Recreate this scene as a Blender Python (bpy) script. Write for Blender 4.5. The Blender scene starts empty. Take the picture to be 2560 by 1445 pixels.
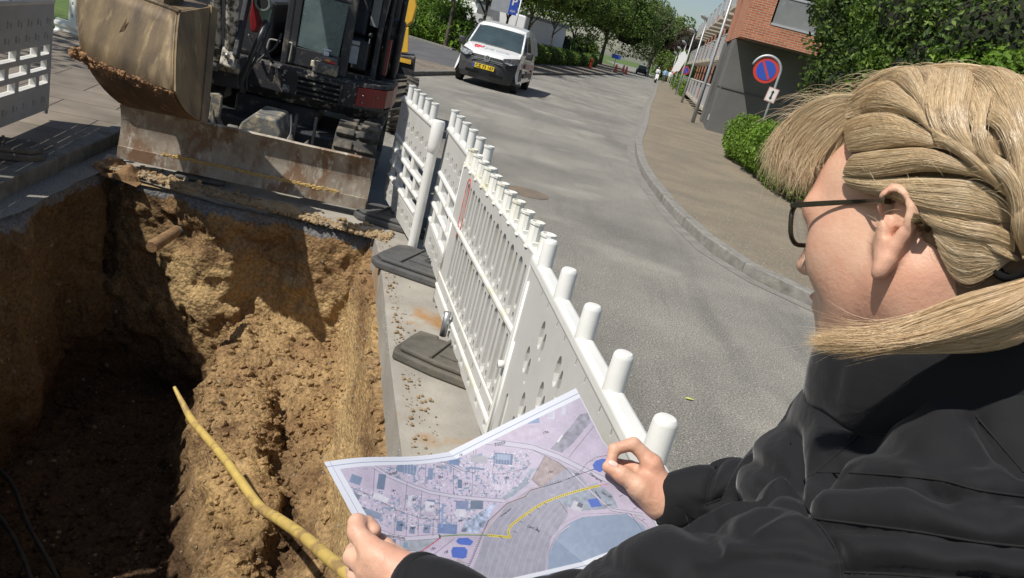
import bpy, bmesh, math, random
import numpy as np
from mathutils import Vector, Matrix, geometry
random.seed(7); RNG = np.random.default_rng(7)
R = math.radians
SC = bpy.context.scene
COL = SC.collection

# ------------------------------------------------------------------ camera
EYE = np.array([0.0, 0.0, 1.72]); FPX = 1923.0
_p, _r = R(18.1), R(14.7)
CF = np.array([0, math.cos(_p), -math.sin(_p)]); _R0 = np.array([1.0, 0, 0]); _U0 = np.array([0, math.sin(_p), math.cos(_p)])
CR = math.cos(_r)*_R0 + math.sin(_r)*_U0
CU = math.cos(_r)*_U0 - math.sin(_r)*_R0
cam_d = bpy.data.cameras.new('camera'); cam = bpy.data.objects.new('camera', cam_d); COL.objects.link(cam)
SC.camera = cam
cam.matrix_world = Matrix(((CR[0], CU[0], -CF[0], EYE[0]), (CR[1], CU[1], -CF[1], EYE[1]), (CR[2], CU[2], -CF[2], EYE[2]), (0, 0, 0, 1)))
cam_d.sensor_fit = 'HORIZONTAL'; cam_d.sensor_width = 36; cam_d.lens = 36*FPX/2560
cam_d.clip_start = 0.05; cam_d.clip_end = 2000

# ------------------------------------------------------------------ light
SUN_EL, SH_AZ = 54.0, 40.0            # sun elevation; direction (deg from +X) in which shadows fall
sx, sy = -math.cos(R(SH_AZ)), -math.sin(R(SH_AZ))
sdir = Vector((sx*math.cos(R(SUN_EL)), sy*math.cos(R(SUN_EL)), math.sin(R(SUN_EL))))
sl = bpy.data.lights.new('sun', 'SUN'); sl.energy = 4.8; sl.angle = R(0.5); sl.color = (1.0, 0.955, 0.88)
so = bpy.data.objects.new('sun', sl); COL.objects.link(so)
so.rotation_euler = sdir.to_track_quat('Z', 'Y').to_euler()
W = bpy.data.worlds.new('World'); SC.world = W; W.use_nodes = True
nt = W.node_tree; bgn = nt.nodes['Background']
sky = nt.nodes.new('ShaderNodeTexSky'); sky.sky_type = 'NISHITA'; sky.sun_disc = False
sky.sun_elevation = R(SUN_EL); sky.sun_rotation = math.atan2(sdir.x, sdir.y)
sky.dust_density = 1.0; sky.ozone_density = 1.0; sky.air_density = 1.0
nt.links.new(sky.outputs[0], bgn.inputs[0]); bgn.inputs[1].default_value = 0.08
SC.view_settings.view_transform = 'Standard'; SC.view_settings.look = 'None'
SC.view_settings.exposure = 0.12; SC.view_settings.gamma = 1.0

# ------------------------------------------------------------------ survey helpers (photo measurement -> world metres)
def ray(px, py): return CF + CR*(px-1280)/FPX + CU*(722.5-py)/FPX
def P(px, py, dep): return EYE + ray(px, py)*dep
def G(px, py, z=0.0):
    d = ray(px, py); return EYE + d*((z-EYE[2])/d[2])
def PY(px, py, y):
    d = ray(px, py); return EYE + d*(y/d[1])
def nrm(v): v = np.asarray(v, float); return v/max(1e-12, np.linalg.norm(v))

# ------------------------------------------------------------------ naming helpers
ORG = {}
def empty(name, loc, label, cat, group=None):
    o = bpy.data.objects.new(name, None); COL.objects.link(o); o.location = tuple(loc); o.empty_display_size = 0.1
    o['label'] = label; o['category'] = cat
    if group: o['group'] = group
    ORG[o.name] = np.array(loc, float); return o
def tag(o, label, cat, group=None, kind=None):
    o['label'] = label; o['category'] = cat
    if group: o['group'] = group
    if kind: o['kind'] = kind
    return o
def struct(o, label=None, kind='structure'):
    o['kind'] = kind
    if label: o['label'] = label
    return o
def clone(root, loc, rz=None, label=None, group=None):
    def rec(o, par):
        c = o.copy(); COL.objects.link(c)
        if par is not None: c.parent = par
        for ch in o.children: rec(ch, c)
        return c
    r = rec(root, None); r.location = tuple(loc)
    if rz is not None: r.rotation_euler = (0, 0, rz)
    if label: r['label'] = label
    if group: r['group'] = group
    return r

class MB:
    """mesh builder in world metres"""
    def __init__(s): s.v = []; s.f = []; s.m = []; s.n = 0
    def add(s, vs, fs, mi=0):
        vs = np.asarray(vs, float).reshape(-1, 3)
        s.v.append(vs)
        for f in fs: s.f.append(tuple(int(i)+s.n for i in f)); s.m.append(mi)
        s.n += len(vs); return s
    def box(s, c, size, ax=None, mi=0):
        c = np.array(c, float); h = np.array(size, float)/2
        A = np.eye(3) if ax is None else np.array(ax, float)
        vs = [c + A.T @ (h*np.array(k)) for k in [(-1,-1,-1),(1,-1,-1),(1,1,-1),(-1,1,-1),(-1,-1,1),(1,-1,1),(1,1,1),(-1,1,1)]]
        return s.add(vs, [(0,3,2,1),(4,5,6,7),(0,1,5,4),(1,2,6,5),(2,3,7,6),(3,0,4,7)], mi)
    def tube(s, pts, rad, n=10, mi=0, cap=True, sq=1.0, up=(0,0,1)):
        pts = [np.array(p, float) for p in pts]; m = len(pts)
        rad = [rad]*m if np.isscalar(rad) else list(rad)
        vs = []; u = None
        for i, p in enumerate(pts):
            t = nrm((pts[min(i+1, m-1)]-pts[max(i-1, 0)]))
            if u is None:
                a = np.array(up, float)
                if abs(a@t) > 0.95: a = np.array([1., 0, 0])
                u = nrm(a-(a@t)*t)
            else: u = nrm(u-(u@t)*t)
            w = np.cross(t, u)
            for k in range(n):
                a = 2*math.pi*(k+0.5)/n
                vs.append(p + rad[i]*(math.cos(a)*u*sq + math.sin(a)*w))
        fs = []
        for i in range(m-1):
            for k in range(n):
                a = i*n+k; b = i*n+(k+1) % n
                fs.append((a, b, b+n, a+n))
        if cap: fs.append(tuple(range(n-1, -1, -1))); fs.append(tuple((m-1)*n+k for k in range(n)))
        return s.add(vs, fs, mi)
    def prism(s, poly, off, mi=0):
        """closed polygon of 3-D points extruded by vector off"""
        a = np.array(poly, float); n = len(a); b = a+np.array(off, float)
        N = np.zeros(3)
        for i in range(n): N += np.cross(a[i], a[(i+1) % n])
        fs = [tuple(range(n)), tuple(range(2*n-1, n-1, -1))] + [(i, n+i, n+(i+1) % n, (i+1) % n) for i in range(n)]
        if N@np.array(off, float) > 0: fs = [tuple(reversed(f)) for f in fs]
        return s.add(np.vstack([a, b]), fs, mi)
    def hexa(s, q0, q1, mi=0):
        """two quads (near, far) joined as a block"""
        return s.add(np.vstack([q0, q1]), [(0,1,2,3),(7,6,5,4),(0,4,5,1),(1,5,6,2),(2,6,7,3),(3,7,4,0)], mi)
    def ico(s, c, r, sub=1, jit=0.0, squash=(1,1,1), mi=0):
        v, f = ICO[sub]; v = v*np.array(squash)
        if jit: v = v*(1+RNG.uniform(-jit, jit, (len(v), 1)))
        return s.add(np.array(c)+v*r, f, mi)
    def lathe(s, c, axis, prof, n=16, mi=0, up=(0,0,1)):
        """prof: (distance along axis, radius)"""
        t = nrm(axis); pts = [np.array(c)+t*d for d, r in prof]
        vs = []; a = np.array(up, float)
        if abs(a@t) > 0.95: a = np.array([1., 0, 0])
        u = nrm(a-(a@t)*t); w = np.cross(t, u)
        for (d, r), p in zip(prof, pts):
            for k in range(n):
                g = 2*math.pi*k/n; vs.append(p+r*(math.cos(g)*u+math.sin(g)*w))
        fs = []; m = len(prof)
        for i in range(m-1):
            for k in range(n):
                a_ = i*n+k; b = i*n+(k+1) % n; fs.append((a_, b, b+n, a_+n))
        fs.append(tuple(range(n-1, -1, -1))); fs.append(tuple((m-1)*n+k for k in range(n)))
        return s.add(vs, fs, mi)
    def build(s, name, mats, parent=None, smooth=False, bevel=0, segs=2, auto=None, origin=None, fix=True):
        me = bpy.data.meshes.new(name)
        V = np.vstack(s.v) if s.v else np.zeros((0, 3))
        o_ = ORG[parent.name] if parent is not None else (np.array(origin, float) if origin is not None else np.zeros(3))
        V = V-o_
        me.from_pydata(V.tolist(), [], s.f)
        if not isinstance(mats, (list, tuple)): mats = [mats]
        for m in mats: me.materials.append(m)
        if len(mats) > 1: me.polygons.foreach_set('material_index', s.m)
        me.update()
        if fix:
            bm = bmesh.new(); bm.from_mesh(me); bmesh.ops.recalc_face_normals(bm, faces=bm.faces); bm.to_mesh(me); bm.free()
        if smooth: me.polygons.foreach_set('use_smooth', [True]*len(me.polygons))
        ob = bpy.data.objects.new(name, me); COL.objects.link(ob)
        if parent is not None: ob.parent = parent; ORG[ob.name] = o_
        else:
            ob.location = tuple(o_); ORG[ob.name] = o_
        if bevel:
            md = ob.modifiers.new('bevel', 'BEVEL'); md.width = bevel; md.segments = segs; md.limit_method = 'ANGLE'; md.angle_limit = R(35)
        if smooth and auto:
            try: me.set_sharp_from_angle(angle=R(auto))
            except Exception: pass
        return ob
def raw_mesh(name, V, Fq, mat, parent=None, smooth=True):
    """fast numpy mesh, faces (n,3) or (n,4)"""
    me = bpy.data.meshes.new(name); V = np.asarray(V, np.float32)
    o_ = ORG[parent.name] if parent is not None else np.zeros(3)
    V = (V-o_).astype(np.float32); Fq = np.asarray(Fq, np.int32); k = Fq.shape[1]
    me.vertices.add(len(V)); me.vertices.foreach_set('co', V.ravel())
    me.loops.add(Fq.size); me.loops.foreach_set('vertex_index', Fq.ravel())
    me.polygons.add(len(Fq)); me.polygons.foreach_set('loop_start', np.arange(0, Fq.size, k, dtype=np.int32))
    me.polygons.foreach_set('loop_total', np.full(len(Fq), k, np.int32))
    me.polygons.foreach_set('use_smooth', np.full(len(Fq), smooth, bool))
    for m in (mat if isinstance(mat, (list, tuple)) else [mat]): me.materials.append(m)
    me.update(calc_edges=True); me.validate()
    ob = bpy.data.objects.new(name, me); COL.objects.link(ob)
    if parent is not None: ob.parent = parent
    ORG[ob.name] = o_
    return ob
def _mkico():
    out = {}
    for sub in (1, 2, 3):
        bm = bmesh.new(); bmesh.ops.create_icosphere(bm, subdivisions=sub, radius=1)
        out[sub] = (np.array([v.co[:] for v in bm.verts]), [tuple(v.index for v in f.verts) for f in bm.faces]); bm.free()
    return out
ICO = _mkico()

# ------------------------------------------------------------------ numpy noise and surface nets
_LAT = RNG.random((32, 32, 32)).astype(np.float32)
def vnoise(p):
    p = np.asarray(p, np.float32); i = np.floor(p).astype(np.int32); f = p-i; f = f*f*(3-2*f); i &= 31; j = (i+1) & 31
    a = _LAT
    x0, y0, z0 = i[..., 0], i[..., 1], i[..., 2]; x1, y1, z1 = j[..., 0], j[..., 1], j[..., 2]
    fx, fy, fz = f[..., 0], f[..., 1], f[..., 2]
    c00 = a[x0, y0, z0]*(1-fx)+a[x1, y0, z0]*fx; c10 = a[x0, y1, z0]*(1-fx)+a[x1, y1, z0]*fx
    c01 = a[x0, y0, z1]*(1-fx)+a[x1, y0, z1]*fx; c11 = a[x0, y1, z1]*(1-fx)+a[x1, y1, z1]*fx
    return ((c00*(1-fy)+c10*fy)*(1-fz)+(c01*(1-fy)+c11*fy)*fz)*2-1
def fbm(p, oct=4, lac=2.07, gain=0.5):
    p = np.asarray(p, np.float32); s = 0; a = 1.0
    for k in range(oct): s = s+a*vnoise(p+k*7.3); p = p*lac; a *= gain
    return s
def snets(F, org, h):
    """surface nets: F<0 inside -> verts, quads"""
    S = F < 0
    nx, ny, nz = F.shape
    cnt = np.zeros((nx-1, ny-1, nz-1), np.int8)
    for dx in (0, 1):
        for dy in (0, 1):
            for dz in (0, 1): cnt += S[dx:nx-1+dx, dy:ny-1+dy, dz:nz-1+dz]
    I, J, K = np.nonzero((cnt > 0) & (cnt < 8))
    idx = np.full(cnt.shape, -1, np.int32); idx[I, J, K] = np.arange(len(I))
    acc = np.zeros((len(I), 3)); num = np.zeros(len(I))
    C = [(0,0,0),(1,0,0),(0,1,0),(1,1,0),(0,0,1),(1,0,1),(0,1,1),(1,1,1)]
    val = [F[I+c[0], J+c[1], K+c[2]].astype(float) for c in C]
    for a in range(8):
        for b in range(a+1, 8):
            if sum(abs(C[a][k]-C[b][k]) for k in range(3)) != 1: continue
            m = (val[a] < 0) != (val[b] < 0)
            t = val[a]/np.where(np.abs(val[a]-val[b]) < 1e-12, 1e-12, val[a]-val[b])
            p = np.array(C[a])+t[:, None]*(np.array(C[b])-np.array(C[a]))
            acc[m] += p[m]; num[m] += 1
    V = (np.stack([I, J, K], 1)+acc/num[:, None])*h+np.array(org)
    Q = []
    for ax in range(3):
        sl0 = [slice(None)]*3; sl1 = [slice(None)]*3; sl0[ax] = slice(0, -1); sl1[ax] = slice(1, None)
        A_ = S[tuple(sl0)]; B_ = S[tuple(sl1)]
        i, j, k = np.nonzero(A_ != B_)
        e = np.stack([i, j, k], 1); u, w = [(1, 2), (2, 0), (0, 1)][ax]
        ok = (e[:, u] > 0) & (e[:, w] > 0) & (e[:, u] < F.shape[u]-1) & (e[:, w] < F.shape[w]-1)
        e = e[ok]; sg = A_[i, j, k][ok]
        def g(du, dw):
            q = e.copy(); q[:, u] -= du; q[:, w] -= dw; return idx[q[:, 0], q[:, 1], q[:, 2]]
        q = np.stack([g(1, 1), g(0, 1), g(0, 0), g(1, 0)], 1)
        q[~sg] = q[~sg][:, ::-1]; Q.append(q)
    Q = np.vstack(Q); Q = Q[(Q >= 0).all(1)]
    return V, Q
class Field:
    """signed distance field on a grid, filled primitive by primitive inside their own boxes"""
    def __init__(s, lo, hi, h):
        s.lo = np.array(lo, float); s.h = h; s.n = np.ceil((np.array(hi)-s.lo)/h).astype(int)+1
        s.F = np.full(tuple(s.n), 0.5, np.float32)
    def _sub(s, lo, hi):
        a = np.clip(np.floor((np.array(lo)-s.lo)/s.h).astype(int), 0, s.n); b = np.clip(np.ceil((np.array(hi)-s.lo)/s.h).astype(int)+1, 0, s.n)
        if (b <= a).any(): return None
        sl = tuple(slice(a[i], b[i]) for i in range(3))
        g = [(np.arange(a[i], b[i])*s.h+s.lo[i]).astype(np.float32) for i in range(3)]
        return sl, g[0][:, None, None], g[1][None, :, None], g[2][None, None, :]
    def _mix(s, sl, d, k, op):
        a = s.F[sl]
        if op == 'sub':
            d = -d
            if k > 0: hh = np.maximum(k-np.abs(a-d), 0)/k; s.F[sl] = np.maximum(a, d)+hh*hh*k*0.25
            else: s.F[sl] = np.maximum(a, d)
        else:
            if k > 0: hh = np.maximum(k-np.abs(a-d), 0)/k; s.F[sl] = np.minimum(a, d)-hh*hh*k*0.25
            else: s.F[sl] = np.minimum(a, d)
    def ell(s, c, r, ax=None, k=0.01, op='add'):
        c = np.array(c, float); r = np.array(r, float); m = r.max()+k+3*s.h
        t = s._sub(c-m, c+m)
        if t is None: return s
        sl, X, Y, Z = t; X = X-c[0]; Y = Y-c[1]; Z = Z-c[2]
        A = np.eye(3) if ax is None else np.array(ax, float)
        q = [(X*A[i][0]+Y*A[i][1]+Z*A[i][2]) for i in range(3)]
        k0 = np.sqrt((q[0]/r[0])**2+(q[1]/r[1])**2+(q[2]/r[2])**2)
        k1 = np.sqrt((q[0]/r[0]**2)**2+(q[1]/r[1]**2)**2+(q[2]/r[2]**2)**2)
        d = k0*(k0-1)/np.maximum(k1, 1e-6)
        s._mix(sl, d.astype(np.float32), k, op); return s
    def cap(s, a, b, ra, rb, k=0.01, op='add', flat=None, fl=1.0):
        a = np.array(a, float); b = np.array(b, float); m = max(ra, rb)+k+3*s.h
        t = s._sub(np.minimum(a, b)-m, np.maximum(a, b)+m)
        if t is None: return s
        sl, X, Y, Z = t; ba = b-a; L = ba@ba+1e-12
        tt = np.clip(((X-a[0])*ba[0]+(Y-a[1])*ba[1]+(Z-a[2])*ba[2])/L, 0, 1)
        dx = X-a[0]-tt*ba[0]; dy = Y-a[1]-tt*ba[1]; dz = Z-a[2]-tt*ba[2]
        if flat is not None:      # squash along direction "flat" by factor fl (<1 thinner)
            n = nrm(flat); dn = dx*n[0]+dy*n[1]+dz*n[2]; e = dn*(1/fl-1)
            dx = dx+e*n[0]; dy = dy+e*n[1]; dz = dz+e*n[2]
        d = np.sqrt(dx*dx+dy*dy+dz*dz)-(ra+(rb-ra)*tt)
        s._mix(sl, d.astype(np.float32), k, op); return s
    def chain(s, pts, rs, k=0.01, **kw):
        for i in range(len(pts)-1): s.cap(pts[i], pts[i+1], rs[i], rs[i+1], k, **kw)
        return s
    def mesh(s): return snets(s.F, s.lo, s.h)
def smooth_verts(V, Q, it=2, lam=0.5):
    E = np.vstack([Q[:, [i, (i+1) % Q.shape[1]]] for i in range(Q.shape[1])])
    n = len(V)
    for _ in range(it):
        A = np.zeros_like(V); c = np.bincount(E[:, 0], minlength=n)+np.bincount(E[:, 1], minlength=n)
        for d in range(3): A[:, d] = np.bincount(E[:, 0], V[E[:, 1], d], n)+np.bincount(E[:, 1], V[E[:, 0], d], n)
        V = V+lam*(A/np.maximum(c, 1)[:, None]-V)
    return V
def vnormals(V, Q):
    a = V[Q[:, 2]]-V[Q[:, 0]]; b = V[Q[:, 3]]-V[Q[:, 1]] if Q.shape[1] == 4 else V[Q[:, 1]]-V[Q[:, 0]]
    N = np.cross(a, b) if Q.shape[1] == 4 else np.cross(b, a)
    O = np.zeros_like(V)
    for i in range(Q.shape[1]):
        for d in range(3): O[:, d] += np.bincount(Q[:, i], N[:, d], len(V))
    return O/np.maximum(np.linalg.norm(O, axis=1), 1e-12)[:, None]

# ------------------------------------------------------------------ materials
def lin(c):
    return tuple(((x/255)/12.92 if x/255 <= 0.04045 else ((x/255+0.055)/1.055)**2.4) for x in c)
def mat(name, c, c2=None, scale=5, rough=0.6, rough2=None, metal=0, bump=0, bscale=60, c3=None, s3=1.5, w3=(0.55, 0.7), det=6,
        spec=0.5, alpha=1, trans=0, stretch=None, mix=(0.35, 0.65), emit=None, coord='Object', coat=0, sss=0, speck=None):
    m = bpy.data.materials.new(name); m.use_nodes = True; n = m.node_tree; L = n.links; b = n.nodes['Principled BSDF']
    N = lambda t: n.nodes.new(t)
    tc = N('ShaderNodeTexCoord'); src = tc.outputs[coord]
    if stretch:
        mp = N('ShaderNodeMapping'); L.new(src, mp.inputs[0]); mp.inputs['Scale'].default_value = stretch; src = mp.outputs[0]
    def noise(sc, d=det, r=0.6):
        k = N('ShaderNodeTexNoise'); L.new(src, k.inputs['Vector']); k.inputs['Scale'].default_value = sc; k.inputs['Detail'].default_value = d; k.inputs['Roughness'].default_value = r; return k.outputs[0]
    def ramp(x, lo, hi):
        q = N('ShaderNodeMapRange'); L.new(x, q.inputs[0]); q.inputs[1].default_value = lo; q.inputs[2].default_value = hi; return q.outputs[0]
    def mixc(f, a, bb):
        q = N('ShaderNodeMix'); q.data_type = 'RGBA'; L.new(f, q.inputs[0])
        for k, v in ((6, a), (7, bb)):
            if isinstance(v, tuple): q.inputs[k].default_value = (*v[:3], 1)
            else: L.new(v, q.inputs[k])
        return q.outputs[2]
    col = tuple(c)
    if c2 is not None: col = mixc(ramp(noise(scale), *mix), col, tuple(c2))
    if c3 is not None: col = mixc(ramp(noise(s3, 8, 0.65), *w3), col, tuple(c3))
    if speck is not None:      # (color, scale, threshold)
        vo = N('ShaderNodeTexVoronoi'); L.new(src, vo.inputs['Vector']); vo.inputs['Scale'].default_value = speck[1]
        q = N('ShaderNodeMapRange'); L.new(vo.outputs['Color'], q.inputs[0]); q.inputs[1].default_value = speck[2]; q.inputs[2].default_value = min(1, speck[2]+0.03)
        col = mixc(q.outputs[0], col, tuple(speck[0]))
    if isinstance(col, tuple): b.inputs['Base Color'].default_value = (*col[:3], 1)
    else: L.new(col, b.inputs['Base Color'])
    b.inputs['Roughness'].default_value = rough
    if rough2 is not None:
        q = N('ShaderNodeMapRange'); L.new(noise(scale*1.7), q.inputs[0]); q.inputs[1].default_value = 0.35; q.inputs[2].default_value = 0.65
        q.inputs[3].default_value = rough; q.inputs[4].default_value = rough2; L.new(q.outputs[0], b.inputs['Roughness'])
    b.inputs['Metallic'].default_value = metal
    b.inputs['Specular IOR Level'].default_value = spec
    if coat: b.inputs['Coat Weight'].default_value = coat; b.inputs['Coat Roughness'].default_value = 0.08
    if trans: b.inputs['Transmission Weight'].default_value = trans
    if alpha < 1: b.inputs['Alpha'].default_value = alpha
    if sss: b.inputs['Subsurface Weight'].default_value = sss; b.inputs['Subsurface Radius'].default_value = (0.012, 0.005, 0.003); b.inputs['Subsurface Scale'].default_value = 1.0
    if emit: b.inputs['Emission Color'].default_value = (*emit[:3], 1); b.inputs['Emission Strength'].default_value = emit[3]
    if bump:
        bu = N('ShaderNodeBump'); bu.inputs['Strength'].default_value = 1.0; bu.inputs['Distance'].default_value = bump
        L.new(noise(bscale, 8, 0.62), bu.inputs['Height']); L.new(bu.outputs[0], b.inputs['Normal'])
    return m
# ================================================================== GROUND, ROAD, PIT
def brickmat(name, c1, c2, cm, bw, bh, mortar, rough=0.8, bump=0.004, offset=0.5, axes=None, noise=0.3):
    m = bpy.data.materials.new(name); m.use_nodes = True; n = m.node_tree; L = n.links; b = n.nodes['Principled BSDF']
    N = lambda t: n.nodes.new(t)
    tc = N('ShaderNodeTexCoord'); mp = N('ShaderNodeMapping'); L.new(tc.outputs['Object'], mp.inputs[0])
    src = mp.outputs[0]
    if axes == 'wall':            # u = x*a+y*b, v = z
        sp = N('ShaderNodeSeparateXYZ'); L.new(tc.outputs['Object'], sp.inputs[0]); ad = N('ShaderNodeMath'); ad.operation = 'ADD'
        L.new(sp.outputs[0], ad.inputs[0]); L.new(sp.outputs[1], ad.inputs[1]); cb = N('ShaderNodeCombineXYZ'); L.new(ad.outputs[0], cb.inputs[0]); L.new(sp.outputs[2], cb.inputs[1]); src = cb.outputs[0]
    elif axes: mp.inputs['Rotation'].default_value = (0, 0, axes)
    br = N('ShaderNodeTexBrick'); L.new(src, br.inputs['Vector']); br.inputs['Color1'].default_value = (*c1, 1); br.inputs['Color2'].default_value = (*c2, 1)
    br.inputs['Mortar'].default_value = (*cm, 1); br.inputs['Scale'].default_value = 1; br.inputs['Mortar Size'].default_value = mortar; br.inputs['Brick Width'].default_value = bw
    br.inputs['Row Height'].default_value = bh; br.offset = offset; br.inputs['Mortar Smooth'].default_value = 0.2
    no = N('ShaderNodeTexNoise'); L.new(tc.outputs['Object'], no.inputs['Vector']); no.inputs['Scale'].default_value = 3; no.inputs['Detail'].default_value = 8
    mx = N('ShaderNodeMix'); mx.data_type = 'RGBA'; mx.blend_type = 'MULTIPLY'; mx.inputs[0].default_value = noise*2
    L.new(br.outputs['Color'], mx.inputs[6])
    cr = N('ShaderNodeMapRange'); L.new(no.outputs[0], cr.inputs[0]); cr.inputs[1].default_value = 0.3; cr.inputs[2].default_value = 0.7; cr.inputs[3].default_value = 0.55; cr.inputs[4].default_value = 1.25
    L.new(cr.outputs[0], mx.inputs[7]); L.new(mx.outputs[2], b.inputs['Base Color'])
    b.inputs['Roughness'].default_value = rough; b.inputs['Specular IOR Level'].default_value = 0.3
    bu = N('ShaderNodeBump'); bu.inputs['Distance'].default_value = bump; bu.invert = True; L.new(br.outputs['Fac'], bu.inputs['Height']); L.new(bu.outputs[0], b.inputs['Normal'])
    return m

M = {}
M['asphalt'] = mat('asphalt', lin((150,147,138)), lin((112,110,106)), 0.45, rough=0.85, c3=lin((168,162,148)), s3=0.22, w3=(0.5, 0.62), bump=0.006, bscale=90, spec=0.25, mix=(0.4, 0.62), speck=(lin((205,200,190)), 110, 0.82))
# streaky worn asphalt: second large noise handled by c3, fine aggregate below
def asphalt_mat():
    m = bpy.data.materials.new('worn_asphalt'); m.use_nodes = True; n = m.node_tree; L = n.links; b = n.nodes['Principled BSDF']; N = lambda t: n.nodes.new(t)
    tc = N('ShaderNodeTexCoord')
    def no(sc, d, r, st=None, rz=0):
        s = tc.outputs['Object']
        if st: mp = N('ShaderNodeMapping'); L.new(s, mp.inputs[0]); mp.inputs['Scale'].default_value = st; mp.inputs['Rotation'].default_value = (0, 0, rz); s = mp.outputs[0]
        k = N('ShaderNodeTexNoise'); L.new(s, k.inputs['Vector']); k.inputs['Scale'].default_value = sc; k.inputs['Detail'].default_value = d; k.inputs['Roughness'].default_value = r; return k.outputs[0]
    def mr(x, a, c, lo=0, hi=1):
        q = N('ShaderNodeMapRange'); L.new(x, q.inputs[0]); q.inputs[1].default_value = a; q.inputs[2].default_value = c; q.inputs[3].default_value = lo; q.inputs[4].default_value = hi; return q.outputs[0]
    def mx(f, a, c, bt='MIX'):
        q = N('ShaderNodeMix'); q.data_type = 'RGBA'; q.blend_type = bt
        if isinstance(f, float): q.inputs[0].default_value = f
        else: L.new(f, q.inputs[0])
        for k, v in ((6, a), (7, c)):
            if isinstance(v, tuple): q.inputs[k].default_value = (*v, 1)
            else: L.new(v, q.inputs[k])
        return q.outputs[2]
    c = mx(mr(no(0.35, 5, 0.6), 0.4, 0.62), (0.232, 0.221, 0.193), (0.148, 0.142, 0.128))
    c = mx(mr(no(1.0, 7, 0.7, (1.6, 0.16, 1), 0.2), 0.52, 0.72), c, (0.145, 0.14, 0.126))           # long dark wheel streaks
    c = mx(mr(no(1.0, 7, 0.7, (1.3, 0.12, 1), -0.35), 0.56, 0.75), c, (0.14, 0.134, 0.122))
    c = mx(mr(no(0.8, 4, 0.5), 0.55, 0.75), c, (0.30, 0.28, 0.24))
    g = mr(no(85, 4, 0.85), 0.34, 0.66, 0.25, 1.95)
    g2 = N('ShaderNodeCombineColor'); [L.new(g, g2.inputs[k]) for k in range(3)]
    c = mx(1.0, c, g2.outputs[0], 'MULTIPLY')
    vo = N('ShaderNodeTexVoronoi'); L.new(tc.outputs['Object'], vo.inputs['Vector']); vo.inputs['Scale'].default_value = 170
    c = mx(mr(vo.outputs['Color'], 0.88, 0.91), c, (0.46, 0.44, 0.39))
    L.new(c, b.inputs['Base Color']); b.inputs['Roughness'].default_value = 0.82; b.inputs['Specular IOR Level'].default_value = 0.3
    bu = N('ShaderNodeBump'); bu.inputs['Distance'].default_value = 0.008; L.new(no(70, 4, 0.7), bu.inputs['Height']); L.new(bu.outputs[0], b.inputs['Normal'])
    return m
M['road'] = asphalt_mat()
M['lane'] = mat('old_asphalt', (0.12,0.12,0.125), (0.085,0.085,0.09), 1.2, rough=0.85, bump=0.004, bscale=80, spec=0.3)
M['grass'] = mat('grass_ground', (0.06,0.11,0.02), (0.10,0.15,0.03), 3, rough=0.9, c3=(0.14,0.11,0.06), s3=0.5, bump=0.03, bscale=20)
M['pave_r'] = mat('sidewalk_fine', (0.24,0.20,0.145), (0.18,0.155,0.118), 0.9, rough=0.85, bump=0.003, bscale=120, c3=(0.15,0.135,0.11), s3=0.5, w3=(0.52,0.7), spec=0.2, speck=((0.42,0.38,0.3), 90, 0.86))
M['pave_l'] = brickmat('paving_slabs', (0.215,0.18,0.14), (0.165,0.14,0.112), (0.07,0.06,0.05), 0.9, 0.62, 0.008, axes=R(-17), bump=0.003, offset=0.5)
M['kerb'] = mat('granite_kerb', (0.28,0.27,0.24), (0.19,0.18,0.165), 9, rough=0.8, bump=0.006, bscale=70, c3=(0.12,0.11,0.09), s3=2.5, w3=(0.56,0.72), spec=0.3)
M['gutter'] = mat('gutter_stones', (0.24,0.23,0.205), (0.17,0.16,0.145), 5, rough=0.85, bump=0.005, bscale=50)
M['concrete'] = mat('stained_concrete', (0.36,0.335,0.29), (0.27,0.25,0.215), 3.5, rough=0.85, bump=0.004, bscale=70, c3=(0.33,0.19,0.08), s3=1.6, w3=(0.56,0.66), spec=0.2)
M['grey'] = mat('broken_asphalt', (0.20,0.205,0.215), (0.10,0.10,0.10), 9, rough=0.9, bump=0.012, bscale=40)
M['sand'] = mat('spilled_sand', (0.38,0.28,0.16), (0.27,0.18,0.09), 9, rough=0.95, bump=0.02, bscale=50, c3=(0.30,0.27,0.22), s3=5)

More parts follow.
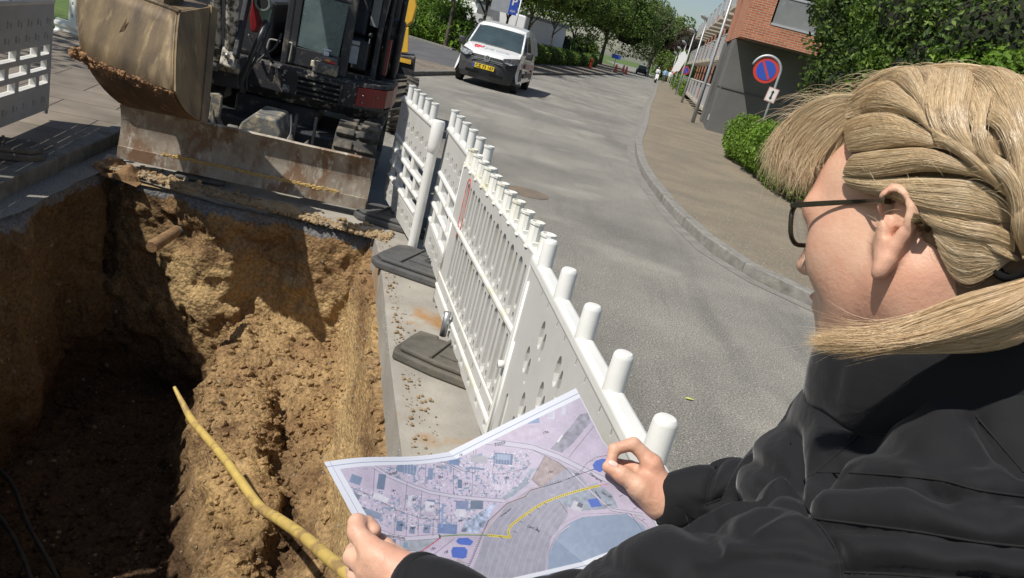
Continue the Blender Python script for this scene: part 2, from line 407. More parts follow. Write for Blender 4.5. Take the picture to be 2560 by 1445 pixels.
# pit outline (x, y) at road level
PIT = np.array([(-3.22,5.60),(-2.75,5.50),(-2.2,5.47),(-1.6,5.55),(-1.14,5.64),(-0.98,5.2),(-0.80,4.6),(-0.52,3.6),(-0.27,2.76),(-0.03,1.95),(-0.35,1.5),(-2.3,1.4),(-2.66,2.7),(-2.98,4.2)])
def ragged(poly, step=0.07, amp=0.02, sc=3.0):
    out = []
    n = len(poly)
    for i in range(n):
        a, b = poly[i], poly[(i+1) % n]; k = max(1, int(np.linalg.norm(b-a)/step))
        for j in range(k): out.append(a+(b-a)*j/k)
    out = np.array(out); d = fbm(np.c_[out*sc, np.zeros(len(out))], 3)
    c = poly.mean(0); u = out-c; u /= np.linalg.norm(u, axis=1)[:, None]
    return out+u*(d*amp)[:, None]
RIM = ragged(PIT, 0.07, 0.035)
def sheet(name, outer, holes, z, m, thick=0):
    """flat sheet with holes (tessellated); optional thickness downwards"""
    loops = [[Vector((p[0], p[1], 0)) for p in L_] for L_ in [outer]+holes]
    tri = geometry.tessellate_polygon(loops); pts = [p for L_ in loops for p in L_]
    mb = MB(); V = [(p.x, p.y, z) for p in pts]
    mb.add(V, [tuple(t) for t in tri])
    if thick:
        o = 0
        for L_ in loops:
            k = len(L_); vs = [(p.x, p.y, z) for p in L_]+[(p.x, p.y, z-thick) for p in L_]
            mb.add(vs, [(i, (i+1) % k, k+(i+1) % k, k+i) for i in range(k)])
    ob = mb.build(name, m, fix=False)
    me = ob.data; bm = bmesh.new(); bm.from_mesh(me); bmesh.ops.remove_doubles(bm, verts=bm.verts, dist=1e-5); bmesh.ops.recalc_face_normals(bm, faces=bm.faces)
    up = sum(f.normal.z*f.calc_area() for f in bm.faces)
    if up < 0: bmesh.ops.reverse_faces(bm, faces=bm.faces)
    bm.to_mesh(me); bm.free(); return ob
KR = [(14,-1.5),(8.2,3.0),(5.2,5.1),(3.9,6.05),(2.95,6.85),(2.35,7.45),(2.0,8.2),(1.80,9.4),(1.68,11.0),(1.61,12.9),(1.66,14.8),(1.86,17.8),(2.27,21.3),(2.95,27.7),(3.86,36.2),(5.44,49.9),(8.58,78.5),(11.2,101),(16,140)]
KL = [(-2.2,-6),(-2.42,0.9),(-2.78,2.8),(-3.17,4.4),(-3.57,6.4),(-3.95,9),(-4.2,12),(-4.2,15),(-4.05,18),(-3.81,20.4),(-3.43,23.7),(-2.6,29.5),(-1.6,36.5),(-0.44,44.6),(3.51,73.2),(6.3,95),(9.2,140)]
def densify(L_, step=0.8):
    out = []
    L_ = [np.array(p, float) for p in L_]
    for i in range(len(L_)-1):
        a = L_[max(i-1, 0)]; b = L_[i]; c = L_[i+1]; d = L_[min(i+2, len(L_)-1)]
        k = max(1, int(np.linalg.norm(c-b)/step))
        for j in range(k):
            t = j/k; out.append(0.5*((2*b)+(-a+c)*t+(2*a-5*b+4*c-d)*t*t+(-a+3*b-3*c+d)*t**3))
    out.append(L_[-1]); return np.array(out)
KRd, KLd = densify(KR), densify(KL)
def offset(L_, d):
    t = np.gradient(L_, axis=0); t /= np.linalg.norm(t, axis=1)[:, None]
    return L_+np.c_[t[:, 1], -t[:, 0]]*d        # +d = to the right of travel
hole2 = ragged(PIT+(PIT-PIT.mean(0))*0.05, 0.3, 0.0)
o = sheet('ground', [(-700,-60),(700,-60),(700,1200),(-700,1200)], [[tuple(p) for p in hole2]], -0.03, M['grass']); struct(o, 'grassy ground beyond the street')
road_outer = [tuple(p) for p in offset(KLd, 0.0)]+[(9.2,240),(20,240)]+[tuple(p) for p in KRd[::-1]]+[(14,-6)]
o = sheet('road', road_outer, [[tuple(p) for p in RIM]], 0.0, M['road']); struct(o, 'worn grey asphalt road curving away')
# gutter strips (light set stones) along the right kerb
def ribbon(name, A, B, z, m, z2=None):
    n = len(A); mb = MB(); z2 = z if z2 is None else z2
    V = [(p[0], p[1], z) for p in A]+[(p[0], p[1], z2) for p in B]
    mb.add(V, [(i, i+1, n+i+1, n+i) for i in range(n-1)]); ob = mb.build(name, m, fix=False)
    bm = bmesh.new(); bm.from_mesh(ob.data); bmesh.ops.recalc_face_normals(bm, faces=bm.faces)
    if sum(f.normal.z for f in bm.faces) < 0: bmesh.ops.reverse_faces(bm, faces=bm.faces)
    bm.to_mesh(ob.data); bm.free(); return ob
g = KRd[KRd[:, 1] > -1]; o = ribbon('gutter', offset(g, -0.16), offset(g, 0.0), 0.004, M['gutter']); struct(o, 'pale worn gutter strip along the right kerb')
# kerbs: rows of stones
def kerb(name, L_, side, h, w, slen, label, z0=-0.1, gap=0.006):
    mb = MB(); d = np.r_[0, np.cumsum(np.linalg.norm(np.diff(L_, axis=0), axis=1))]
    s = 0
    while s < d[-1]-slen:
        ln = slen if d[np.searchsorted(d, s)] < 60 else slen*4
        a = np.array([np.interp(s+gap, d, L_[:, 0]), np.interp(s+gap, d, L_[:, 1])]); b = np.array([np.interp(s+ln-gap, d, L_[:, 0]), np.interp(s+ln-gap, d, L_[:, 1])])
        t = nrm(b-a); q = np.array([t[1], -t[0]])*side
        j = RNG.uniform(-0.004, 0.004, 2)
        c = (a+b)/2+q*(w/2+j[0]); mb.box((c[0], c[1], (h+z0)/2+j[1]), (np.linalg.norm(b-a), w, h-z0), [[t[0], t[1], 0], [-t[1], t[0], 0], [0, 0, 1]])
        s += ln
    o = mb.build(name, M['kerb'], bevel=0.012, segs=2); return struct(o, label)
kerb('kerb', KRd, 1, 0.115, 0.15, 1.0, 'pale granite kerb of the right sidewalk')
M['kerb'] = mat('dirty_kerb', (0.21,0.20,0.175), (0.13,0.125,0.11), 9, rough=0.85, bump=0.006, bscale=70, c3=(0.07,0.075,0.05), s3=2.5, w3=(0.54,0.68), spec=0.3)
kerb('kerb', KLd[KLd[:, 1] > -3], -1, 0.115, 0.13, 1.0, 'dark edged granite kerb of the left sidewalk', z0=-0.25)
# sidewalks (raised slabs)
inner = offset(KRd, 0.148)
o = sheet('sidewalk', [tuple(p) for p in inner]+[(30,140),(9.5,60.5),(7.6,44),(6.9,36),(6.6,29),(6.6,20),(6.6,14),(9,11),(22,6)], [], 0.105, M['pave_r'], 0.2); struct(o, 'brown right sidewalk between kerb and building')
innL = offset(KLd, -0.128)
o = sheet('sidewalk', [tuple(p) for p in innL]+[(-30,140),(-9,80),(-7.5,45),(-10.5,42),(-12,30),(-9,16),(-6.9,10),(-6.4,4),(-6,-6)], [], 0.105, M['pave_l'], 0.2); struct(o, 'left sidewalk of large worn slabs')
a = [G(*q, 0.11) for q in [(1036,144),(1124,166),(1180,172),(1330,176)]]; b = [G(*q, 0.11) for q in [(1330,140),(1180,138),(1135,126),(1022,92)]]
lane = a+b+[(-16, 42, 0), (-16, 24, 0)]
o = sheet('side_road', [(p[0], p[1]) for p in lane], [], 0.109, M['lane']); struct(o, 'dark asphalt side lane beyond the left sidewalk')
k1, k2 = G(1022, 92, 0.11), G(1135, 126, 0.11)
k1 = k1+(k1-k2)*1.2
mb = MB(); t = nrm(k2-k1); mb.box((k1+k2)/2+np.array([0, 0, 0.02]), (np.linalg.norm(k2-k1), 0.3, 0.12), [t, np.cross([0, 0, 1], t), [0, 0, 1]])
struct(mb.build('kerb', M['kerb'], bevel=0.01), 'pale kerb at the foot of the left hedge')
# concrete strip round the pit: right side and far side, 2 cm proud of the asphalt
inner_r = [tuple(p) for p in ragged(np.array([(-1.14,5.66),(-0.98,5.2),(-0.80,4.6),(-0.52,3.6),(-0.27,2.76),(-0.03,1.95),(0.05,1.7)]), 0.1, 0.012)[:-1]]
k_ = next(i for i, p in enumerate(inner_r) if p[1] <= 1.75)
inner_r = inner_r[:k_]
o = sheet('concrete_strip', inner_r+[(0.30,1.70),(0.24,2.3),(0.02,3.1),(-0.32,4.3),(-0.62,5.5),(-0.70,5.70)], [], 0.022, M['concrete'], 0.24); struct(o, 'stained concrete strip along the right rim of the pit')
far_in = np.array([(-3.30,5.66),(-2.75,5.56),(-2.2,5.53),(-1.6,5.60),(-1.14,5.69)])
fi = []
for i in range(4):
    for j in range(8): p = far_in[i]+(far_in[i+1]-far_in[i])*j/8; fi.append((p[0], p[1]+0.025*vnoise(np.array([p[0]*4, 0.3, 0.7])).item()))
fi.append((-1.14,5.69))
o = sheet('concrete_strip', [(-1.14,5.69),(-0.70,5.71),(-0.80,6.15),(-1.3,6.2),(-3.42,5.95)]+fi[:-1], [], 0.018, M['concrete'], 0.1); struct(o, 'sandy concrete strip along the far rim of the pit')

# ---- the pit
def poly_sd(X, Y, poly):
    d = np.full(X.shape, 1e9); ins = np.zeros(X.shape, bool); n = len(poly)
    for i in range(n):
        a = poly[i]; b = poly[(i+1) % n]; e = b-a
        t = np.clip(((X-a[0])*e[0]+(Y-a[1])*e[1])/(e@e), 0, 1)
        d = np.minimum(d, np.hypot(X-a[0]-t*e[0], Y-a[1]-t*e[1]))
        c = ((a[1] > Y) != (b[1] > Y)) & (X < (b[0]-a[0])*(Y-a[1])/(b[1]-a[1]+1e-12)+a[0]); ins ^= c
    return np.where(ins, -d, d)
def sst(x): x = np.clip(x, 0, 1); return x*x*(3-2*x)
def pit_floor(X, Y):
    z = np.full(X.shape, -1.62)
    xr = np.interp(Y, [1.5, 2.76, 3.6, 4.6, 5.64], [-0.0, -0.27, -0.52, -0.80, -1.14])
    xl = np.interp(Y, [1.5, 3.2, 3.8, 4.4, 5.0, 5.6], [-1.15, -1.30, -1.62, -1.95, -2.15, -2.2])      # left foot of the heap
    top = np.interp(Y, [2.5, 3.2, 3.8, 4.4, 5.0, 5.6], [-1.12, -1.16, -1.10, -0.98, -0.84, -0.86])
    h = sst((X-xl+0.05)/0.30)
    z = z*(1-h)+top*h
    z = np.maximum(z, -1.62+0.75*sst((X-xr+0.62)/0.62)+0.10*np.clip((X-xr+0.6)/0.6, 0, 1)*np.clip(Y-3, 0, 2))
    # valley beside the heap
    px, py = np.array([-1.50,-1.25,-1.02,-0.86,-0.80]), np.array([5.0,4.5,4.0,3.6,3.2])
    xv = np.interp(Y, py[::-1], px[::-1]); z = z-0.20*np.exp(-((X-xv)/0.11)**2)*sst((Y-2.9)/0.4)*sst((5.0-Y)/0.4)
    return z
h = 0.0165
lo = np.array([-3.6, 1.3, -1.95]); hi = np.array([0.25, 5.95, -0.016])
n_ = np.ceil((hi-lo)/h).astype(int)+1
gx = lo[0]+np.arange(n_[0])*h; gy = lo[1]+np.arange(n_[1])*h; gz = lo[2]+np.arange(n_[2])*h
XX, YY = np.meshgrid(gx, gy, indexing='ij')
psd = poly_sd(XX, YY, RIM).astype(np.float32)
wob = fbm(np.stack([XX*1.3, YY*1.3, np.zeros_like(XX)], -1), 3).astype(np.float32)
zf = (pit_floor(XX, YY)+wob*0.06).astype(np.float32)
F = np.empty(tuple(n_), np.float32)
lump = fbm(np.stack([XX*2.2, YY*2.2, 0*XX+3.1], -1), 2).astype(np.float32)
rightside = sst((XX-(-1.9))/0.8)
rightside2 = sst((XX-(np.interp(YY, [1.5, 1.95, 2.76, 3.6, 4.6, 5.2, 5.64], [-0.1, -0.03, -0.27, -0.52, -0.80, -0.98, -1.14])-0.25))/0.12)*sst((5.55-YY)/0.1)
for k, z in enumerate(gz):
    ins = 0.03+0.10*min(1.0, -min(z, 0)*1.1)+((0.05+0.11*(1-rightside))*wob-(0.02+0.05*(1-rightside))*lump)*min(1, -min(z, 0)*4)
    # undercut below the road base on the far and left side
    ins = ins - 0.10*math.exp(-((z+0.75)/0.25)**2)*(1-rightside)*(0.6+0.6*lump)
    ins = ins-0.07*math.exp(z/0.06)
    if z > -0.20: ins = ins - 0.12*rightside2
    air = np.maximum(psd+ins, zf-z)
    F[:, :, k] = -air
V, Q = snets(F, lo, h); del F
V = smooth_verts(V, Q, 1, 0.5)
Nn = vnormals(V, Q)
w = np.clip((-V[:, 2]-0.02)/0.15, 0, 1)
smooth_wall = sst((V[:, 0]-np.interp(V[:, 1], [2.76,3.6,5.64], [-0.47,-0.72,-1.3]))/0.12)*0.75       # the sawn right wall stays smoother
amp = 1-smooth_wall
d1 = fbm(V*2.6, 3)*0.045; d2 = fbm(V*9+5, 3)*0.020; d3 = np.abs(fbm(V*24+9, 3))*0.012
clod = np.clip(vnoise(V*13+2)-0.3, 0, 1)*0.04+np.clip(vnoise(V*6+4)-0.3, 0, 1)*0.07
V = V+Nn*((d1+d2*1.2-d3+clod)*amp*w)[:, None]
def soil_mat():
    m = bpy.data.materials.new('sandy_soil'); m.use_nodes = True; n = m.node_tree; L = n.links; b = n.nodes['Principled BSDF']; N = lambda t: n.nodes.new(t)
    tc = N('ShaderNodeTexCoord'); sp = N('ShaderNodeSeparateXYZ'); L.new(tc.outputs['Object'], sp.inputs[0])
    def no(sc, d=6, r=0.6, st=None):
        s = tc.outputs['Object']
        if st: mp = N('ShaderNodeMapping'); L.new(s, mp.inputs[0]); mp.inputs['Scale'].default_value = st; s = mp.outputs[0]
        k = N('ShaderNodeTexNoise'); L.new(s, k.inputs['Vector']); k.inputs['Scale'].default_value = sc; k.inputs['Detail'].default_value = d; k.inputs['Roughness'].default_value = r; return k.outputs[0]
    def mr(x, a, c, lo_=0, hi_=1):
        q = N('ShaderNodeMapRange'); L.new(x, q.inputs[0]); q.inputs[1].default_value = a; q.inputs[2].default_value = c; q.inputs[3].default_value = lo_; q.inputs[4].default_value = hi_; return q.outputs[0]
    def mx(f, a, c, bt='MIX'):
        q = N('ShaderNodeMix'); q.data_type = 'RGBA'; q.blend_type = bt
        if isinstance(f, float): q.inputs[0].default_value = f
        else: L.new(f, q.inputs[0])
        for k, v in ((6, a), (7, c)):
            if isinstance(v, tuple): q.inputs[k].default_value = (*v, 1)
            else: L.new(v, q.inputs[k])
        return q.outputs[2]
    c = mx(mr(no(1.6, 8), 0.42, 0.6), (0.345, 0.23, 0.113), (0.245, 0.15, 0.073))
    c = mx(mr(no(0.9, 8, 0.7, (1, 1, 2.2)), 0.5, 0.64), c, (0.40, 0.265, 0.12))
    c = mx(mr(no(3.1, 9, 0.7), 0.53, 0.66), c, (0.13, 0.075, 0.038))
    lay = N('ShaderNodeMath'); lay.operation = 'MULTIPLY_ADD'; L.new(no(0.9, 4), lay.inputs[0]); lay.inputs[1].default_value = 0.7; L.new(sp.outputs[2], lay.inputs[2])
    band = N('ShaderNodeMath'); band.operation = 'MULTIPLY'; L.new(mr(lay.outputs[0], -0.55, -0.42), band.inputs[0]); L.new(mr(lay.outputs[0], -0.06, -0.16), band.inputs[1])
    c = mx(band.outputs[0], c, (0.42, 0.29, 0.14))       # pale sand layer
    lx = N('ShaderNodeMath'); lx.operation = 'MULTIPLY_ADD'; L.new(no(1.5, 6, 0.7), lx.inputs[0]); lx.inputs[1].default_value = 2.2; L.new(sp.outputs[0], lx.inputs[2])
    c = mx(mr(lx.outputs[0], -1.05, -1.75, 0, 0.80), c, (0.10, 0.064, 0.034))     # left side darkened: pit shade put into the soil colour
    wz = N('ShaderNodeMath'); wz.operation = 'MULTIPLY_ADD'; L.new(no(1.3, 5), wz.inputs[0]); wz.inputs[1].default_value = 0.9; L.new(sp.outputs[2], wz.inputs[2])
    c = mx(mr(wz.outputs[0], -0.62, -1.02), c, (0.080, 0.048, 0.026))      # deep part darkened, shade at the bottom painted into the soil
    # road base: grey broken layer just below the road
    ad = N('ShaderNodeMath'); ad.operation = 'MULTIPLY_ADD'; L.new(no(5, 5), ad.inputs[0]); ad.inputs[1].default_value = 0.25; L.new(sp.outputs[2], ad.inputs[2])
    c = mx(mr(ad.outputs[0], 0.035, 0.055), c, (0.17, 0.17, 0.17))
    vo = N('ShaderNodeTexVoronoi'); L.new(tc.outputs['Object'], vo.inputs['Vector']); vo.inputs['Scale'].default_value = 42; vo.inputs['Randomness'].default_value = 1
    c = mx(mr(vo.outputs['Color'], 0.93, 0.96), c, (0.33, 0.245, 0.15))
    g = mr(no(38, 5, 0.7), 0.3, 0.7, 0.5, 1.45); g2 = N('ShaderNodeCombineColor'); [L.new(g, g2.inputs[k]) for k in range(3)]
    c = mx(1.0, c, g2.outputs[0], 'MULTIPLY')
    L.new(c, b.inputs['Base Color']); b.inputs['Roughness'].default_value = 0.95; b.inputs['Specular IOR Level'].default_value = 0.15
    bu = N('ShaderNodeBump'); bu.inputs['Distance'].default_value = 0.022; L.new(no(26, 9, 0.68), bu.inputs['Height'])
    bu2 = N('ShaderNodeBump'); bu2.inputs['Distance'].default_value = 0.008; L.new(vo.outputs['Distance'], bu2.inputs['Height']); bu2.invert = True; L.new(bu.outputs[0], bu2.inputs['Normal'])
    L.new(bu2.outputs[0], b.inputs['Normal'])
    return m
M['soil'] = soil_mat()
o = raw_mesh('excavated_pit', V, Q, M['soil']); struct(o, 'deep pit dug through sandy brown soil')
# loose clods and stones lying in the pit and on its rim
def scatter(name, sel, n, rlo, rhi, m, label, seed=1, sub=1, lift=0.2):
    rg = np.random.default_rng(seed); ids = rg.choice(np.nonzero(sel)[0], n); vs = []; fs = []; k = 0
    v0, f0 = ICO[sub]; f0 = np.array(f0)
    for i in ids:
        r = rlo+(rhi-rlo)*rg.random()**3
        q = v0*(1+rg.uniform(-0.28, 0.28, (len(v0), 1)))*rg.uniform(0.6, 1.2, 3)
        vs.append(V[i]+q*r+Nn[i]*r*lift); fs.append(f0+k); k += len(v0)
    o = raw_mesh(name, np.vstack(vs), np.vstack(fs), m, smooth=False); o['kind'] = 'stuff'; o['label'] = label; return o
M['clod'] = mat('soil_clod', (0.27,0.16,0.072), (0.16,0.09,0.042), 12, rough=0.95, bump=0.006, bscale=90)
M['stone'] = mat('small_stone', (0.26,0.20,0.14), (0.15,0.115,0.08), 8, rough=0.8)
vis = (V[:, 1] > 2.4) & (V[:, 2] < -0.1)
floorish = vis & (Nn[:, 2] > 0.45)
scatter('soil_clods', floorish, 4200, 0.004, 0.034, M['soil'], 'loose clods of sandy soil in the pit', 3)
scatter('small_stones', vis & (Nn[:, 2] > 0.1), 900, 0.004, 0.014, M['stone'], 'small pale stones in the soil', 4)
# spilled sand and crumbs on the far rim
mb = MB(); rg = random.Random(5)
for _ in range(2600):
    x = rg.uniform(-3.3, -1.0); y = 5.52+abs(rg.gauss(0, 0.11)); r = 0.004+0.022*rg.random()**4
    mb.ico((x, y, 0.02+r*0.5), r, 1, 0.3, (1, 1, 0.7))
for _ in range(350):
    y = rg.uniform(2.0, 5.5); x = np.interp(y, [1.95,2.76,3.6,5.64], [-0.03,-0.27,-0.52,-1.14])+0.04+abs(rg.gauss(0, 0.07)); r = 0.003+0.010*rg.random()**4
    mb.ico((x, y, 0.024+r*0.5), r, 1, 0.3, (1, 1, 0.7))
o = mb.build('sand_crumbs', M['sand'], fix=False); o['kind'] = 'stuff'; o['label'] = 'crumbs of sand spilled on the concrete rim'
# sand heaped over the far rim
def mound(name, cx, cy, rx, ry, hh, m, label, seed=0, z0=0.015, n=60):
    u = np.linspace(-1, 1, n); A, B = np.meshgrid(u, u, indexing='ij'); r = np.hypot(A, B)
    x = cx+A*rx; y = cy+B*ry; z = hh*np.clip(1-r**2, -0.2, 1)**1.2 if False else hh*np.maximum(0, 1-r**2)-0.03*(r > 1)
    f = fbm(np.stack([x*6+seed, y*6, 0*x], -1), 4); z = z0+z*(0.55+1.3*f)+0.010*f
    z = np.where(r > 1.0, z0-0.03-0.05*(r-1), z)
    Vm = np.stack([x, y, z], -1).reshape(-1, 3); i, j = np.meshgrid(np.arange(n-1), np.arange(n-1), indexing='ij'); a = (i*n+j).ravel()
    o = raw_mesh(name, Vm, np.stack([a, a+n, a+n+1, a+1], 1), m); o['kind'] = 'stuff'; o['label'] = label; return o
mound('sand_heap', -2.5, 5.63, 0.5, 0.12, 0.035, M['sand'], 'spilled ochre sand at the far rim', 1)
mound('sand_heap', -3.10, 5.60, 0.20, 0.15, 0.07, M['clod'], 'brown sand lump at the far left corner of the pit', 2)
mound('sand_heap', -1.9, 5.66, 0.45, 0.09, 0.03, M['sand'], 'thin drift of sand under the dozer blade', 3)
# yellow gas pipe
YP = [P(*q) for q in [(436,968,4.05),(455,1005,4.0),(480,1050,3.9),(520,1098,3.72),(562,1148,3.5),(600,1200,3.3),(648,1265,3.06),(700,1300,2.86),(755,1338,2.66),(810,1385,2.45),(862,1430,2.28),(930,1490,2.1),(1010,1560,1.95)]]
def catmull(pts, k=8):
    pts = [np.array(p, float) for p in pts]; out = []
    for i in range(len(pts)-1):
        a = pts[max(i-1, 0)]; b = pts[i]; c = pts[i+1]; d = pts[min(i+2, len(pts)-1)]
        for j in range(k):
            t = j/k; out.append(0.5*((2*b)+(-a+c)*t+(2*a-5*b+4*c-d)*t*t+(-a+3*b-3*c+d)*t**3))
    out.append(pts[-1]); return out
M['yellow'] = mat('yellow_plastic', (0.54,0.39,0.11), (0.42,0.30,0.09), 14, rough=0.5, c3=(0.28,0.18,0.08), s3=11, w3=(0.50,0.62), bump=0.001, bscale=60)
pts = catmull(YP, 8); mb = MB(); nP = len(pts)
mb.tube(pts, [0.008+0.0115*min(1, (i+1)/18)+0.002*i/nP for i in range(nP)], 16)
o = mb.build('gas_pipe', M['yellow'], smooth=True, auto=40, origin=pts[nP//2]); tag(o, 'bent yellow plastic pipe crossing the bottom of the pit', 'pipe')
# dark cables at the bottom left of the pit
M['cable'] = mat('dirty_black_cable', (0.02,0.018,0.016), (0.05,0.038,0.026), 20, rough=0.7, bump=0.003, bscale=60)
for i, (q, lb) in enumerate([([(-30,1150),(30,1210),(70,1310),(120,1400),(160,1480)], 'dirty black cable, the upper of two in the dark corner of the pit'), ([(-30,1260),(20,1320),(60,1400),(90,1490)], 'dirty black cable, the lower of two in the dark corner of the pit')]):
    pp = catmull([G(*a, -1.53) for a in q], 8); mb = MB(); mb.tube(pp, [0.013+0.002*math.sin(k*1.3) for k in range(len(pp))], 10)
    tag(mb.build('cable', M['cable'], smooth=True, origin=pp[0]), lb, 'cable', 'black cables in the pit')
# broken pipe stub in the far wall
M['clay'] = mat('old_pipe', (0.27,0.18,0.09), (0.16,0.10,0.05), 10, rough=0.9, bump=0.006, bscale=50)
r_ = empty('broken_pipe', P(415,605,5.0), 'broken earthenware pipe end sticking out of the far pit wall', 'pipe')
a, b = P(378,618,4.95), P(455,568,5.35); t = nrm(b-a); mb = MB()
mb.lathe(a, t, [(0,0.025),(0,0.036),(0.03,0.042),(0.2,0.040),(0.36,0.036),(0.36,0.03),(0.05,0.025)], 14)
mb.build('pipe_barrel', M['clod'], r_, smooth=True, auto=40)
mb = MB(); mb.lathe(P(440,583,5.28), nrm(P(465,572,5.3)-P(440,583,5.28)), [(0,0.036),(0.05,0.034),(0.05,0.02)], 10); mb.build('dark_collar', M['cable'], r_, smooth=True, auto=40)
# flat black rubber bar on the far rim
a, b = G(436,434,0.045), G(562,458,0.045); t = nrm(b-a); pr = [(0,0.025),(0.02,0.05),(0.05,0.056),(np.linalg.norm(b-a)-0.05,0.056),(np.linalg.norm(b-a)-0.02,0.05),(np.linalg.norm(b-a),0.025)]
M['rubber'] = mat('weathered_rubber', (0.14,0.138,0.13), (0.08,0.078,0.074), 7, rough=0.8, c3=(0.20,0.17,0.13), s3=3, w3=(0.52,0.72), bump=0.004, bscale=60, spec=0.3)
mb = MB(); mb.lathe(a, t, pr, 14); mb.v = [v*np.array([1, 1, 1]) for v in mb.v]
for v in mb.v: v[:, 2] = 0.045+(v[:, 2]-0.045)*0.5
o = mb.build('rubber_bar', M['rubber'], smooth=True, auto=50, origin=a); tag(o, 'flat black rubber bar lying on the sandy rim under the dozer blade', 'bar')
# a fallen leaf on the road
a = G(1722,1000); mb = MB(); mb.add([a+np.array(q) for q in [(-0.03,0,0.006),(-0.005,0.012,0.012),(0.035,0.006,0.008),(0.0,-0.012,0.01)]], [(0,1,2,3)])
tag(mb.build('fallen_leaf', mat('leaf_yellow', (0.45,0.50,0.12), rough=0.6), origin=a, fix=False), 'small pale green leaf fallen on the asphalt beside the barrier', 'leaf')
# round drain / asphalt patch
a = G(1318,482); mb = MB(); mb.lathe((a[0], a[1], 0.0), (0,0,1), [(0,0.26),(0.005,0.26),(0.005,0.0)], 32)
struct(mb.build('manhole_cover', mat('rusty_patch', (0.20,0.15,0.10), (0.14,0.12,0.10), 6, rough=0.85, bump=0.004, bscale=30)), 'round rusty patch in the road beside the barriers')
# ================================================================== BARRIERS
M['white'] = mat('white_plastic', (0.72,0.715,0.68), (0.66,0.655,0.62), 3, rough=0.42, c3=(0.50,0.46,0.36), s3=2.2, w3=(0.62,0.80), spec=0.45, bump=0.0006, bscale=40)
M['white_panel'] = mat('shaded_white_panel', (0.53,0.525,0.50), (0.48,0.475,0.45), 3, rough=0.55, c3=(0.42,0.385,0.30), s3=3.2, w3=(0.58,0.80), spec=0.35, bump=0.0006, bscale=40)  # base grey carries the weaker sun on the panel faces; brown patches are dirt
M['white_dirty'] = mat('stained_white_plastic', (0.74,0.73,0.67), (0.62,0.58,0.42), 5, rough=0.5, c3=(0.48,0.40,0.20), s3=4, w3=(0.55,0.75), mix=(0.5,0.75), spec=0.4)
M['grey_metal'] = mat('galvanised', (0.45,0.46,0.47), (0.34,0.35,0.36), 12, rough=0.45, metal=0.8)
M['redpaint'] = mat('red_marker', (0.65,0.07,0.04), (0.72,0.5,0.45), 14, rough=0.6, mix=(0.45,0.7))
def rrect(cx, cz, w, h, r=None, n=3):
    r = min(w, h)/2*0.98 if r is None else min(r, min(w, h)/2*0.98); out = []
    for (sx_, sz_, a0) in [(1, 1, 0), (-1, 1, 90), (-1, -1, 180), (1, -1, 270)]:
        for k in range(n+1):
            a = R(a0+90*k/n); out.append((cx+sx_*(w/2-r)+r*math.cos(a), cz+sz_*(h/2-r)+r*math.sin(a)))
    return out
def lens(cx, cz, w, h, n=5):
    out = []
    for s_ in (1, -1):
        for k in range(n): t = k/n; out.append((cx+s_*w/2*math.sin(math.pi*t), cz+s_*h/2*math.cos(math.pi*t)))
    return out[::-1]
def plate(mb, outer, holes, y0, y1, mi=0):
    """sheet in the local x-z plane between y0 and y1 with holes"""
    loops = [[Vector((p[0], p[1], 0)) for p in L_] for L_ in [outer]+holes]
    tri = geometry.tessellate_polygon(loops); pts = [p for L_ in loops for p in L_]; n = len(pts)
    V = [(p.x, y0, p.y) for p in pts]+[(p.x, y1, p.y) for p in pts]
    fs = [tuple(t) for t in tri]+[tuple(n+i for i in reversed(t)) for t in tri]; o_ = 0
    for L_ in loops:
        k = len(L_); fs += [(o_+i, o_+(i+1) % k, n+o_+(i+1) % k, n+o_+i) for i in range(k)]; o_ += k
    mb.add(V, fs, mi); return mb
def at0(name, label, cat, group): return empty(name, (0, 0, 0), label, cat, group)
GB = 'white plastic site barriers around the pit'
def caps(root, xs, z0, h, r, m, broken=False, seg=12, rim=0.0):
    for i, x in enumerate(xs):
        mb = MB(); rr = r*(1+0.02*math.sin(i*2.1))
        if rim: prof = [(-0.02, rr*1.02), (h-0.012, rr*0.97), (h-0.010, rr*1.10), (h, rr*1.10), (h+0.001, rr*0.8), (h-0.012, rr*0.72)]
        else: prof = [(-0.02, rr*1.05), (h-0.014, rr*0.97), (h-0.006, rr*0.90), (h-0.001, rr*0.72), (h, rr*0.4)]
        mb.lathe((x, 0, z0), (0, 0, 1), prof, seg)
        mb.build('knob', m, root, smooth=True, auto=35)
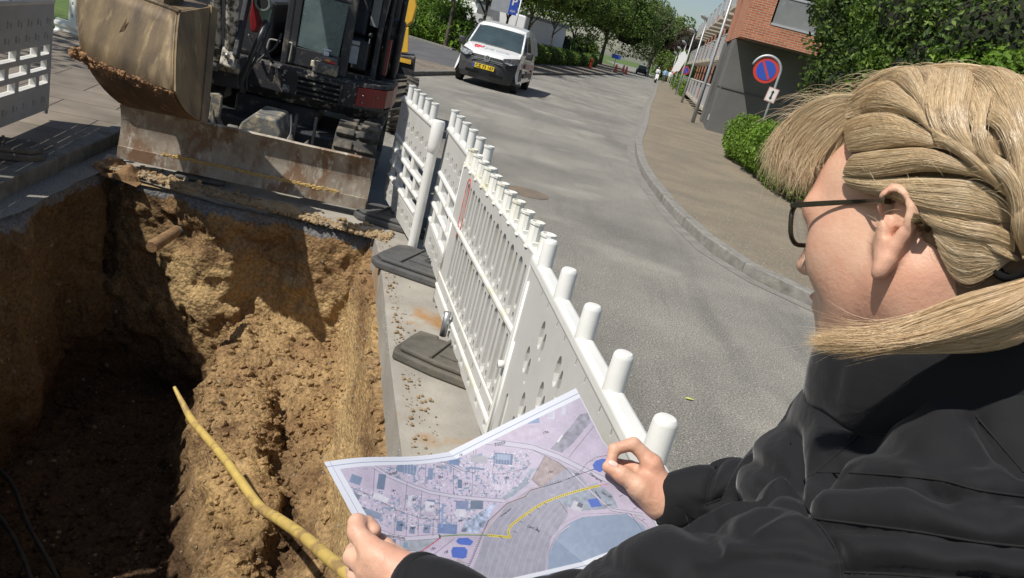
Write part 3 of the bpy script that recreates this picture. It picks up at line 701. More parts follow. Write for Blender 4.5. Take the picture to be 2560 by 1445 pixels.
def brick_panel(L_, ncap, label, cap_sp, cap0, thick_post=True, group=GB, seed=0):
    r_ = at0('site_barrier', label, 'barrier', group); zb, zt = 0.10, 0.955
    holes = []; rows = [(0.222+0.115*k, 0.074) for k in range(3)]
    for k, (z, hh) in enumerate(rows):
        p = 0.40; x = 0.06+(0.20 if k % 2 else 0.0)
        if k % 2: holes.append(rrect(0.14, zb+z+0.035, 0.15, hh, 0.012, 2)); x = 0.27
        while x+0.10 < L_-0.05:
            e_ = min(x+0.335, L_-0.05); holes.append(rrect((x+e_)/2, zb+z+0.035, e_-x, hh, 0.012, 2)); x += p
    for z in (0.10, 0.60, 0.71):
        x = 0.07+(0.03 if z == 0.71 else 0)
        while x < L_-0.11:
            holes.append(rrect(x, zb+z, 0.038, 0.050, 0.010, 2)); holes.append(rrect(x+0.056, zb+z-0.012, 0.026, 0.046, 0.009, 2)); x += 0.185
    mb = MB(); plate(mb, [(0, zb), (L_, zb), (L_, zt), (0, zt)], holes, -0.022, 0.022); mb.build('panel', M['white_panel'], r_, bevel=0.003, segs=1)
    mb = MB(); back = MB()
    for z in (0.10, 0.60, 0.71): back.box((L_/2, 0, zb+z), (L_-0.05, 0.006, 0.06))
    back.build('notch_web', M['white'], r_)
    # relief bars over the brick field
    for k in range(4):
        z = zb+0.205+0.115*k; mb.tube([(0.05, 0.018, z), (L_-0.05, 0.018, z)], 0.020, 8)
    for k, (z, hh) in enumerate(rows):
        x = (0.27 if k % 2 else 0.06)-0.032+(0.0 if k % 2 else 0.40)
        while x < L_-0.08: mb.tube([(x, 0.016, zb+z-0.02), (x, 0.016, zb+z+0.09)], 0.024, 8); x += 0.40
    mb.build('brick_grille', M['white'], r_, smooth=True, auto=50)
    mb = MB()
    mb.tube([(0.02, 0.012, zb+0.535), (L_-0.02, 0.012, zb+0.535)], 0.018, 8); mb.tube([(0.0, 0, zt), (L_, 0, zt)], 0.030, 10); mb.tube([(0.02, 0.012, zb+0.17), (L_-0.02, 0.012, zb+0.17)], 0.012, 8)
    mb.build('rail', M['white'], r_, smooth=True, auto=50)
    mb = MB(); mb.tube([(0.0, 0, 0.06), (0.0, 0, zt+0.01)], 0.036, 14); mb.build('post', M['white'], r_, smooth=True, auto=50)
    if thick_post:
        mb = MB(); mb.lathe((0, 0, zt-0.19), (0, 0, 1), [(0, 0.025), (0.02, 0.040), (0.06, 0.046), (0.235, 0.046), (0.245, 0.040), (0.247, 0.02)], 16); mb.build('post_sleeve', M['white'], r_, smooth=True, auto=40)
    mb = MB(); mb.tube([(L_, 0, 0.06), (L_, 0, zt-0.02)], 0.017, 10); mb.build('hook_rod', M['white'] if seed else M['grey_metal'], r_, smooth=True, auto=50)
    caps(r_, [cap0+cap_sp*i for i in range(ncap)], zt+0.02, 0.125, 0.028, M['white'], rim=1, seg=14)
    return r_
def place(r_, near, far):
    d = np.array(far[:2])-np.array(near[:2]); r_.location = (near[0], near[1], near[2] if len(near) > 2 else 0); r_.rotation_euler = (0, 0, math.atan2(d[1], d[0]))
C_ = brick_panel(1.47, 6, 'white barrier with brick-shaped openings, between the slotted barrier and the one by the excavator tyre', 0.262, 0.13)
place(C_, (-0.28, 4.12, 0), (-0.71, 5.52))
D_ = brick_panel(1.30, 5, 'white barrier with brick-shaped openings and a thick capped post, nearest the excavator', 0.222, 0.2)
place(D_, (-0.79, 5.42, 0), (-1.29, 6.62))
# slotted barrier
def slot_panel(L_):
    r_ = at0('site_barrier', 'dirty white barrier with tall vertical slots and a red paint mark', 'barrier', GB); zb, zt = 0.09, 0.93
    holes = []; n = int((L_-0.10)/0.155)
    for i in range(n):
        x = 0.085+i*0.155
        holes.append(rrect(x, zb+0.66, 0.058, 0.255)); 
        if i < n-1: holes.append(rrect(x+0.0775, zb+0.685, 0.030, 0.19)); holes.append(rrect(x+0.0775, zb+0.555, 0.026, 0.035))
        holes.append(rrect(x, zb+0.335, 0.062, 0.315))
        if i < n-1: holes.append(rrect(x+0.0775, zb+0.36, 0.032, 0.23)); holes.append(rrect(x+0.0775, zb+0.205, 0.026, 0.04))
    for i in range(int(L_/0.2)-1): holes.append(rrect(0.15+0.2*i, zb+0.125, 0.018, 0.038)); holes.append(rrect(0.15+0.2*i, zb+0.045, 0.06, 0.03, 0.008))
    mb = MB(); plate(mb, [(0, zb), (L_, zb), (L_, zt), (0, zt)], holes, -0.002, 0.022); mb.build('panel', M['white_panel'], r_, bevel=0.0025, segs=1)
    mb = MB(); mb.box((L_/2, -0.012, (zb+zt)/2), (L_-0.01, 0.006, zt-zb-0.01)); mb.build('back_web', M['white'], r_)
    mb = MB()
    for i in range(n):
        x = 0.085+i*0.155
        for dx in (-0.014, 0.0775): mb.tube([(x+dx, -0.002, zb+0.57), (x+dx, -0.002, zb+0.76)], 0.0095, 6); mb.tube([(x+dx, -0.002, zb+0.21), (x+dx, -0.002, zb+0.46)], 0.0105, 6)
    mb.build('slot_ribs', M['white'], r_, smooth=True, auto=50)
    mb = MB(); mb.box((L_/2, 0.02, zb+0.515), (L_, 0.03, 0.02)); mb.box((L_/2, 0.0, zt+0.008), (L_, 0.05, 0.016)); mb.tube([(0.0, 0.016, zb+0.165), (L_, 0.016, zb+0.165)], 0.012, 8)
    mb.tube([(0.0, 0.012, zb+0.085), (L_, 0.012, zb+0.085)], 0.020, 8)
    mb.build('rail', M['white_dirty'], r_, bevel=0.004)
    for x_, y_, za, zz, rr in ((L_-0.006, 0.01, zb-0.03, zt, 0.014), (0.006, 0.01, zb-0.03, zt, 0.014), (L_-0.045, 0.022, zb+0.2, zb+0.5, 0.008)):
        mb = MB(); mb.tube([(x_, y_, za), (x_, y_, zz)], rr, 8); mb.build('edge_rod', M['white'], r_, smooth=True)
    xs = [0.055+0.1625*i for i in range(11)]
    for x in xs:
        mb = MB(); mb.lathe((x, 0, zt), (0, 0, 1), [(0.0, 0.034), (0.012, 0.030), (0.095, 0.0275), (0.098, 0.0315), (0.108, 0.0315), (0.109, 0.024), (0.098, 0.021)], 10)
        for s_ in (-1, 1): mb.box((x+s_*0.042, 0, zt+0.022), (0.018, 0.030, 0.022))
        mb.build('knob', M['white_dirty'], r_, smooth=True, auto=30)
    # red painted oval round the farthest upper slot
    x = 0.085+(n-1)*0.155; pts = rrect(x, zb+0.66, 0.086, 0.30, None, 5); pts.append(pts[0])
    mb = MB()
    for a_, b_ in zip(pts[:-1], pts[1:]): mb.box(((a_[0]+b_[0])/2, 0.0235, (a_[1]+b_[1])/2), (math.hypot(b_[0]-a_[0], b_[1]-a_[1])*1.15, 0.002, 0.011), [[(b_[0]-a_[0])/max(1e-6, math.hypot(b_[0]-a_[0], b_[1]-a_[1])), 0, (b_[1]-a_[1])/max(1e-6, math.hypot(b_[0]-a_[0], b_[1]-a_[1]))], [0, 1, 0], [-(b_[1]-a_[1])/max(1e-6, math.hypot(b_[0]-a_[0], b_[1]-a_[1])), 0, (b_[0]-a_[0])/max(1e-6, math.hypot(b_[0]-a_[0], b_[1]-a_[1]))]])
    mb.box((x+0.02, 0.0245, zb+0.50), (0.016, 0.002, 0.07)); mb.build('red_mark', M['redpaint'], r_)
    return r_
B_ = slot_panel(1.74); place(B_, (0.10, 2.80, 0), (-0.42, 4.41))
# nearest barrier with lens-shaped perforations
def lens_panel(L_):
    r_ = at0('site_barrier', 'clean white barrier with lens-shaped perforations beside the woman', 'barrier', GB); zb, zt = 0.10, 0.925
    holes = []; small = []
    x = 0.12; i = 0
    while x < L_-0.14:
        for z, dx in ((0.70, 0.0), (0.56, 0.10), (0.43, 0.0)):
            holes.append(lens(x+dx, zb+z, 0.052, 0.105)); holes.append(lens(x+dx-0.052, zb+z-0.022, 0.032, 0.105))
        small.append((x+0.02, zb+0.80)); small.append((x+0.13, zb+0.80)); x += 0.27; i += 1
    x = 0.10
    while x < L_-0.1: holes.append(rrect(x+0.05, zb+0.22, 0.055, 0.28, 0.027, 4)); x += 0.17
    for (a_, b_) in small: holes.append(rrect(a_, b_, 0.008, 0.022, 0.004, 1))
    mb = MB(); plate(mb, [(0, zb), (L_, zb), (L_, zt), (0, zt)], holes, 0.0, 0.022); mb.build('panel', M['white_panel'], r_, bevel=0.003, segs=1)
    mb = MB(); mb.box((L_/2, -0.008, zb+0.58), (L_-0.01, 0.006, zt-zb-0.35)); mb.build('back_web', M['white'], r_)
    mb = MB(); x = 0.12
    while x < L_-0.14:
        for z, dx in ((0.70, 0.0), (0.56, 0.10), (0.43, 0.0)): mb = MB(); mb.prism([(x+dx-0.026, -0.004, zb+z-0.05), (x+dx, 0.010, zb+z-0.05), (x+dx+0.026, -0.004, zb+z-0.05)], (0, 0.001, 0.10)); mb.build('lens_web', M['white'], r_)
        x += 0.27
    for xx in np.arange(0.10, L_-0.1, 0.17): mb = MB(); mb.tube([(xx+0.05, 0.0, zb+0.05), (xx+0.035, 0.0, zb+0.2), (xx+0.05, 0.0, zb+0.38)], 0.022, 8); mb.build('slot_web', M['white'], r_, smooth=True, auto=40)
    mb = MB(); mb.box((L_/2, 0.0, zt+0.012), (L_, 0.058, 0.05)); mb.build('rail', M['white'], r_, bevel=0.016, segs=4, smooth=True, auto=40)
    mb = MB(); mb.tube([(L_, 0.0, zb-0.03), (L_, 0.0, zt+0.04)], 0.026, 14); mb.build('post', M['white'], r_, smooth=True, auto=50)
    mb = MB(); mb.tube([(L_-0.05, 0.022, zb+0.02), (L_-0.05, 0.022, zt-0.06)], 0.007, 8); mb.build('edge_rod', M['white'], r_, smooth=True)
    mb = MB(); mb.tube([(L_-0.075, 0.022, zb+0.02), (L_-0.075, 0.022, zt-0.3)], 0.007, 8); mb.build('edge_rod', M['white'], r_, smooth=True)
    mb = MB(); mb.tube([(L_-0.02, 0.024, zb+0.4), (L_-0.02, 0.05, zb+0.4)], 0.016, 8); mb.build('stub', M['white'], r_, smooth=True)
    caps(r_, [0.17+0.315*i for i in range(6)], zt+0.03, 0.105, 0.0275, M['white'], seg=24)
    return r_
A_ = lens_panel(1.87); place(A_, (0.487, 0.985, 0), (0.06, 2.83))
# barriers on the left sidewalk
L1 = brick_panel(1.9, 8, 'shaded white barrier with brick-shaped openings standing on the left sidewalk', 0.225, 0.15, group=GB, seed=0)
place(L1, (-3.56, 4.31, 0.10), (-4.08, 6.16)); 
L2 = clone(L1, (-3.0, 2.40, 0.10), label='white brick-patterned barrier in the middle of the left sidewalk row, beside the pit')
L3 = clone(L1, (-2.45, 0.5, 0.10), label='white brick-patterned barrier at the near left corner of the pit')
for o_ in (L2, L3): o_.rotation_euler = (0, 0, math.atan2(1.85, -0.52))
BK = brick_panel(1.9, 8, 'white barrier with a perforated post standing by the grass behind the bucket', 0.225, 0.15, group=GB, seed=1)
p0, p1 = G(225, 122, 0.0), G(120, 68, 0.0)
# perforated post and base rail standing near the grass
PB = empty('site_barrier', G(176, 100, 0.0), 'white perforated post and base rail of a barrier beside the grass', 'barrier')
q0, q1 = G(140, 88, 0.0), G(262, 130, 0.0); t = nrm(q1-q0)
mb = MB(); 
for z in (0.06, 0.19): mb.tube([q0+np.array([0,0,z]), q1+np.array([0,0,z])], 0.05, 8)
mb.box((q0+q1)/2+np.array([0,0,0.13]), (np.linalg.norm(q1-q0), 0.04, 0.26), [t, np.cross([0,0,1], t), [0,0,1]]); mb.build('base_rail', M['white'], PB, smooth=True, auto=40)
c = G(181, 104, 0.0)
mb = MB(); plate(mb, [(-0.14, 0.2), (-0.08, 0.30), (-0.07, 1.05), (0.07, 1.05), (0.08, 0.30), (0.14, 0.2)], [rrect(0.0, 0.36+0.17*k, 0.035, 0.05) for k in range(4)], -0.03, 0.03)
ang = math.atan2(t[1], t[0]); RM = np.array(Matrix.Rotation(ang, 3, 'Z'))
mb.v = [v@RM.T+c for v in mb.v]; mb.build('perforated_post', M['white'], PB, bevel=0.006)
bpy.data.objects.remove(BK, do_unlink=True) if False else None
def drop(root):
    for ch in list(root.children): drop(ch)
    bpy.data.objects.remove(root, do_unlink=True)
drop(BK)
# rubber feet
M['foot'] = mat('recycled_rubber', (0.125,0.115,0.095), (0.075,0.07,0.06), 6, rough=0.8, c3=(0.17,0.145,0.11), s3=2.6, w3=(0.5, 0.68), bump=0.004, bscale=55, spec=0.3)
M['foot_blue'] = mat('dusty_rubber', (0.10,0.10,0.098), (0.062,0.062,0.062), 6, rough=0.8, c3=(0.15,0.14,0.12), s3=2.6, w3=(0.55, 0.75), bump=0.004, bscale=55, spec=0.3)
def foot(label, c, ang, m, LL=0.80, WW=0.36, hh=0.078, notch=True):
    r_ = empty('barrier_foot', (0, 0, 0), label, 'barrier foot', 'black rubber barrier feet')
    l, w, k = LL/2, WW/2, 0.07
    if notch: pl = [(-l, -w+0.09), (-l+0.02, -w+0.03), (-0.15, -w), (l-k, -w), (l, -w+k), (l, w-k), (l-k, w), (-l+0.22, w), (-l+0.20, w-0.03), (-l+0.13, w-0.035), (-l+0.12, w), (-l, w-0.02)]
    else: pl = [(-l, -w+k), (-l+k, -w), (l-k, -w), (l, -w+k), (l, w-k), (l-k, w), (-l+k, w), (-l, w-k)]
    mb = MB(); mb.prism([(x, y, 0.0) for x, y in pl], (0, 0, hh*0.62)); mb.prism([(x*0.93, y*0.88, hh*0.62) for x, y in pl], (0, 0, hh*0.38))
    mb.build('rubber_block', m, r_, bevel=0.012, segs=3)
    mb = MB(); mb.box((-l*0.45, 0, hh+0.006), (0.018, WW*0.8, 0.016)); mb.box((l*0.3, 0, hh+0.006), (0.018, WW*0.8, 0.014)); mb.box((-l*0.1, -w*0.4, hh+0.004), (LL*0.3, 0.02, 0.012)); mb.box((-l*0.1, w*0.4, hh+0.004), (LL*0.3, 0.02, 0.012))
    mb.build('raised_ribs', m, r_, bevel=0.004)
    mb = MB()
    for x in (-0.05, 0.08): mb.lathe((x, 0, hh-0.01), (0, 0, 1), [(0, 0.035), (0.03, 0.035), (0.03, 0.022), (0.0, 0.02)], 12)
    mb.build('socket', m, r_, smooth=True, auto=40)
    r_.location = (c[0], c[1], c[2]); r_.rotation_euler = (0, 0, ang); return r_
foot('weathered rubber foot with a carrying notch, nearest on the concrete strip', (-0.10, 3.63, 0.024), R(-14), M['foot'])
foot('square-edged black rubber foot under the joint of the two brick-patterned barriers', (-0.55, 5.05, 0.024), R(-13), M['foot_blue'], notch=False, WW=0.50)
foot('flat rubber foot beside the right end of the dozer blade', (-1.02, 6.08, 0.02), R(-8), M['foot_blue'], LL=0.72, WW=0.42, notch=False)
mb = MB(); mb.tube([(-0.30, 3.86, 0.1), (-0.30, 3.86, 0.24)], 0.019, 12); tag(mb.build('peg', M['grey_metal'], smooth=True, origin=(-0.3,3.86,0.1)), 'grey steel peg standing in the nearest rubber foot', 'peg')

c_ = G(2, 392, 0.1); foot('dark rubber foot lying in the shade on the left sidewalk, beside the kerb', (c_[0]-0.12, c_[1], 0.108), R(35), M['foot'], LL=0.7)
# ================================================================== EXCAVATOR
def splat(name, base, mud, sc=14, lo=0.5, hi=0.62, rough=0.6, metal=0, **k):
    return mat(name, base, tuple(x*0.6 for x in base), sc*0.4, rough=rough, metal=metal, c3=mud, s3=sc, w3=(lo, hi), bump=0.002, bscale=50, **k)
M['ex_black'] = splat('dusty_black_steel', (0.030,0.031,0.036), (0.16,0.14,0.11), 9, 0.56, 0.72, 0.5)
M['ex_mud'] = splat('mud_spattered_black', (0.022,0.022,0.022), (0.30,0.26,0.20), 22, 0.56, 0.64, 0.6)
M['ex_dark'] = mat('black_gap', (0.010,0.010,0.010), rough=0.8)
M['ex_red'] = splat('dark_red_paint', (0.25,0.012,0.015), (0.10,0.02,0.02), 5, 0.5, 0.7, 0.35)
M['ex_cyl'] = splat('mud_spattered_cylinder', (0.05,0.047,0.042), (0.52,0.48,0.40), 16, 0.44, 0.56, 0.5)
M['ex_grey'] = splat('caked_grey_steel', (0.16,0.16,0.15), (0.34,0.29,0.20), 12, 0.5, 0.6, 0.8)
M['steel'] = mat('bright_steel', (0.45,0.44,0.42), (0.30,0.28,0.25), 8, rough=0.35, metal=0.9)
M['trackrubber'] = splat('muddy_track_rubber', (0.055,0.052,0.046), (0.17,0.145,0.11), 6, 0.46, 0.62, 0.85)
M['hose'] = mat('hydraulic_hose', (0.02,0.021,0.024), (0.04,0.04,0.045), 12, rough=0.4)
def blade_mat():
    m = bpy.data.materials.new('rusty_blade_steel'); m.use_nodes = True; n = m.node_tree; L = n.links; b = n.nodes['Principled BSDF']; N = lambda t: n.nodes.new(t)
    tc = N('ShaderNodeTexCoord')
    def no(sc, st=None, d=8, r=0.65):
        s = tc.outputs['Object']
        if st: mp = N('ShaderNodeMapping'); L.new(s, mp.inputs[0]); mp.inputs['Scale'].default_value = st; s = mp.outputs[0]
        k = N('ShaderNodeTexNoise'); L.new(s, k.inputs['Vector']); k.inputs['Scale'].default_value = sc; k.inputs['Detail'].default_value = d; k.inputs['Roughness'].default_value = r; return k.outputs[0]
    def mr(x, a, c):
        q = N('ShaderNodeMapRange'); L.new(x, q.inputs[0]); q.inputs[1].default_value = a; q.inputs[2].default_value = c; return q.outputs[0]
    def mx(f, a, c):
        q = N('ShaderNodeMix'); q.data_type = 'RGBA'; L.new(f, q.inputs[0])
        for k, v in ((6, a), (7, c)):
            if isinstance(v, tuple): q.inputs[k].default_value = (*v, 1)
            else: L.new(v, q.inputs[k])
        return q.outputs[2]
    c = mx(mr(no(3.5, (1, 1, 0.8)), 0.42, 0.6), (0.38,0.335,0.27), (0.27,0.225,0.175))
    c = mx(mr(no(6, (1, 1, 0.5)), 0.48, 0.60), c, (0.22,0.135,0.08))
    c = mx(mr(no(20, (1, 1, 0.35)), 0.54, 0.66), c, (0.50,0.46,0.39))
    c = mx(mr(no(2.2, (1, 1, 0.6)), 0.6, 0.7), c, (0.13,0.075,0.045))
    L.new(c, b.inputs['Base Color']); b.inputs['Roughness'].default_value = 0.62; b.inputs['Metallic'].default_value = 0.15
    bu = N('ShaderNodeBump'); bu.inputs['Distance'].default_value = 0.003; L.new(no(30, None, 6), bu.inputs['Height']); L.new(bu.outputs[0], b.inputs['Normal'])
    return m
M['blade'] = blade_mat()
M['bucket'] = mat('scratched_bucket_steel', (0.23,0.165,0.09), (0.085,0.062,0.042), 3.0, rough=0.5, rough2=0.7, metal=0.35, c3=(0.36,0.27,0.15), s3=5, w3=(0.55,0.72), bump=0.003, bscale=22, stretch=(1.6, 1.6, 0.5))
M['bucket_rust_shade'] = mat('shaded_rusty_steel', (0.17,0.095,0.045), (0.085,0.05,0.028), 5, rough=0.75, metal=0.2, c3=(0.33,0.20,0.10), s3=9, bump=0.004, bscale=30)  # rusty steel, darkened for the shade under the bucket
EX_ANG = R(10.52); EX_C = np.array([-2.2465, 5.8367, 0.0])
EXM = np.array([[math.cos(EX_ANG), -math.sin(EX_ANG), 0], [math.sin(EX_ANG), math.cos(EX_ANG), 0], [0, 0, 1]])
EX = empty('mini_excavator', EX_C, 'black and red mini excavator with lowered dozer blade at the far rim of the pit', 'excavator')
def exw(p): return np.asarray(p, float)@EXM.T+EX_C
def exb(mb, name, m, parent=EX, **k):
    mb.v = [exw(v) for v in mb.v]; return mb.build(name, m, parent, **k)
# dozer blade
prof = [(0.00,0.09),(0.015,0.19),(0.035,0.28),(0.030,0.38),(0.000,0.46),(-0.025,0.50),(-0.005,0.512),(0.03,0.48),(0.065,0.38),(0.07,0.28),(0.05,0.18),(0.03,0.09)]
mb = MB(); n = 24; xs = np.linspace(-0.955, 0.955, n+1); k = len(prof)
mb.add([(x, p[0], p[1]+0.003*vnoise(np.array([x*5, p[1]*9, 1.0])).item()) for x in xs for p in prof], [(i*k+j, i*k+(j+1) % k, (i+1)*k+(j+1) % k, (i+1)*k+j) for i in range(n) for j in range(k)]+[tuple(range(k)), tuple(n*k+j for j in reversed(range(k)))])
BL = exb(mb, 'dozer_blade', M['blade'], smooth=True, auto=40)
mb = MB(); mb.box((0, -0.006, 0.135), (1.90, 0.016, 0.10)); exb(mb, 'cutting_edge', M['blade'], BL, bevel=0.003)
ORG[BL.name] = EX_C
mb = MB(); rg = random.Random(3)
for i in range(700):
    x = rg.uniform(-0.62, 0.72); r = 0.004+0.007*rg.random(); mb.ico((x, -0.010, 0.190+rg.gauss(0, 0.006)), r, 1, 0.3, (1.6, 0.8, 0.8))
exb(mb, 'packed_sand', mat('packed_sand', (0.52,0.36,0.13), (0.42,0.28,0.11), 20, rough=0.95), BL, fix=False)
for s_ in (-1, 1):
    mb = MB(); mb.box((s_*0.36, 0.48, 0.22), (0.10, 0.85, 0.10)); exb(mb, 'blade_arm', M['ex_grey'], bevel=0.01)
    mb = MB(); mb.prism([(s_*0.36-0.02, 0.08, 0.20), (s_*0.36-0.02, 0.32, 0.20), (s_*0.36-0.02, 0.08, 0.46)], (0.04, 0, 0)); exb(mb, 'gusset', M['ex_grey'])
# ram cover behind the blade
mb = MB(); mb.prism([(-0.17,0.22,0.40),(-0.13,0.22,0.52),(-0.05,0.22,0.60),(0.13,0.22,0.60),(0.18,0.22,0.50),(0.17,0.22,0.36)], (0.02, 0.42, 0.03)); exb(mb, 'ram_cover', M['ex_grey'], bevel=0.014)
mb = MB(); mb.lathe((-0.24, 0.28, 0.44), (1, 0, 0), [(0,0.03),(0.01,0.036),(0.07,0.036),(0.08,0.03)], 14); exb(mb, 'pin', M['ex_grey'], smooth=True, auto=40)
for (a_, b_, c_) in [((0.20,0.2,0.42),(0.30,0.2,0.42),(0.27,0.2,0.52)), ((-0.42,0.25,0.42),(-0.33,0.25,0.42),(-0.36,0.25,0.56)), ((0.33,0.2,0.42),(0.42,0.2,0.40),(0.40,0.2,0.50))]:
    mb = MB(); mb.prism([a_, b_, c_], (0, 0.05, 0)); exb(mb, 'bracket', M['ex_grey'], bevel=0.004)
for x0 in (0.24, 0.40):
    mb = MB(); mb.box((x0, 0.55, 0.52), (0.025, 0.03, 0.24)); exb(mb, 'bracket', M['ex_black'], bevel=0.004)
mb = MB(); mb.tube(catmull([(0.20,0.5,0.62),(0.24,0.35,0.5),(0.22,0.3,0.42),(0.28,0.32,0.36)], 6), 0.012, 8); exb(mb, 'hose', M['hose'], smooth=True)
mb = MB(); mb.prism([(-0.44,0.35,0.46),(-0.44,0.35,0.64),(-0.41,0.35,0.64),(-0.41,0.35,0.49),(-0.33,0.35,0.49),(-0.33,0.35,0.66),(-0.36,0.35,0.68),(-0.46,0.35,0.66)], (0, 0.06, 0)); exb(mb, 'yoke', M['ex_grey'], bevel=0.005)
# undercarriage
mb = MB(); mb.box((0, 1.25, 0.34), (1.15, 1.1, 0.28)); mb.box((0, 1.3, 0.55), (0.7, 0.7, 0.2)); exb(mb, 'undercarriage', M['ex_black'], bevel=0.03)
for s_ in (-1, 1):
    xc = s_*0.755; w = 0.36; T = []
    y0, y1, zc, r = 0.66, 2.05, 0.345, 0.275
    m_ = 30
    loop = []
    for kk in range(m_//2+1): a = R(-90-180*kk/(m_//2)); loop.append((y0+r*math.cos(a), zc+r*math.sin(a), a))
    for kk in range(1, 9): loop.append((y0+(y1-y0)*kk/9, zc+r, R(90)))
    for kk in range(m_//2+1): a = R(90-180*kk/(m_//2)); loop.append((y1+r*math.cos(a), zc+r*math.sin(a), a))
    for kk in range(1, 9): loop.append((y1-(y1-y0)*kk/9, zc-r, R(-90)))
    mb = MB(); nn = len(loop)
    V_ = [(xc+sx_*w/2, y+dr*math.cos(a), z+dr*math.sin(a)) for (y, z, a) in loop for sx_, dr in ((-1, 0), (1, 0), (1, -0.05), (-1, -0.05))]
    mb.add(V_, [(i*4+j, i*4+(j+1) % 4, ((i+1) % nn)*4+(j+1) % 4, ((i+1) % nn)*4+j) for i in range(nn) for j in range(4)])
    for i, (y, z, a) in enumerate(loop):
        if i % 2: continue
        e = np.array([0, math.cos(a), math.sin(a)]); t_ = np.array([0, -math.sin(a), math.cos(a)])
        for dx in (-0.095, 0.095): mb.box(np.array([xc+dx, y, z])+e*0.02, (0.15, 0.045, 0.075), [[1, 0, 0], e, t_])
        mb.box(np.array([xc, y, z])+e*0.006, (0.05, 0.02, 0.05), [[1, 0, 0], e, t_])
    exb(mb, 'track', M['trackrubber'], bevel=0.008)
    for yy in (y0, y1):
        mb = MB(); mb.lathe((xc-0.12, yy, zc), (1, 0, 0), [(0,0.08),(0.02,0.2),(0.22,0.2),(0.24,0.08)], 20); exb(mb, 'track_wheel', M['ex_black'], smooth=True, auto=40)
# house: plan outline swept in height
plan = [(-0.92,1.75),(-0.86,1.25),(-0.68,0.98),(-0.42,0.90),(-0.05,0.86),(0.08,0.84),(0.54,0.86),(0.66,0.89),(0.80,0.98),(0.90,1.12),(0.95,1.35),(0.97,1.9),(0.92,2.5),(0.6,2.95),(0.0,3.1),(-0.6,2.95),(-0.9,2.5)]
def sweep(plan, z0, z1, s0=1.0, s1=1.0):
    c = np.array([0.0, 1.9]); mb = MB(); n = len(plan); P_ = np.array(plan)
    a = c+(P_-c)*s0; b = c+(P_-c)*s1
    mb.add([(p[0], p[1], z0) for p in a]+[(p[0], p[1], z1) for p in b], [(i, (i+1) % n, n+(i+1) % n, n+i) for i in range(n)]+[tuple(range(n-1, -1, -1)), tuple(range(n, 2*n))]); return mb
HS = exb(sweep(plan, 0.66, 0.74, 0.955, 1.0), 'lower_skirt', M['ex_mud'], bevel=0.006)
exb(sweep(plan, 0.743, 0.93, 0.975, 0.975), 'house_frame', M['ex_dark'])
exb(sweep(plan, 0.93, 0.965, 1.004, 0.99), 'deck', M['ex_mud'], bevel=0.006)
def panel_along(pts, z0, z1, th, m, name, holes=None, parent=EX, bev=0.004):
    mb = MB()
    for i in range(len(pts)-1):
        a, b = np.array(pts[i]), np.array(pts[i+1]); t_ = nrm(b-a); n_ = np.array([t_[1], -t_[0]])
        n0 = n_ if i == 0 else nrm(n_+nrm(np.array([nrm(a-np.array(pts[i-1]))[1], -nrm(a-np.array(pts[i-1]))[0]])))
        n1 = n_ if i == len(pts)-2 else nrm(n_+nrm(np.array([nrm(np.array(pts[i+2])-b)[1], -nrm(np.array(pts[i+2])-b)[0]])))
        q = lambda p, nn, o_, z: (p[0]+nn[0]*o_, p[1]+nn[1]*o_, z)
        mb.add([q(a,n0,0,z0),q(b,n1,0,z0),q(b,n1,0,z1),q(a,n0,0,z1),q(a,n0,th,z0),q(b,n1,th,z0),q(b,n1,th,z1),q(a,n0,th,z1)], [(0,1,2,3),(7,6,5,4),(0,4,5,1),(3,2,6,7)]+([(0,3,7,4)] if i == 0 else [])+([(1,5,6,2)] if i == len(pts)-2 else []))
    return exb(mb, name, m, parent, smooth=True, auto=30)
# front grille panel with four slots
gp = MB(); plate(gp, [(0.03,0.742),(0.545,0.742),(0.545,0.932),(0.03,0.932)], [rrect(0.345, 0.765+0.042*k_, 0.36, 0.024, 0.006, 2) for k_ in range(4)], 0.828, 0.838)
exb(gp, 'grille_panel', M['ex_mud'], bevel=0.002)
panel_along([(-0.60,0.94),(-0.42,0.90),(-0.05,0.86),(0.03,0.845)], 0.742, 0.932, 0.012, M['ex_black'], 'front_panel')
panel_along([(0.545,0.86),(0.66,0.89)], 0.742, 0.932, 0.014, M['ex_mud'], 'corner_panel')
panel_along([(0.66,0.89),(0.80,0.98),(0.90,1.12),(0.95,1.35)], 0.765, 0.925, 0.016, M['ex_red'], 'red_panel')
panel_along([(0.95,1.35),(0.97,1.9),(0.92,2.5),(0.6,2.95)], 0.742, 0.932, 0.012, M['ex_red'], 'red_panel')
panel_along([(0.80-0.14,0.886),(0.80,0.976),(0.90,1.116)], 0.742, 0.764, 0.012, M['ex_black'], 'panel_strip')
bp = [(-0.03,0.852,0.90),(0.01,0.85,0.905),(-0.035,0.852,0.855),(0.0,0.85,0.85),(0.05,0.826,0.905),(0.05,0.826,0.845),(0.07,0.826,0.80),(0.035,0.826,0.885),(0.60,0.858,0.83),(0.72,0.905,0.86),(0.84,1.0,0.86),(0.72,0.905,0.80)]
for b_ in bp:
    mb = MB(); mb.ico(b_, 0.0095, 2); exb(mb, 'bolt', M['steel'], smooth=True, fix=False)
mb = MB(); mb.box((0.075, 0.824, 0.785), (0.055, 0.004, 0.06)); exb(mb, 'worn_label', mat('worn_sticker', (0.35,0.35,0.34), (0.08,0.08,0.08), 40, rough=0.6, mix=(0.45,0.55)))
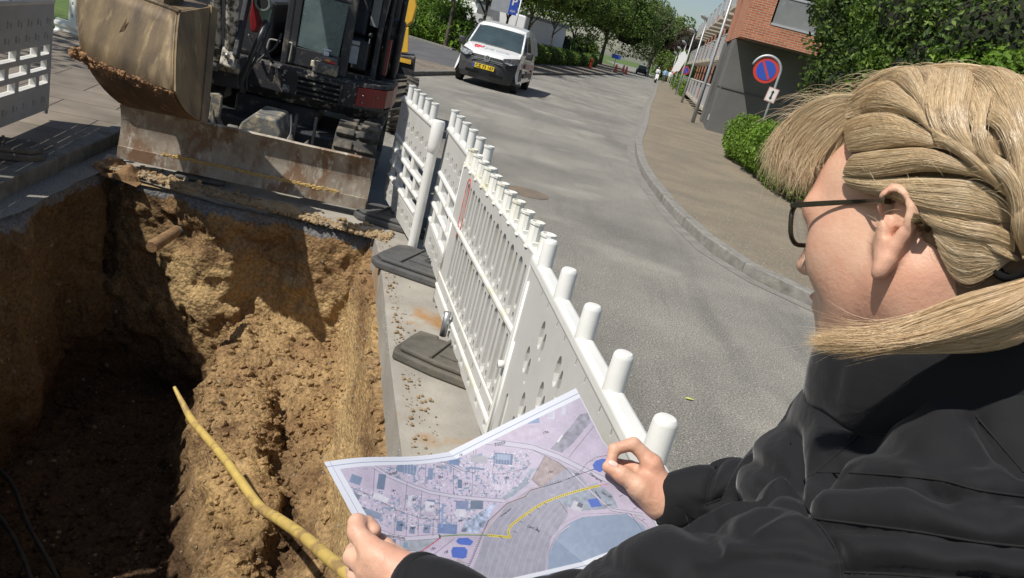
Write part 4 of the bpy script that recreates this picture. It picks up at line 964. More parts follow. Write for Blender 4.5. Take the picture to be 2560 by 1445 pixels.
# swing post and boom foot at the left
mb = MB(); mb.prism([(-0.58,0.55,0.70),(-0.58,0.55,0.92),(-0.50,0.55,0.99),(-0.27,0.55,0.97),(-0.24,0.55,0.72)], (0, 0.30, 0)); exb(mb, 'swing_post', M['ex_black'], bevel=0.02)
mb = MB(); mb.lathe((-0.52, 0.50, 0.885), (1, 0, 0), [(0,0.02),(0.01,0.055),(0.10,0.055),(0.11,0.042),(0.26,0.042),(0.27,0.03)], 16); exb(mb, 'pivot_pin', M['ex_grey'], smooth=True, auto=40)
ring = rrect(-0.53, 0.80, 0.15, 0.11, 0.05, 4); hole = rrect(-0.545, 0.795, 0.085, 0.042, 0.02, 3)
mb = MB(); plate(mb, ring, [hole], 0.42, 0.50); exb(mb, 'lifting_eye', mat('pale_dirty_casting', (0.42,0.40,0.34), (0.28,0.26,0.21), 12, rough=0.8, bump=0.003, bscale=40), bevel=0.008)
for i, (xa, xb, rr) in enumerate([(-0.435, -0.47, 0.042), (-0.325, -0.335, 0.050)]):
    mb = MB(); a = np.array([xa, 0.48, 0.93 if i == 0 else 0.90]); b = np.array([xb, 0.05, 2.15]); mb.tube([a, a+(b-a)*0.65], rr, 16); exb(mb, 'boom_cylinder', M['ex_cyl'], smooth=True, auto=50)
    mb = MB(); mb.tube([a+(b-a)*0.65, b], rr*0.5, 12); exb(mb, 'piston_rod', M['steel'], smooth=True, auto=50)
mb = MB(); mb.box((-0.325, 0.42, 0.965), (0.11, 0.10, 0.16), [[1,0,0],[0,0.94,-0.33],[0,0.33,0.94]]); exb(mb, 'cylinder_clevis', M['ex_cyl'], bevel=0.012)
mb = MB(); mb.lathe((-0.325, 0.355, 0.985), (0, -1, 0), [(0,0.022),(0.02,0.020),(0.026,0.012)], 14); exb(mb, 'pin_head', M['steel'], smooth=True, auto=40)
mb = MB(); mb.box((-0.265, 0.47, 1.28), (0.035, 0.12, 0.62), [[1,0,0],[0,0.94,-0.33],[0,0.33,0.94]]); exb(mb, 'guard_plate', M['ex_black'], bevel=0.006)
mb = MB(); mb.prism([(-0.245,0.62,1.55),(-0.15,0.62,1.55),(-0.165,0.62,1.30),(-0.20,0.62,1.185),(-0.235,0.62,1.20),(-0.255,0.62,1.30)], (0.01, 0.10, 0.0)); exb(mb, 'red_boom_plate', M['ex_red'], bevel=0.01)
mb = MB(); mb.box((-0.30, 0.42, 2.2), (0.16, 0.22, 1.0), [[1,0,0],[0,0.92,-0.38],[0,0.38,0.92]]); mb.box((-0.30, 0.02, 2.75), (0.15, 0.20, 0.9), [[1,0,0],[0,0.6,-0.8],[0,0.8,0.6]]); exb(mb, 'boom', M['ex_red'], bevel=0.015)
# dipper arm reaching down to the bucket (joins above the frame)
A0, A1 = np.array([-0.28, -0.45, 2.95]), np.array([-0.12, -0.98, 1.62]); t_ = nrm(A1-A0)
mb = MB(); c_ = nrm(np.cross([1, 0, 0], t_)); mb.box((A0+A1)/2, (0.12, np.linalg.norm(A1-A0), 0.17), [nrm(np.cross(t_, c_)), t_, c_]); exb(mb, 'dipper_arm', M['ex_red'], bevel=0.012)
mb = MB(); mb.box((-0.30, -0.30, 2.98), (0.14, 0.55, 0.2)); exb(mb, 'boom_knuckle', M['ex_red'], bevel=0.015)
mb = MB(); mb.lathe((-0.155, 0.56, 1.43), nrm(np.array([0.1,-1,0.08])), [(-0.10,0.045),(-0.06,0.06),(0.0,0.064),(0.012,0.060),(0.012,0.046),(-0.004,0.040)], 20)
LP = exb(mb, 'work_lamp', mat('green_grey_lamp', (0.19,0.24,0.20), (0.12,0.15,0.13), 8, rough=0.5), smooth=True, auto=40); ORG[LP.name] = EX_C
mb = MB(); mb.lathe((-0.155, 0.552, 1.43), nrm(np.array([0.1,-1,0.08])), [(0,0.0405),(0.002,0.0405)], 20); exb(mb, 'lens', M['ex_dark'], LP)
mb = MB(); mb.prism([(-0.19,0.6,1.37),(-0.09,0.6,1.40),(-0.10,0.6,1.28),(-0.13,0.6,1.25)], (0,0.04,0)); exb(mb, 'lamp_bracket', mat('lamp_green', (0.17,0.22,0.18), rough=0.5), bevel=0.006)
for pts_, rr in [([(-0.12,0.62,1.30),(-0.125,0.52,1.2),(-0.16,0.5,1.08),(-0.20,0.52,0.92),(-0.235,0.56,0.78),(-0.225,0.62,0.70)], 0.023), ([(-0.09,0.66,1.28),(-0.11,0.56,1.12),(-0.15,0.54,0.98),(-0.20,0.56,0.84),(-0.20,0.62,0.72)], 0.011),
    ([(-0.02,0.8,1.22),(-0.05,0.75,1.10),(-0.12,0.72,1.02),(-0.16,0.7,0.96)], 0.009), ([(-0.53,0.42,0.88),(-0.48,0.40,0.95),(-0.45,0.42,1.0)], 0.007), ([(-0.37,0.40,1.02),(-0.355,0.38,0.93),(-0.33,0.42,0.86)], 0.007), ([(-0.17,0.72,1.20),(-0.1,0.70,1.05),(-0.05,0.78,0.97)], 0.012), ([(-0.28,0.8,1.15),(-0.2,0.78,1.03),(-0.1,0.82,1.0)], 0.013)]:
    mb = MB(); mb.tube(catmull(pts_, 6), rr, 10); exb(mb, 'hose', M['hose'], smooth=True)
# cab
cabp = [(0.00,1.00),(0.50,1.02),(0.74,1.42),(0.77,2.35),(-0.02,2.35)]
for (x, y) in cabp:
    mb = MB(); w_ = 0.075 if (x, y) == (0.50,1.02) else 0.055
    mb.box((x, y, 1.72), (w_, w_, 1.52)); exb(mb, 'cab_pillar', M['ex_black'], bevel=0.012)
mb = MB(); nn = len(cabp); mb.add([(x, y, 2.46) for x, y in cabp]+[(x, y, 2.56) for x, y in cabp], [tuple(range(nn-1,-1,-1)), tuple(range(nn, 2*nn))]+[(i, (i+1) % nn, nn+(i+1) % nn, nn+i) for i in range(nn)]); exb(mb, 'cab_roof', M['ex_black'], bevel=0.02)
mb = MB(); mb.add([(x, y, 0.966) for x, y in cabp]+[(x, y, 0.99) for x, y in cabp], [tuple(range(nn-1,-1,-1)), tuple(range(nn, 2*nn))]+[(i, (i+1) % nn, nn+(i+1) % nn, nn+i) for i in range(nn)]); exb(mb, 'cab_floor', M['ex_mud'])
mb = MB(); mb.box((0.25, 1.0, 1.055), (0.47, 0.03, 0.15)); exb(mb, 'lower_front_panel', M['ex_black'], bevel=0.006)
mb = MB(); mb.box((0.25, 0.995, 1.60), (0.47, 0.03, 0.03)); mb.box((0.04, 0.995, 1.35), (0.09, 0.03, 0.5)); exb(mb, 'window_bar', M['ex_black'], bevel=0.006)
def glass_mat(name, c, rough=0.06, a=0.6):
    m = bpy.data.materials.new(name); m.use_nodes = True; n = m.node_tree; L = n.links; b = n.nodes['Principled BSDF']; N = lambda t: n.nodes.new(t)
    b.inputs['Base Color'].default_value = (*c, 1); b.inputs['Roughness'].default_value = rough; b.inputs['Alpha'].default_value = a; b.inputs['Specular IOR Level'].default_value = 0.8
    return m
M['cabglass'] = mat('dusty_cab_glass', (0.10,0.15,0.155), (0.16,0.22,0.22), 5, rough=0.12, rough2=0.35, alpha=0.72, spec=0.8, c3=(0.30,0.36,0.35), s3=11, w3=(0.6,0.75))
mb = MB(); mb.prism([(0.09,0.99,1.14),(0.45,0.99,1.12),(0.465,0.99,1.58),(0.10,0.99,1.58)], (0, 0.006, 0)); exb(mb, 'windscreen', M['cabglass'])
mb = MB(); mb.prism([(0.09,0.99,1.62),(0.46,0.99,1.62),(0.46,0.99,2.42),(0.09,0.99,2.42)], (0, 0.006, 0)); exb(mb, 'upper_windscreen', M['cabglass'])
mb = MB(); mb.prism([(-0.01,1.05,1.0),(-0.01,2.3,1.0),(-0.01,2.3,2.45),(-0.01,1.05,2.45)], (-0.02, 0, 0)); mb.prism([(0.0,2.33,1.0),(0.75,2.33,1.0),(0.75,2.33,2.45),(0.0,2.33,2.45)], (0, 0.02, 0)); exb(mb, 'cab_back_wall', M['ex_dark'])
mb = MB(); mb.box((0.38, 1.75, 1.22), (0.42, 0.45, 0.14)); mb.box((0.38, 1.98, 1.62), (0.40, 0.12, 0.66), [[1,0,0],[0,0.98,-0.2],[0,0.2,0.98]]); mb.box((0.38, 1.8, 1.07), (0.3, 0.3, 0.18)); exb(mb, 'driver_seat', M['ex_black'], bevel=0.04, segs=3)
mb = MB(); mb.prism([(0.60,1.9,1.42),(0.74,1.9,1.40),(0.76,1.9,1.72),(0.60,1.9,1.72)], (0,0.02,0)); exb(mb, 'rear_window', mat('bright_rear_glass', (0.22,0.23,0.24), (0.3,0.31,0.32), 4, rough=0.2), bevel=0.004)
mb = MB(); mb.box((0.545, 1.30, 1.155), (0.085, 0.02, 0.16), [[0.96,0.28,0],[-0.28,0.96,0],[0,0,1]]); exb(mb, 'document_holder', mat('grey_white_card', (0.42,0.44,0.48), (0.32,0.34,0.37), 14, rough=0.5), bevel=0.006)
mb = MB(); mb.box((0.548, 1.295, 1.262), (0.08, 0.02, 0.035), [[0.96,0.28,0],[-0.28,0.96,0],[0,0,1]]); exb(mb, 'document_clip', mat('card_clip', (0.36,0.37,0.39), rough=0.5), bevel=0.004)
mb = MB(); mb.box((0.60, 1.5, 1.15), (0.14, 0.3, 0.26)); exb(mb, 'console', M['ex_black'], bevel=0.02)
for (x, y) in [(0.14, 1.35), (0.20, 1.35), (0.66, 1.45)]:
    mb = MB(); mb.tube([(x, y, 1.0), (x, y-0.02, 1.33)], 0.009, 8); mb.ico((x, y-0.02, 1.35), 0.024, 2); exb(mb, 'lever', M['ex_black'] if x > 0.5 else M['ex_grey'], smooth=True)
# white reflected pattern in the windscreen, put in as two pale strips
mb = MB(); mb.box((0.155, 1.10, 1.16), (0.02, 0.01, 0.10)); mb.box((0.20, 1.10, 1.16), (0.025, 0.01, 0.11)); exb(mb, 'reflection_strips', mat('reflection_white', (0.55,0.6,0.52), rough=0.8), bevel=0.004)
for pts_ in [[(0.045,0.97,0.985),(0.052,0.97,1.13),(0.045,0.97,1.15),(0.02,0.985,1.15)], [(-0.13,0.85,1.04),(-0.12,0.85,1.13),(-0.10,0.85,1.15),(-0.03,0.86,1.15)]]:
    mb = MB(); mb.tube(catmull(pts_, 5), 0.0075, 8); exb(mb, 'handrail', mat('worn_handrail', (0.30,0.28,0.24), rough=0.5), smooth=True)
mb = MB(); mb.tube([(0.80,1.5,0.97),(0.83,1.5,2.5)], 0.022, 8); mb.tube([(0.90,1.9,0.97),(0.90,1.9,2.4)], 0.03, 8); exb(mb, 'rear_guard', M['ex_black'], smooth=True)
mb = MB(); mb.box((0.84, 2.2, 1.25), (0.20, 0.5, 0.56)); mb.box((0.2, 2.75, 1.35), (1.3, 0.45, 0.8)); exb(mb, 'engine_cover', M['ex_black'], bevel=0.04)
mb = MB(); mb.box((0.83, 1.62, 1.18), (0.05, 0.22, 0.34)); exb(mb, 'red_side_panel', M['ex_red'], bevel=0.01)
mb = MB(); mb.box((-0.50, 1.55, 1.2), (0.75, 1.2, 0.5)); exb(mb, 'hood', M['ex_black'], bevel=0.05, segs=3)
# grey tool case with gloves on the deck in front of the windscreen
TC = empty('tool_case', exw((0.37, 0.92, 0.967)), 'small grey pump with a fuel cap and orange red gloves on the excavator deck', 'tool')
mb = MB(); mb.box((0.37, 0.90, 1.015), (0.21, 0.11, 0.095)); mb.box((0.39, 0.93, 1.08), (0.13, 0.09, 0.07)); exb(mb, 'case_body', M['ex_grey'], TC, bevel=0.014, segs=3)
mb = MB(); mb.lathe((0.34, 0.845, 1.02), (0, -1, 0), [(0,0.022),(0.012,0.022),(0.014,0.010)], 14); exb(mb, 'cap', M['ex_grey'], TC, smooth=True, auto=40)
mb = MB(); mb.ico((0.375, 0.88, 1.085), 0.022, 2, 0.2, (1.3, 0.8, 0.7)); exb(mb, 'orange_glove', mat('orange_cloth', (0.75,0.28,0.07), rough=0.8), TC, smooth=True, fix=False)
mb = MB(); mb.ico((0.415, 0.88, 1.075), 0.020, 2, 0.2, (1.8, 0.8, 0.5)); exb(mb, 'red_glove', mat('red_cloth', (0.70,0.05,0.05), rough=0.8), TC, smooth=True, fix=False)
mb = MB(); mb.box((0.255, 0.88, 1.035), (0.024, 0.03, 0.05)); exb(mb, 'pale_valve', mat('cream_plastic', (0.65,0.60,0.42), rough=0.6), TC, bevel=0.005)
mb = MB(); mb.box((0.35, 0.94, 1.135), (0.045, 0.03, 0.035)); mb.box((0.355, 0.945, 1.168), (0.07, 0.02, 0.012)); exb(mb, 'gauge', mat('white_gauge', (0.70,0.68,0.76), rough=0.3), TC, bevel=0.005)
mb = MB(); mb.tube(catmull([(0.27,0.88,1.06),(0.285,0.87,1.09),(0.31,0.88,1.075),(0.33,0.88,1.07)], 5), 0.007, 6); exb(mb, 'hose', M['steel'], TC, smooth=True)
# bucket hanging over the pit (survey of its corners at their depths)
bT0, bT1 = P(196,-70,5.06), P(442,28,4.74)      # top of the flat back plate
bR0, bR1 = P(206,132,5.02), P(432,226,4.68)     # worn bend
bB0, bB1 = P(312,262,5.42), P(500,300,5.06)     # bottom rear
bC1, bC0 = P(526,14,5.12), P(300,-60,5.44)      # rear edge of the side plates
def lerp(a, b, t): return np.asarray(a)*(1-t)+np.asarray(b)*t
BK_ = empty('tmp_bucket', EX_C, '', ''); bpy.data.objects.remove(BK_)
def curve_side(T_, R_, B_, C_, k=7):
    out = [T_]; 
    for i in range(1, 5): out.append(lerp(T_, R_, i/5)+nrm(np.cross(bT1-bT0, R_-T_))*(-0.012*math.sin(math.pi*i/5)))
    out.append(R_); ctrl = lerp(R_, B_, 0.45)+np.array([0.0, -0.02, -0.085])
    for i in range(1, k+1):
        t = i/k; out.append((1-t)**2*R_+2*t*(1-t)*ctrl+t*t*B_)
    return out
S0 = curve_side(bT0, bR0, bB0, bC0); S1 = curve_side(bT1, bR1, bB1, bC1); k = len(S0); NB = 16
mb = MB(); V_ = []; F_ = []; MI = []
for i in range(k):
    for j in range(NB+1):
        p = lerp(S0[i], S1[i], j/NB); q = 0.006*vnoise(p*6).item(); V_.append(p+np.array([q, -q, 0]))
for i in range(k-1):
    for j in range(NB):
        a = i*(NB+1)+j; F_.append((a, a+1, a+NB+2, a+NB+1)); MI.append(0 if i < 5 else 1)
mb.add(V_, F_); mb.m = MI
BU = mb.build('bucket', [M['bucket'], M['bucket_rust_shade']], EX, smooth=True, auto=50); ORG[BU.name] = EX_C
md = BU.modifiers.new('thick', 'SOLIDIFY'); md.thickness = 0.022; md.offset = 0
for nm, S_, C_, ox in (('side_plate', S1, bC1, 1), ('side_plate', S0, bC0, -1)):
    wv = nrm(bR1-bR0)*ox; poly = [p+wv*0.004 for p in S_]+[C_+wv*0.004]
    mb = MB(); mb.prism(poly, wv*0.022); mb.build(nm, M['bucket'], BU, bevel=0.003)
    e0, e1 = S_[-1]+wv*0.02, C_+wv*0.02; mb = MB(); tt = nrm(e1-e0); n3 = nrm(np.cross(tt, wv)); mb.box((e0+e1)/2, (np.linalg.norm(e1-e0), 0.06, 0.05), [tt, n3, wv]); mb.build('side_cutter', M['bucket'], BU, bevel=0.006)
mb = MB()
for a, b in ((bT0, bT1),): tt = nrm(b-a); mb.tube([a+tt*-0.02, b+tt*0.02], 0.018, 10)
mb.tube([S1[i] for i in range(6)], 0.009, 6); mb.build('weld_bead', M['bucket'], BU, smooth=True)
tp = lerp(bT0, bT1, 0.62)
for f_ in (0.44, 0.80):
    c_ = lerp(bT0, bT1, f_)+np.array([0.02, 0.12, 0.0]); mb = MB(); wv = nrm(bT1-bT0)
    mb.prism([c_+np.array([0,-0.12,-0.02]), c_+np.array([0,0.16,-0.02]), c_+np.array([0,0.10,0.30]), c_+np.array([0,-0.04,0.30])], wv*0.03); mb.build('ear', M['bucket'], BU, bevel=0.005)
# top shelf of the bucket
mb = MB(); mb.prism([bT0, bT1, bC1, bC0], (0, 0, -0.02)); mb.build('top_shell', M['bucket'], BU)
# mud caked on the worn bend
mb = MB(); rg = np.random.default_rng(11)
for i in range(620):
    t = rg.random(); r = 0.004+0.020*rg.random()**3; dn = rg.normal(0, 0.022); p = lerp(bR0, bR1, t)*1.0
    q = lerp(p, lerp(S0[8], S1[8], t), max(-0.15, min(1, abs(dn)*9+rg.random()*0.25*(1-t*0.6)))); mb.ico(q+np.array([0.0, -0.010, 0.0])+rg.normal(0, 0.004, 3), r*(1.25-0.6*t), 1, 0.3, (1.2, 0.7, 0.8))
for i in range(60): p = bR0+rg.normal(0, 0.018, 3)+np.array([-0.015, -0.01, -0.01]); mb.ico(p, 0.006+0.014*rg.random(), 1, 0.3)
mb.build('caked_mud', mat('caked_mud', (0.33,0.18,0.08), (0.15,0.08,0.04), 25, rough=0.95), BU, fix=False)
mb = MB(); p = lerp(lerp(bT0, bT1, 0.46), lerp(bR0, bR1, 0.46), 0.55)+np.array([0, -0.016, 0]); tt = nrm(bT1-bT0)
mb.add([p+tt*0.045+np.array([0,0,0.11]), p+tt*0.035+np.array([0,-0.004,0.02]), p-tt*0.012+np.array([0,-0.004,-0.03]), p-tt*0.055+np.array([0,0,-0.13]), p-tt*0.0+np.array([0,-0.012,0.02])], [(0,1,4),(1,2,4),(2,3,4),(3,0,4)])
mb.build('gouge', M['bucket_rust_shade'], BU, fix=False)
# yellow wheeled machine behind
M['yel'] = mat('machine_yellow', (0.72,0.42,0.04), (0.62,0.35,0.04), 4, rough=0.45, c3=(0.40,0.26,0.08), s3=6, w3=(0.58,0.75))
c_ = G(990, 332, 0); YM = empty('wheel_loader', c_, 'yellow wheeled loader with a lugged tyre parked behind the excavator', 'loader')
rad, wd = 0.40, 0.32; cz = 0.40
ax = nrm(np.array([0.97, 0.24, 0])); fw = np.array([-ax[1], ax[0], 0])
def tyre(c, parent, nm='wheel'):
    mb = MB(); mb.lathe(c-ax*wd/2, ax, [(0,rad*0.5),(0.0,rad*0.84),(0.03,rad*0.92),(wd-0.03,rad*0.92),(wd,rad*0.84),(wd,rad*0.5)], 40)
    for k_ in range(22):
        for s_ in (-1, 1):
            a0 = 2*math.pi*(k_+(0.5 if s_ > 0 else 0))/22
            def pt(th, r, u): return c+ax*u+r*(math.cos(th)*fw+math.sin(th)*np.array([0,0,1]))
            u0, u1 = 0.0, s_*wd*0.52; d = 0.20
            q0 = [pt(a0-0.05, rad*0.90, u0), pt(a0+0.05, rad*0.90, u0), pt(a0+0.05+d, rad*0.90, u1), pt(a0-0.06+d, rad*0.90, u1)]
            q1 = [pt(a0-0.035, rad*1.0, u0), pt(a0+0.035, rad*1.0, u0), pt(a0+0.04+d, rad*0.99, u1), pt(a0-0.045+d, rad*0.99, u1)]
            mb.hexa(q0, q1)
    w_ = mb.build(nm, M['trackrubber'], parent, bevel=0.004); ORG[w_.name] = ORG[parent.name]
    mb = MB(); mb.lathe(c-ax*wd*0.35, ax, [(0,0.05),(0.0,rad*0.5),(wd*0.7,rad*0.5),(wd*0.7,0.05)], 24); mb.build('rim', M['yel'], w_, smooth=True, auto=40)
tyre(c_+np.array([0,0,cz]), YM)
tyre(c_+np.array([0,0,cz])-ax*1.5, YM); tyre(c_+np.array([0,0,cz])+fw*1.9, YM); tyre(c_+np.array([0,0,cz])+fw*1.9-ax*1.5, YM)
def q(px, py, d=0.0): return PY(px, py, c_[1]+0.1+d)
mb = MB(); mb.prism([q(1003,-60), q(1030,-60), q(1044,15), q(1034,55), q(1020,66), q(1012,72), q(998,66)], fw*0.5); mb.build('hood', M['yel'], YM, bevel=0.03, segs=3, smooth=True, auto=40)
mb = MB(); mb.prism([q(1006,72), q(1022,68), q(1020,132), q(1002,132)], fw*0.4); mb.build('boom_column', M['yel'], YM, bevel=0.01)
mb = MB(); mb.prism([q(985,134), q(1040,140), q(1032,215), q(1005,195), q(985,205)], fw*0.35); mb.build('mudguard', M['ex_black'], YM, bevel=0.02)
mb = MB(); mb.prism([q(990,142,-0.03), q(1028,150,-0.03), q(1027,161,-0.03), q(990,152,-0.03)], fw*0.02); mb.build('yellow_stripe', M['yel'], YM)
mb = MB(); mb.box(c_+np.array([0,0,0.75])+fw*0.95-ax*0.75, (1.2, 2.4, 0.5), [ax, fw, [0,0,1]]); mb.build('chassis', M['ex_black'], YM, bevel=0.05)
mb = MB(); mb.box(c_+np.array([0,0,1.5])+fw*1.3-ax*0.75, (1.1, 1.2, 1.1), [ax, fw, [0,0,1]]); mb.build('cab', M['yel'], YM, bevel=0.08)
# ================================================================== FOLIAGE
def leaf_mat(name, a, b_, c_, rough=0.55):
    m = bpy.data.materials.new(name); m.use_nodes = True; n = m.node_tree; L = n.links; b = n.nodes['Principled BSDF']; N = lambda t: n.nodes.new(t)
    g = N('ShaderNodeNewGeometry'); cr = N('ShaderNodeValToRGB'); L.new(g.outputs['Random Per Island'], cr.inputs[0])
    cr.color_ramp.elements[0].color = (*a, 1); cr.color_ramp.elements[1].color = (*c_, 1); e = cr.color_ramp.elements.new(0.6); e.color = (*b_, 1)
    tc = N('ShaderNodeTexCoord'); no = N('ShaderNodeTexNoise'); L.new(tc.outputs['Object'], no.inputs['Vector']); no.inputs['Scale'].default_value = 0.9; no.inputs['Detail'].default_value = 3
    mr = N('ShaderNodeMapRange'); L.new(no.outputs[0], mr.inputs[0]); mr.inputs[1].default_value = 0.3; mr.inputs[2].default_value = 0.7; mr.inputs[3].default_value = 0.55; mr.inputs[4].default_value = 1.35
    gc = N('ShaderNodeCombineColor'); [L.new(mr.outputs[0], gc.inputs[k]) for k in range(3)]
    mx = N('ShaderNodeMix'); mx.data_type = 'RGBA'; mx.blend_type = 'MULTIPLY'; mx.inputs[0].default_value = 1; L.new(cr.outputs[0], mx.inputs[6]); L.new(gc.outputs[0], mx.inputs[7])
    L.new(mx.outputs[2], b.inputs['Base Color']); b.inputs['Roughness'].default_value = rough; b.inputs['Specular IOR Level'].default_value = 0.35
    tr = N('ShaderNodeBsdfTranslucent'); L.new(mx.outputs[2], tr.inputs[0]); ms = N('ShaderNodeMixShader'); ms.inputs[0].default_value = 0.38
    L.new(b.outputs[0], ms.inputs[1]); L.new(tr.outputs[0], ms.inputs[2]); L.new(ms.outputs[0], n.nodes['Material Output'].inputs[0]); return m
def leaves(C, Nrm, size, rg, tilt=0.9, aspect=0.55):
    """C: centres, Nrm: preferred normals -> rhombic folded leaves (two triangles each, as quads)"""
    n = len(C); nr = Nrm+rg.normal(0, tilt, (n, 3)); nr /= np.linalg.norm(nr, axis=1)[:, None]
    t = np.cross(nr, rg.normal(0, 1, (n, 3))); t /= np.linalg.norm(t, axis=1)[:, None]; u = np.cross(nr, t)
    s = size*rg.uniform(0.6, 1.35, n)[:, None]
    a = C+t*s; b = C+u*s*aspect+nr*s*0.18; c = C-t*s; d = C-u*s*aspect+nr*s*0.18
    V = np.stack([a, b, c, d], 1).reshape(-1, 3); i = np.arange(n)*4
    return V, np.stack([i, i+1, i+2, i+3], 1)
def blob_points(blobs, n, rg, lump=0.35, shell=0.45, fr=1.6):
    """points spread through the outer volume of lumpy ellipsoids"""
    w = np.array([b[3]*b[4]+b[3]*b[5]+b[4]*b[5] for b in blobs]); w = w/w.sum(); C = []; Nn = []
    for b, k in zip(blobs, rg.multinomial(n, w)):
        d = rg.normal(0, 1, (k, 3)); d /= np.linalg.norm(d, axis=1)[:, None]
        rad = 1-shell*rg.random(k)**1.5
        q = d*rad[:, None]*np.array(b[3:6]); p = np.array(b[:3])+q
        f = fbm(p*fr/ max(0.5, min(b[3:6]))+b[0], 3); p = p+d*(f*lump*min(b[3:6]))[:, None]
        keep = vnoise(p*2.6/max(0.6, min(b[3:6]))+3) > -0.42
        C.append(p[keep]); Nn.append(d[keep])
    return np.vstack(C), np.vstack(Nn)
M['leaf_hedge'] = leaf_mat('hedge_leaves', (0.07,0.14,0.014), (0.14,0.25,0.026), (0.25,0.38,0.05))
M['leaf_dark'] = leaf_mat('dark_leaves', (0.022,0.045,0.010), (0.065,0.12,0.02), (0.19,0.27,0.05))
M['leaf_mid'] = leaf_mat('street_tree_leaves', (0.065,0.115,0.02), (0.125,0.20,0.034), (0.22,0.30,0.06))
M['leaf_pale'] = leaf_mat('pale_willow_leaves', (0.09,0.13,0.04), (0.15,0.20,0.07), (0.21,0.26,0.10))
M['leaf_copper'] = leaf_mat('copper_leaves', (0.03,0.013,0.014), (0.05,0.02,0.02), (0.08,0.035,0.03))
M['bark'] = mat('bark', (0.10,0.085,0.065), (0.055,0.045,0.035), 14, rough=0.9, bump=0.01, bscale=30)
M['inner'] = mat('dark_core', (0.012,0.018,0.008), (0.02,0.02,0.01), 5, rough=1.0)  # near-black core: shade inside the foliage put into the colour
def plant(kind, label, cat, blobs, n, size, m, seed, trunk=None, group=None, core=0.62, base=None, tilt=0.9, lump=0.35, shell=0.45):
    rg = np.random.default_rng(seed); C, Nn = blob_points(blobs, n, rg, lump, shell)
    ok = C[:, 2] > 0.02; C = C[ok]; Nn = Nn[ok]
    base = base or (blobs[0][0], blobs[0][1], 0.0); r_ = empty(kind, base, label, cat, group)
    Vv, Qv = leaves(C, Nn, size, rg, tilt)
    raw_mesh('foliage' if not trunk else 'crown', Vv, Qv, m, r_, smooth=False)
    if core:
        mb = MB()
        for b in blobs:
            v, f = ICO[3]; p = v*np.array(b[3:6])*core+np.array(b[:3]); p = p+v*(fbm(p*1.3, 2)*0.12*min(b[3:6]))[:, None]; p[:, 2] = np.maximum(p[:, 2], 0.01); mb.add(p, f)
        mb.build('dark_core', M['inner'], r_, fix=False)
    if trunk:
        mb = MB(); x, y, h, r = trunk; pts = [(x, y, -0.05), (x+0.03, y, 0.25), (x+0.05*math.sin(seed), y, h*0.5), (x+0.1*math.sin(seed*2.), y, h)]
        mb.tube(catmull(pts, 4), [r*1.5*(1-0.06*i) if i > 1 else r*(1.9-0.3*i) for i in range(13)], 9)
        for k in range(5):
            a = seed+k*1.26; q = [(x, y, h*0.62+0.08*h*k), (x+math.cos(a)*h*0.18, y+math.sin(a)*h*0.18, h*(0.85+0.08*k)), (x+math.cos(a)*h*0.36, y+math.sin(a)*h*0.36, h*(1.1+0.07*k))]; mb.tube(q, [r*0.6, r*0.4, r*0.15], 6)
        mb.build('trunk', M['bark'], r_, smooth=True)
    return r_
def BL_(px, py, dep, r, ry=None, rz=None): p = P(px, py, dep); return (p[0], p[1], p[2], r, ry or r, rz or r)
# big shrubs at the right
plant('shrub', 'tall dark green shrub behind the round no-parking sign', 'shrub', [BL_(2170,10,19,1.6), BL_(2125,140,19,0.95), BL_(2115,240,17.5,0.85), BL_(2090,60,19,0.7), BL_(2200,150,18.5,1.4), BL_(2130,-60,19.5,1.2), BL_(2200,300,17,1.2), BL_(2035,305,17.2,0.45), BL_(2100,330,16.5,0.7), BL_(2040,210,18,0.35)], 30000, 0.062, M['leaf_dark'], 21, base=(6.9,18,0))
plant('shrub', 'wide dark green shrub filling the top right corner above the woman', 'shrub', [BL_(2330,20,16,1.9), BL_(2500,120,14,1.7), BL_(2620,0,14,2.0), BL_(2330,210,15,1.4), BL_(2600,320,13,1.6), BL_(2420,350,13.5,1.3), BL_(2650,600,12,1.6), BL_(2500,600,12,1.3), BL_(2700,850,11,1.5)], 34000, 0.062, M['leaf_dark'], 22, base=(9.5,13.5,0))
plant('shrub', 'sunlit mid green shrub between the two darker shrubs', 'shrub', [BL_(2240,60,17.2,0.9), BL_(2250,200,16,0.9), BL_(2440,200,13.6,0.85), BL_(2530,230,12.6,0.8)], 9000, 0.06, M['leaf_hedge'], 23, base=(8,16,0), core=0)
# light green clipped hedge along the right sidewalk
HP = [(4.72,19.2),(4.72,17.2),(4.68,15.2),(4.78,13.6),(5.1,12.2),(5.7,10.9),(6.7,9.8)]
HP = densify(HP, 0.35); bl = []
for i, (x, y) in enumerate(HP): bl.append((x-0.10, y, 0.64, 0.62, 0.55, 0.60))
plant('hedge', 'bright green leafy hedge along the right sidewalk beside the concrete wall', 'hedge', bl, 68000, 0.036, M['leaf_hedge'], 25, base=(4.7,15,0.1), core=0.62, lump=0.16, shell=0.22)
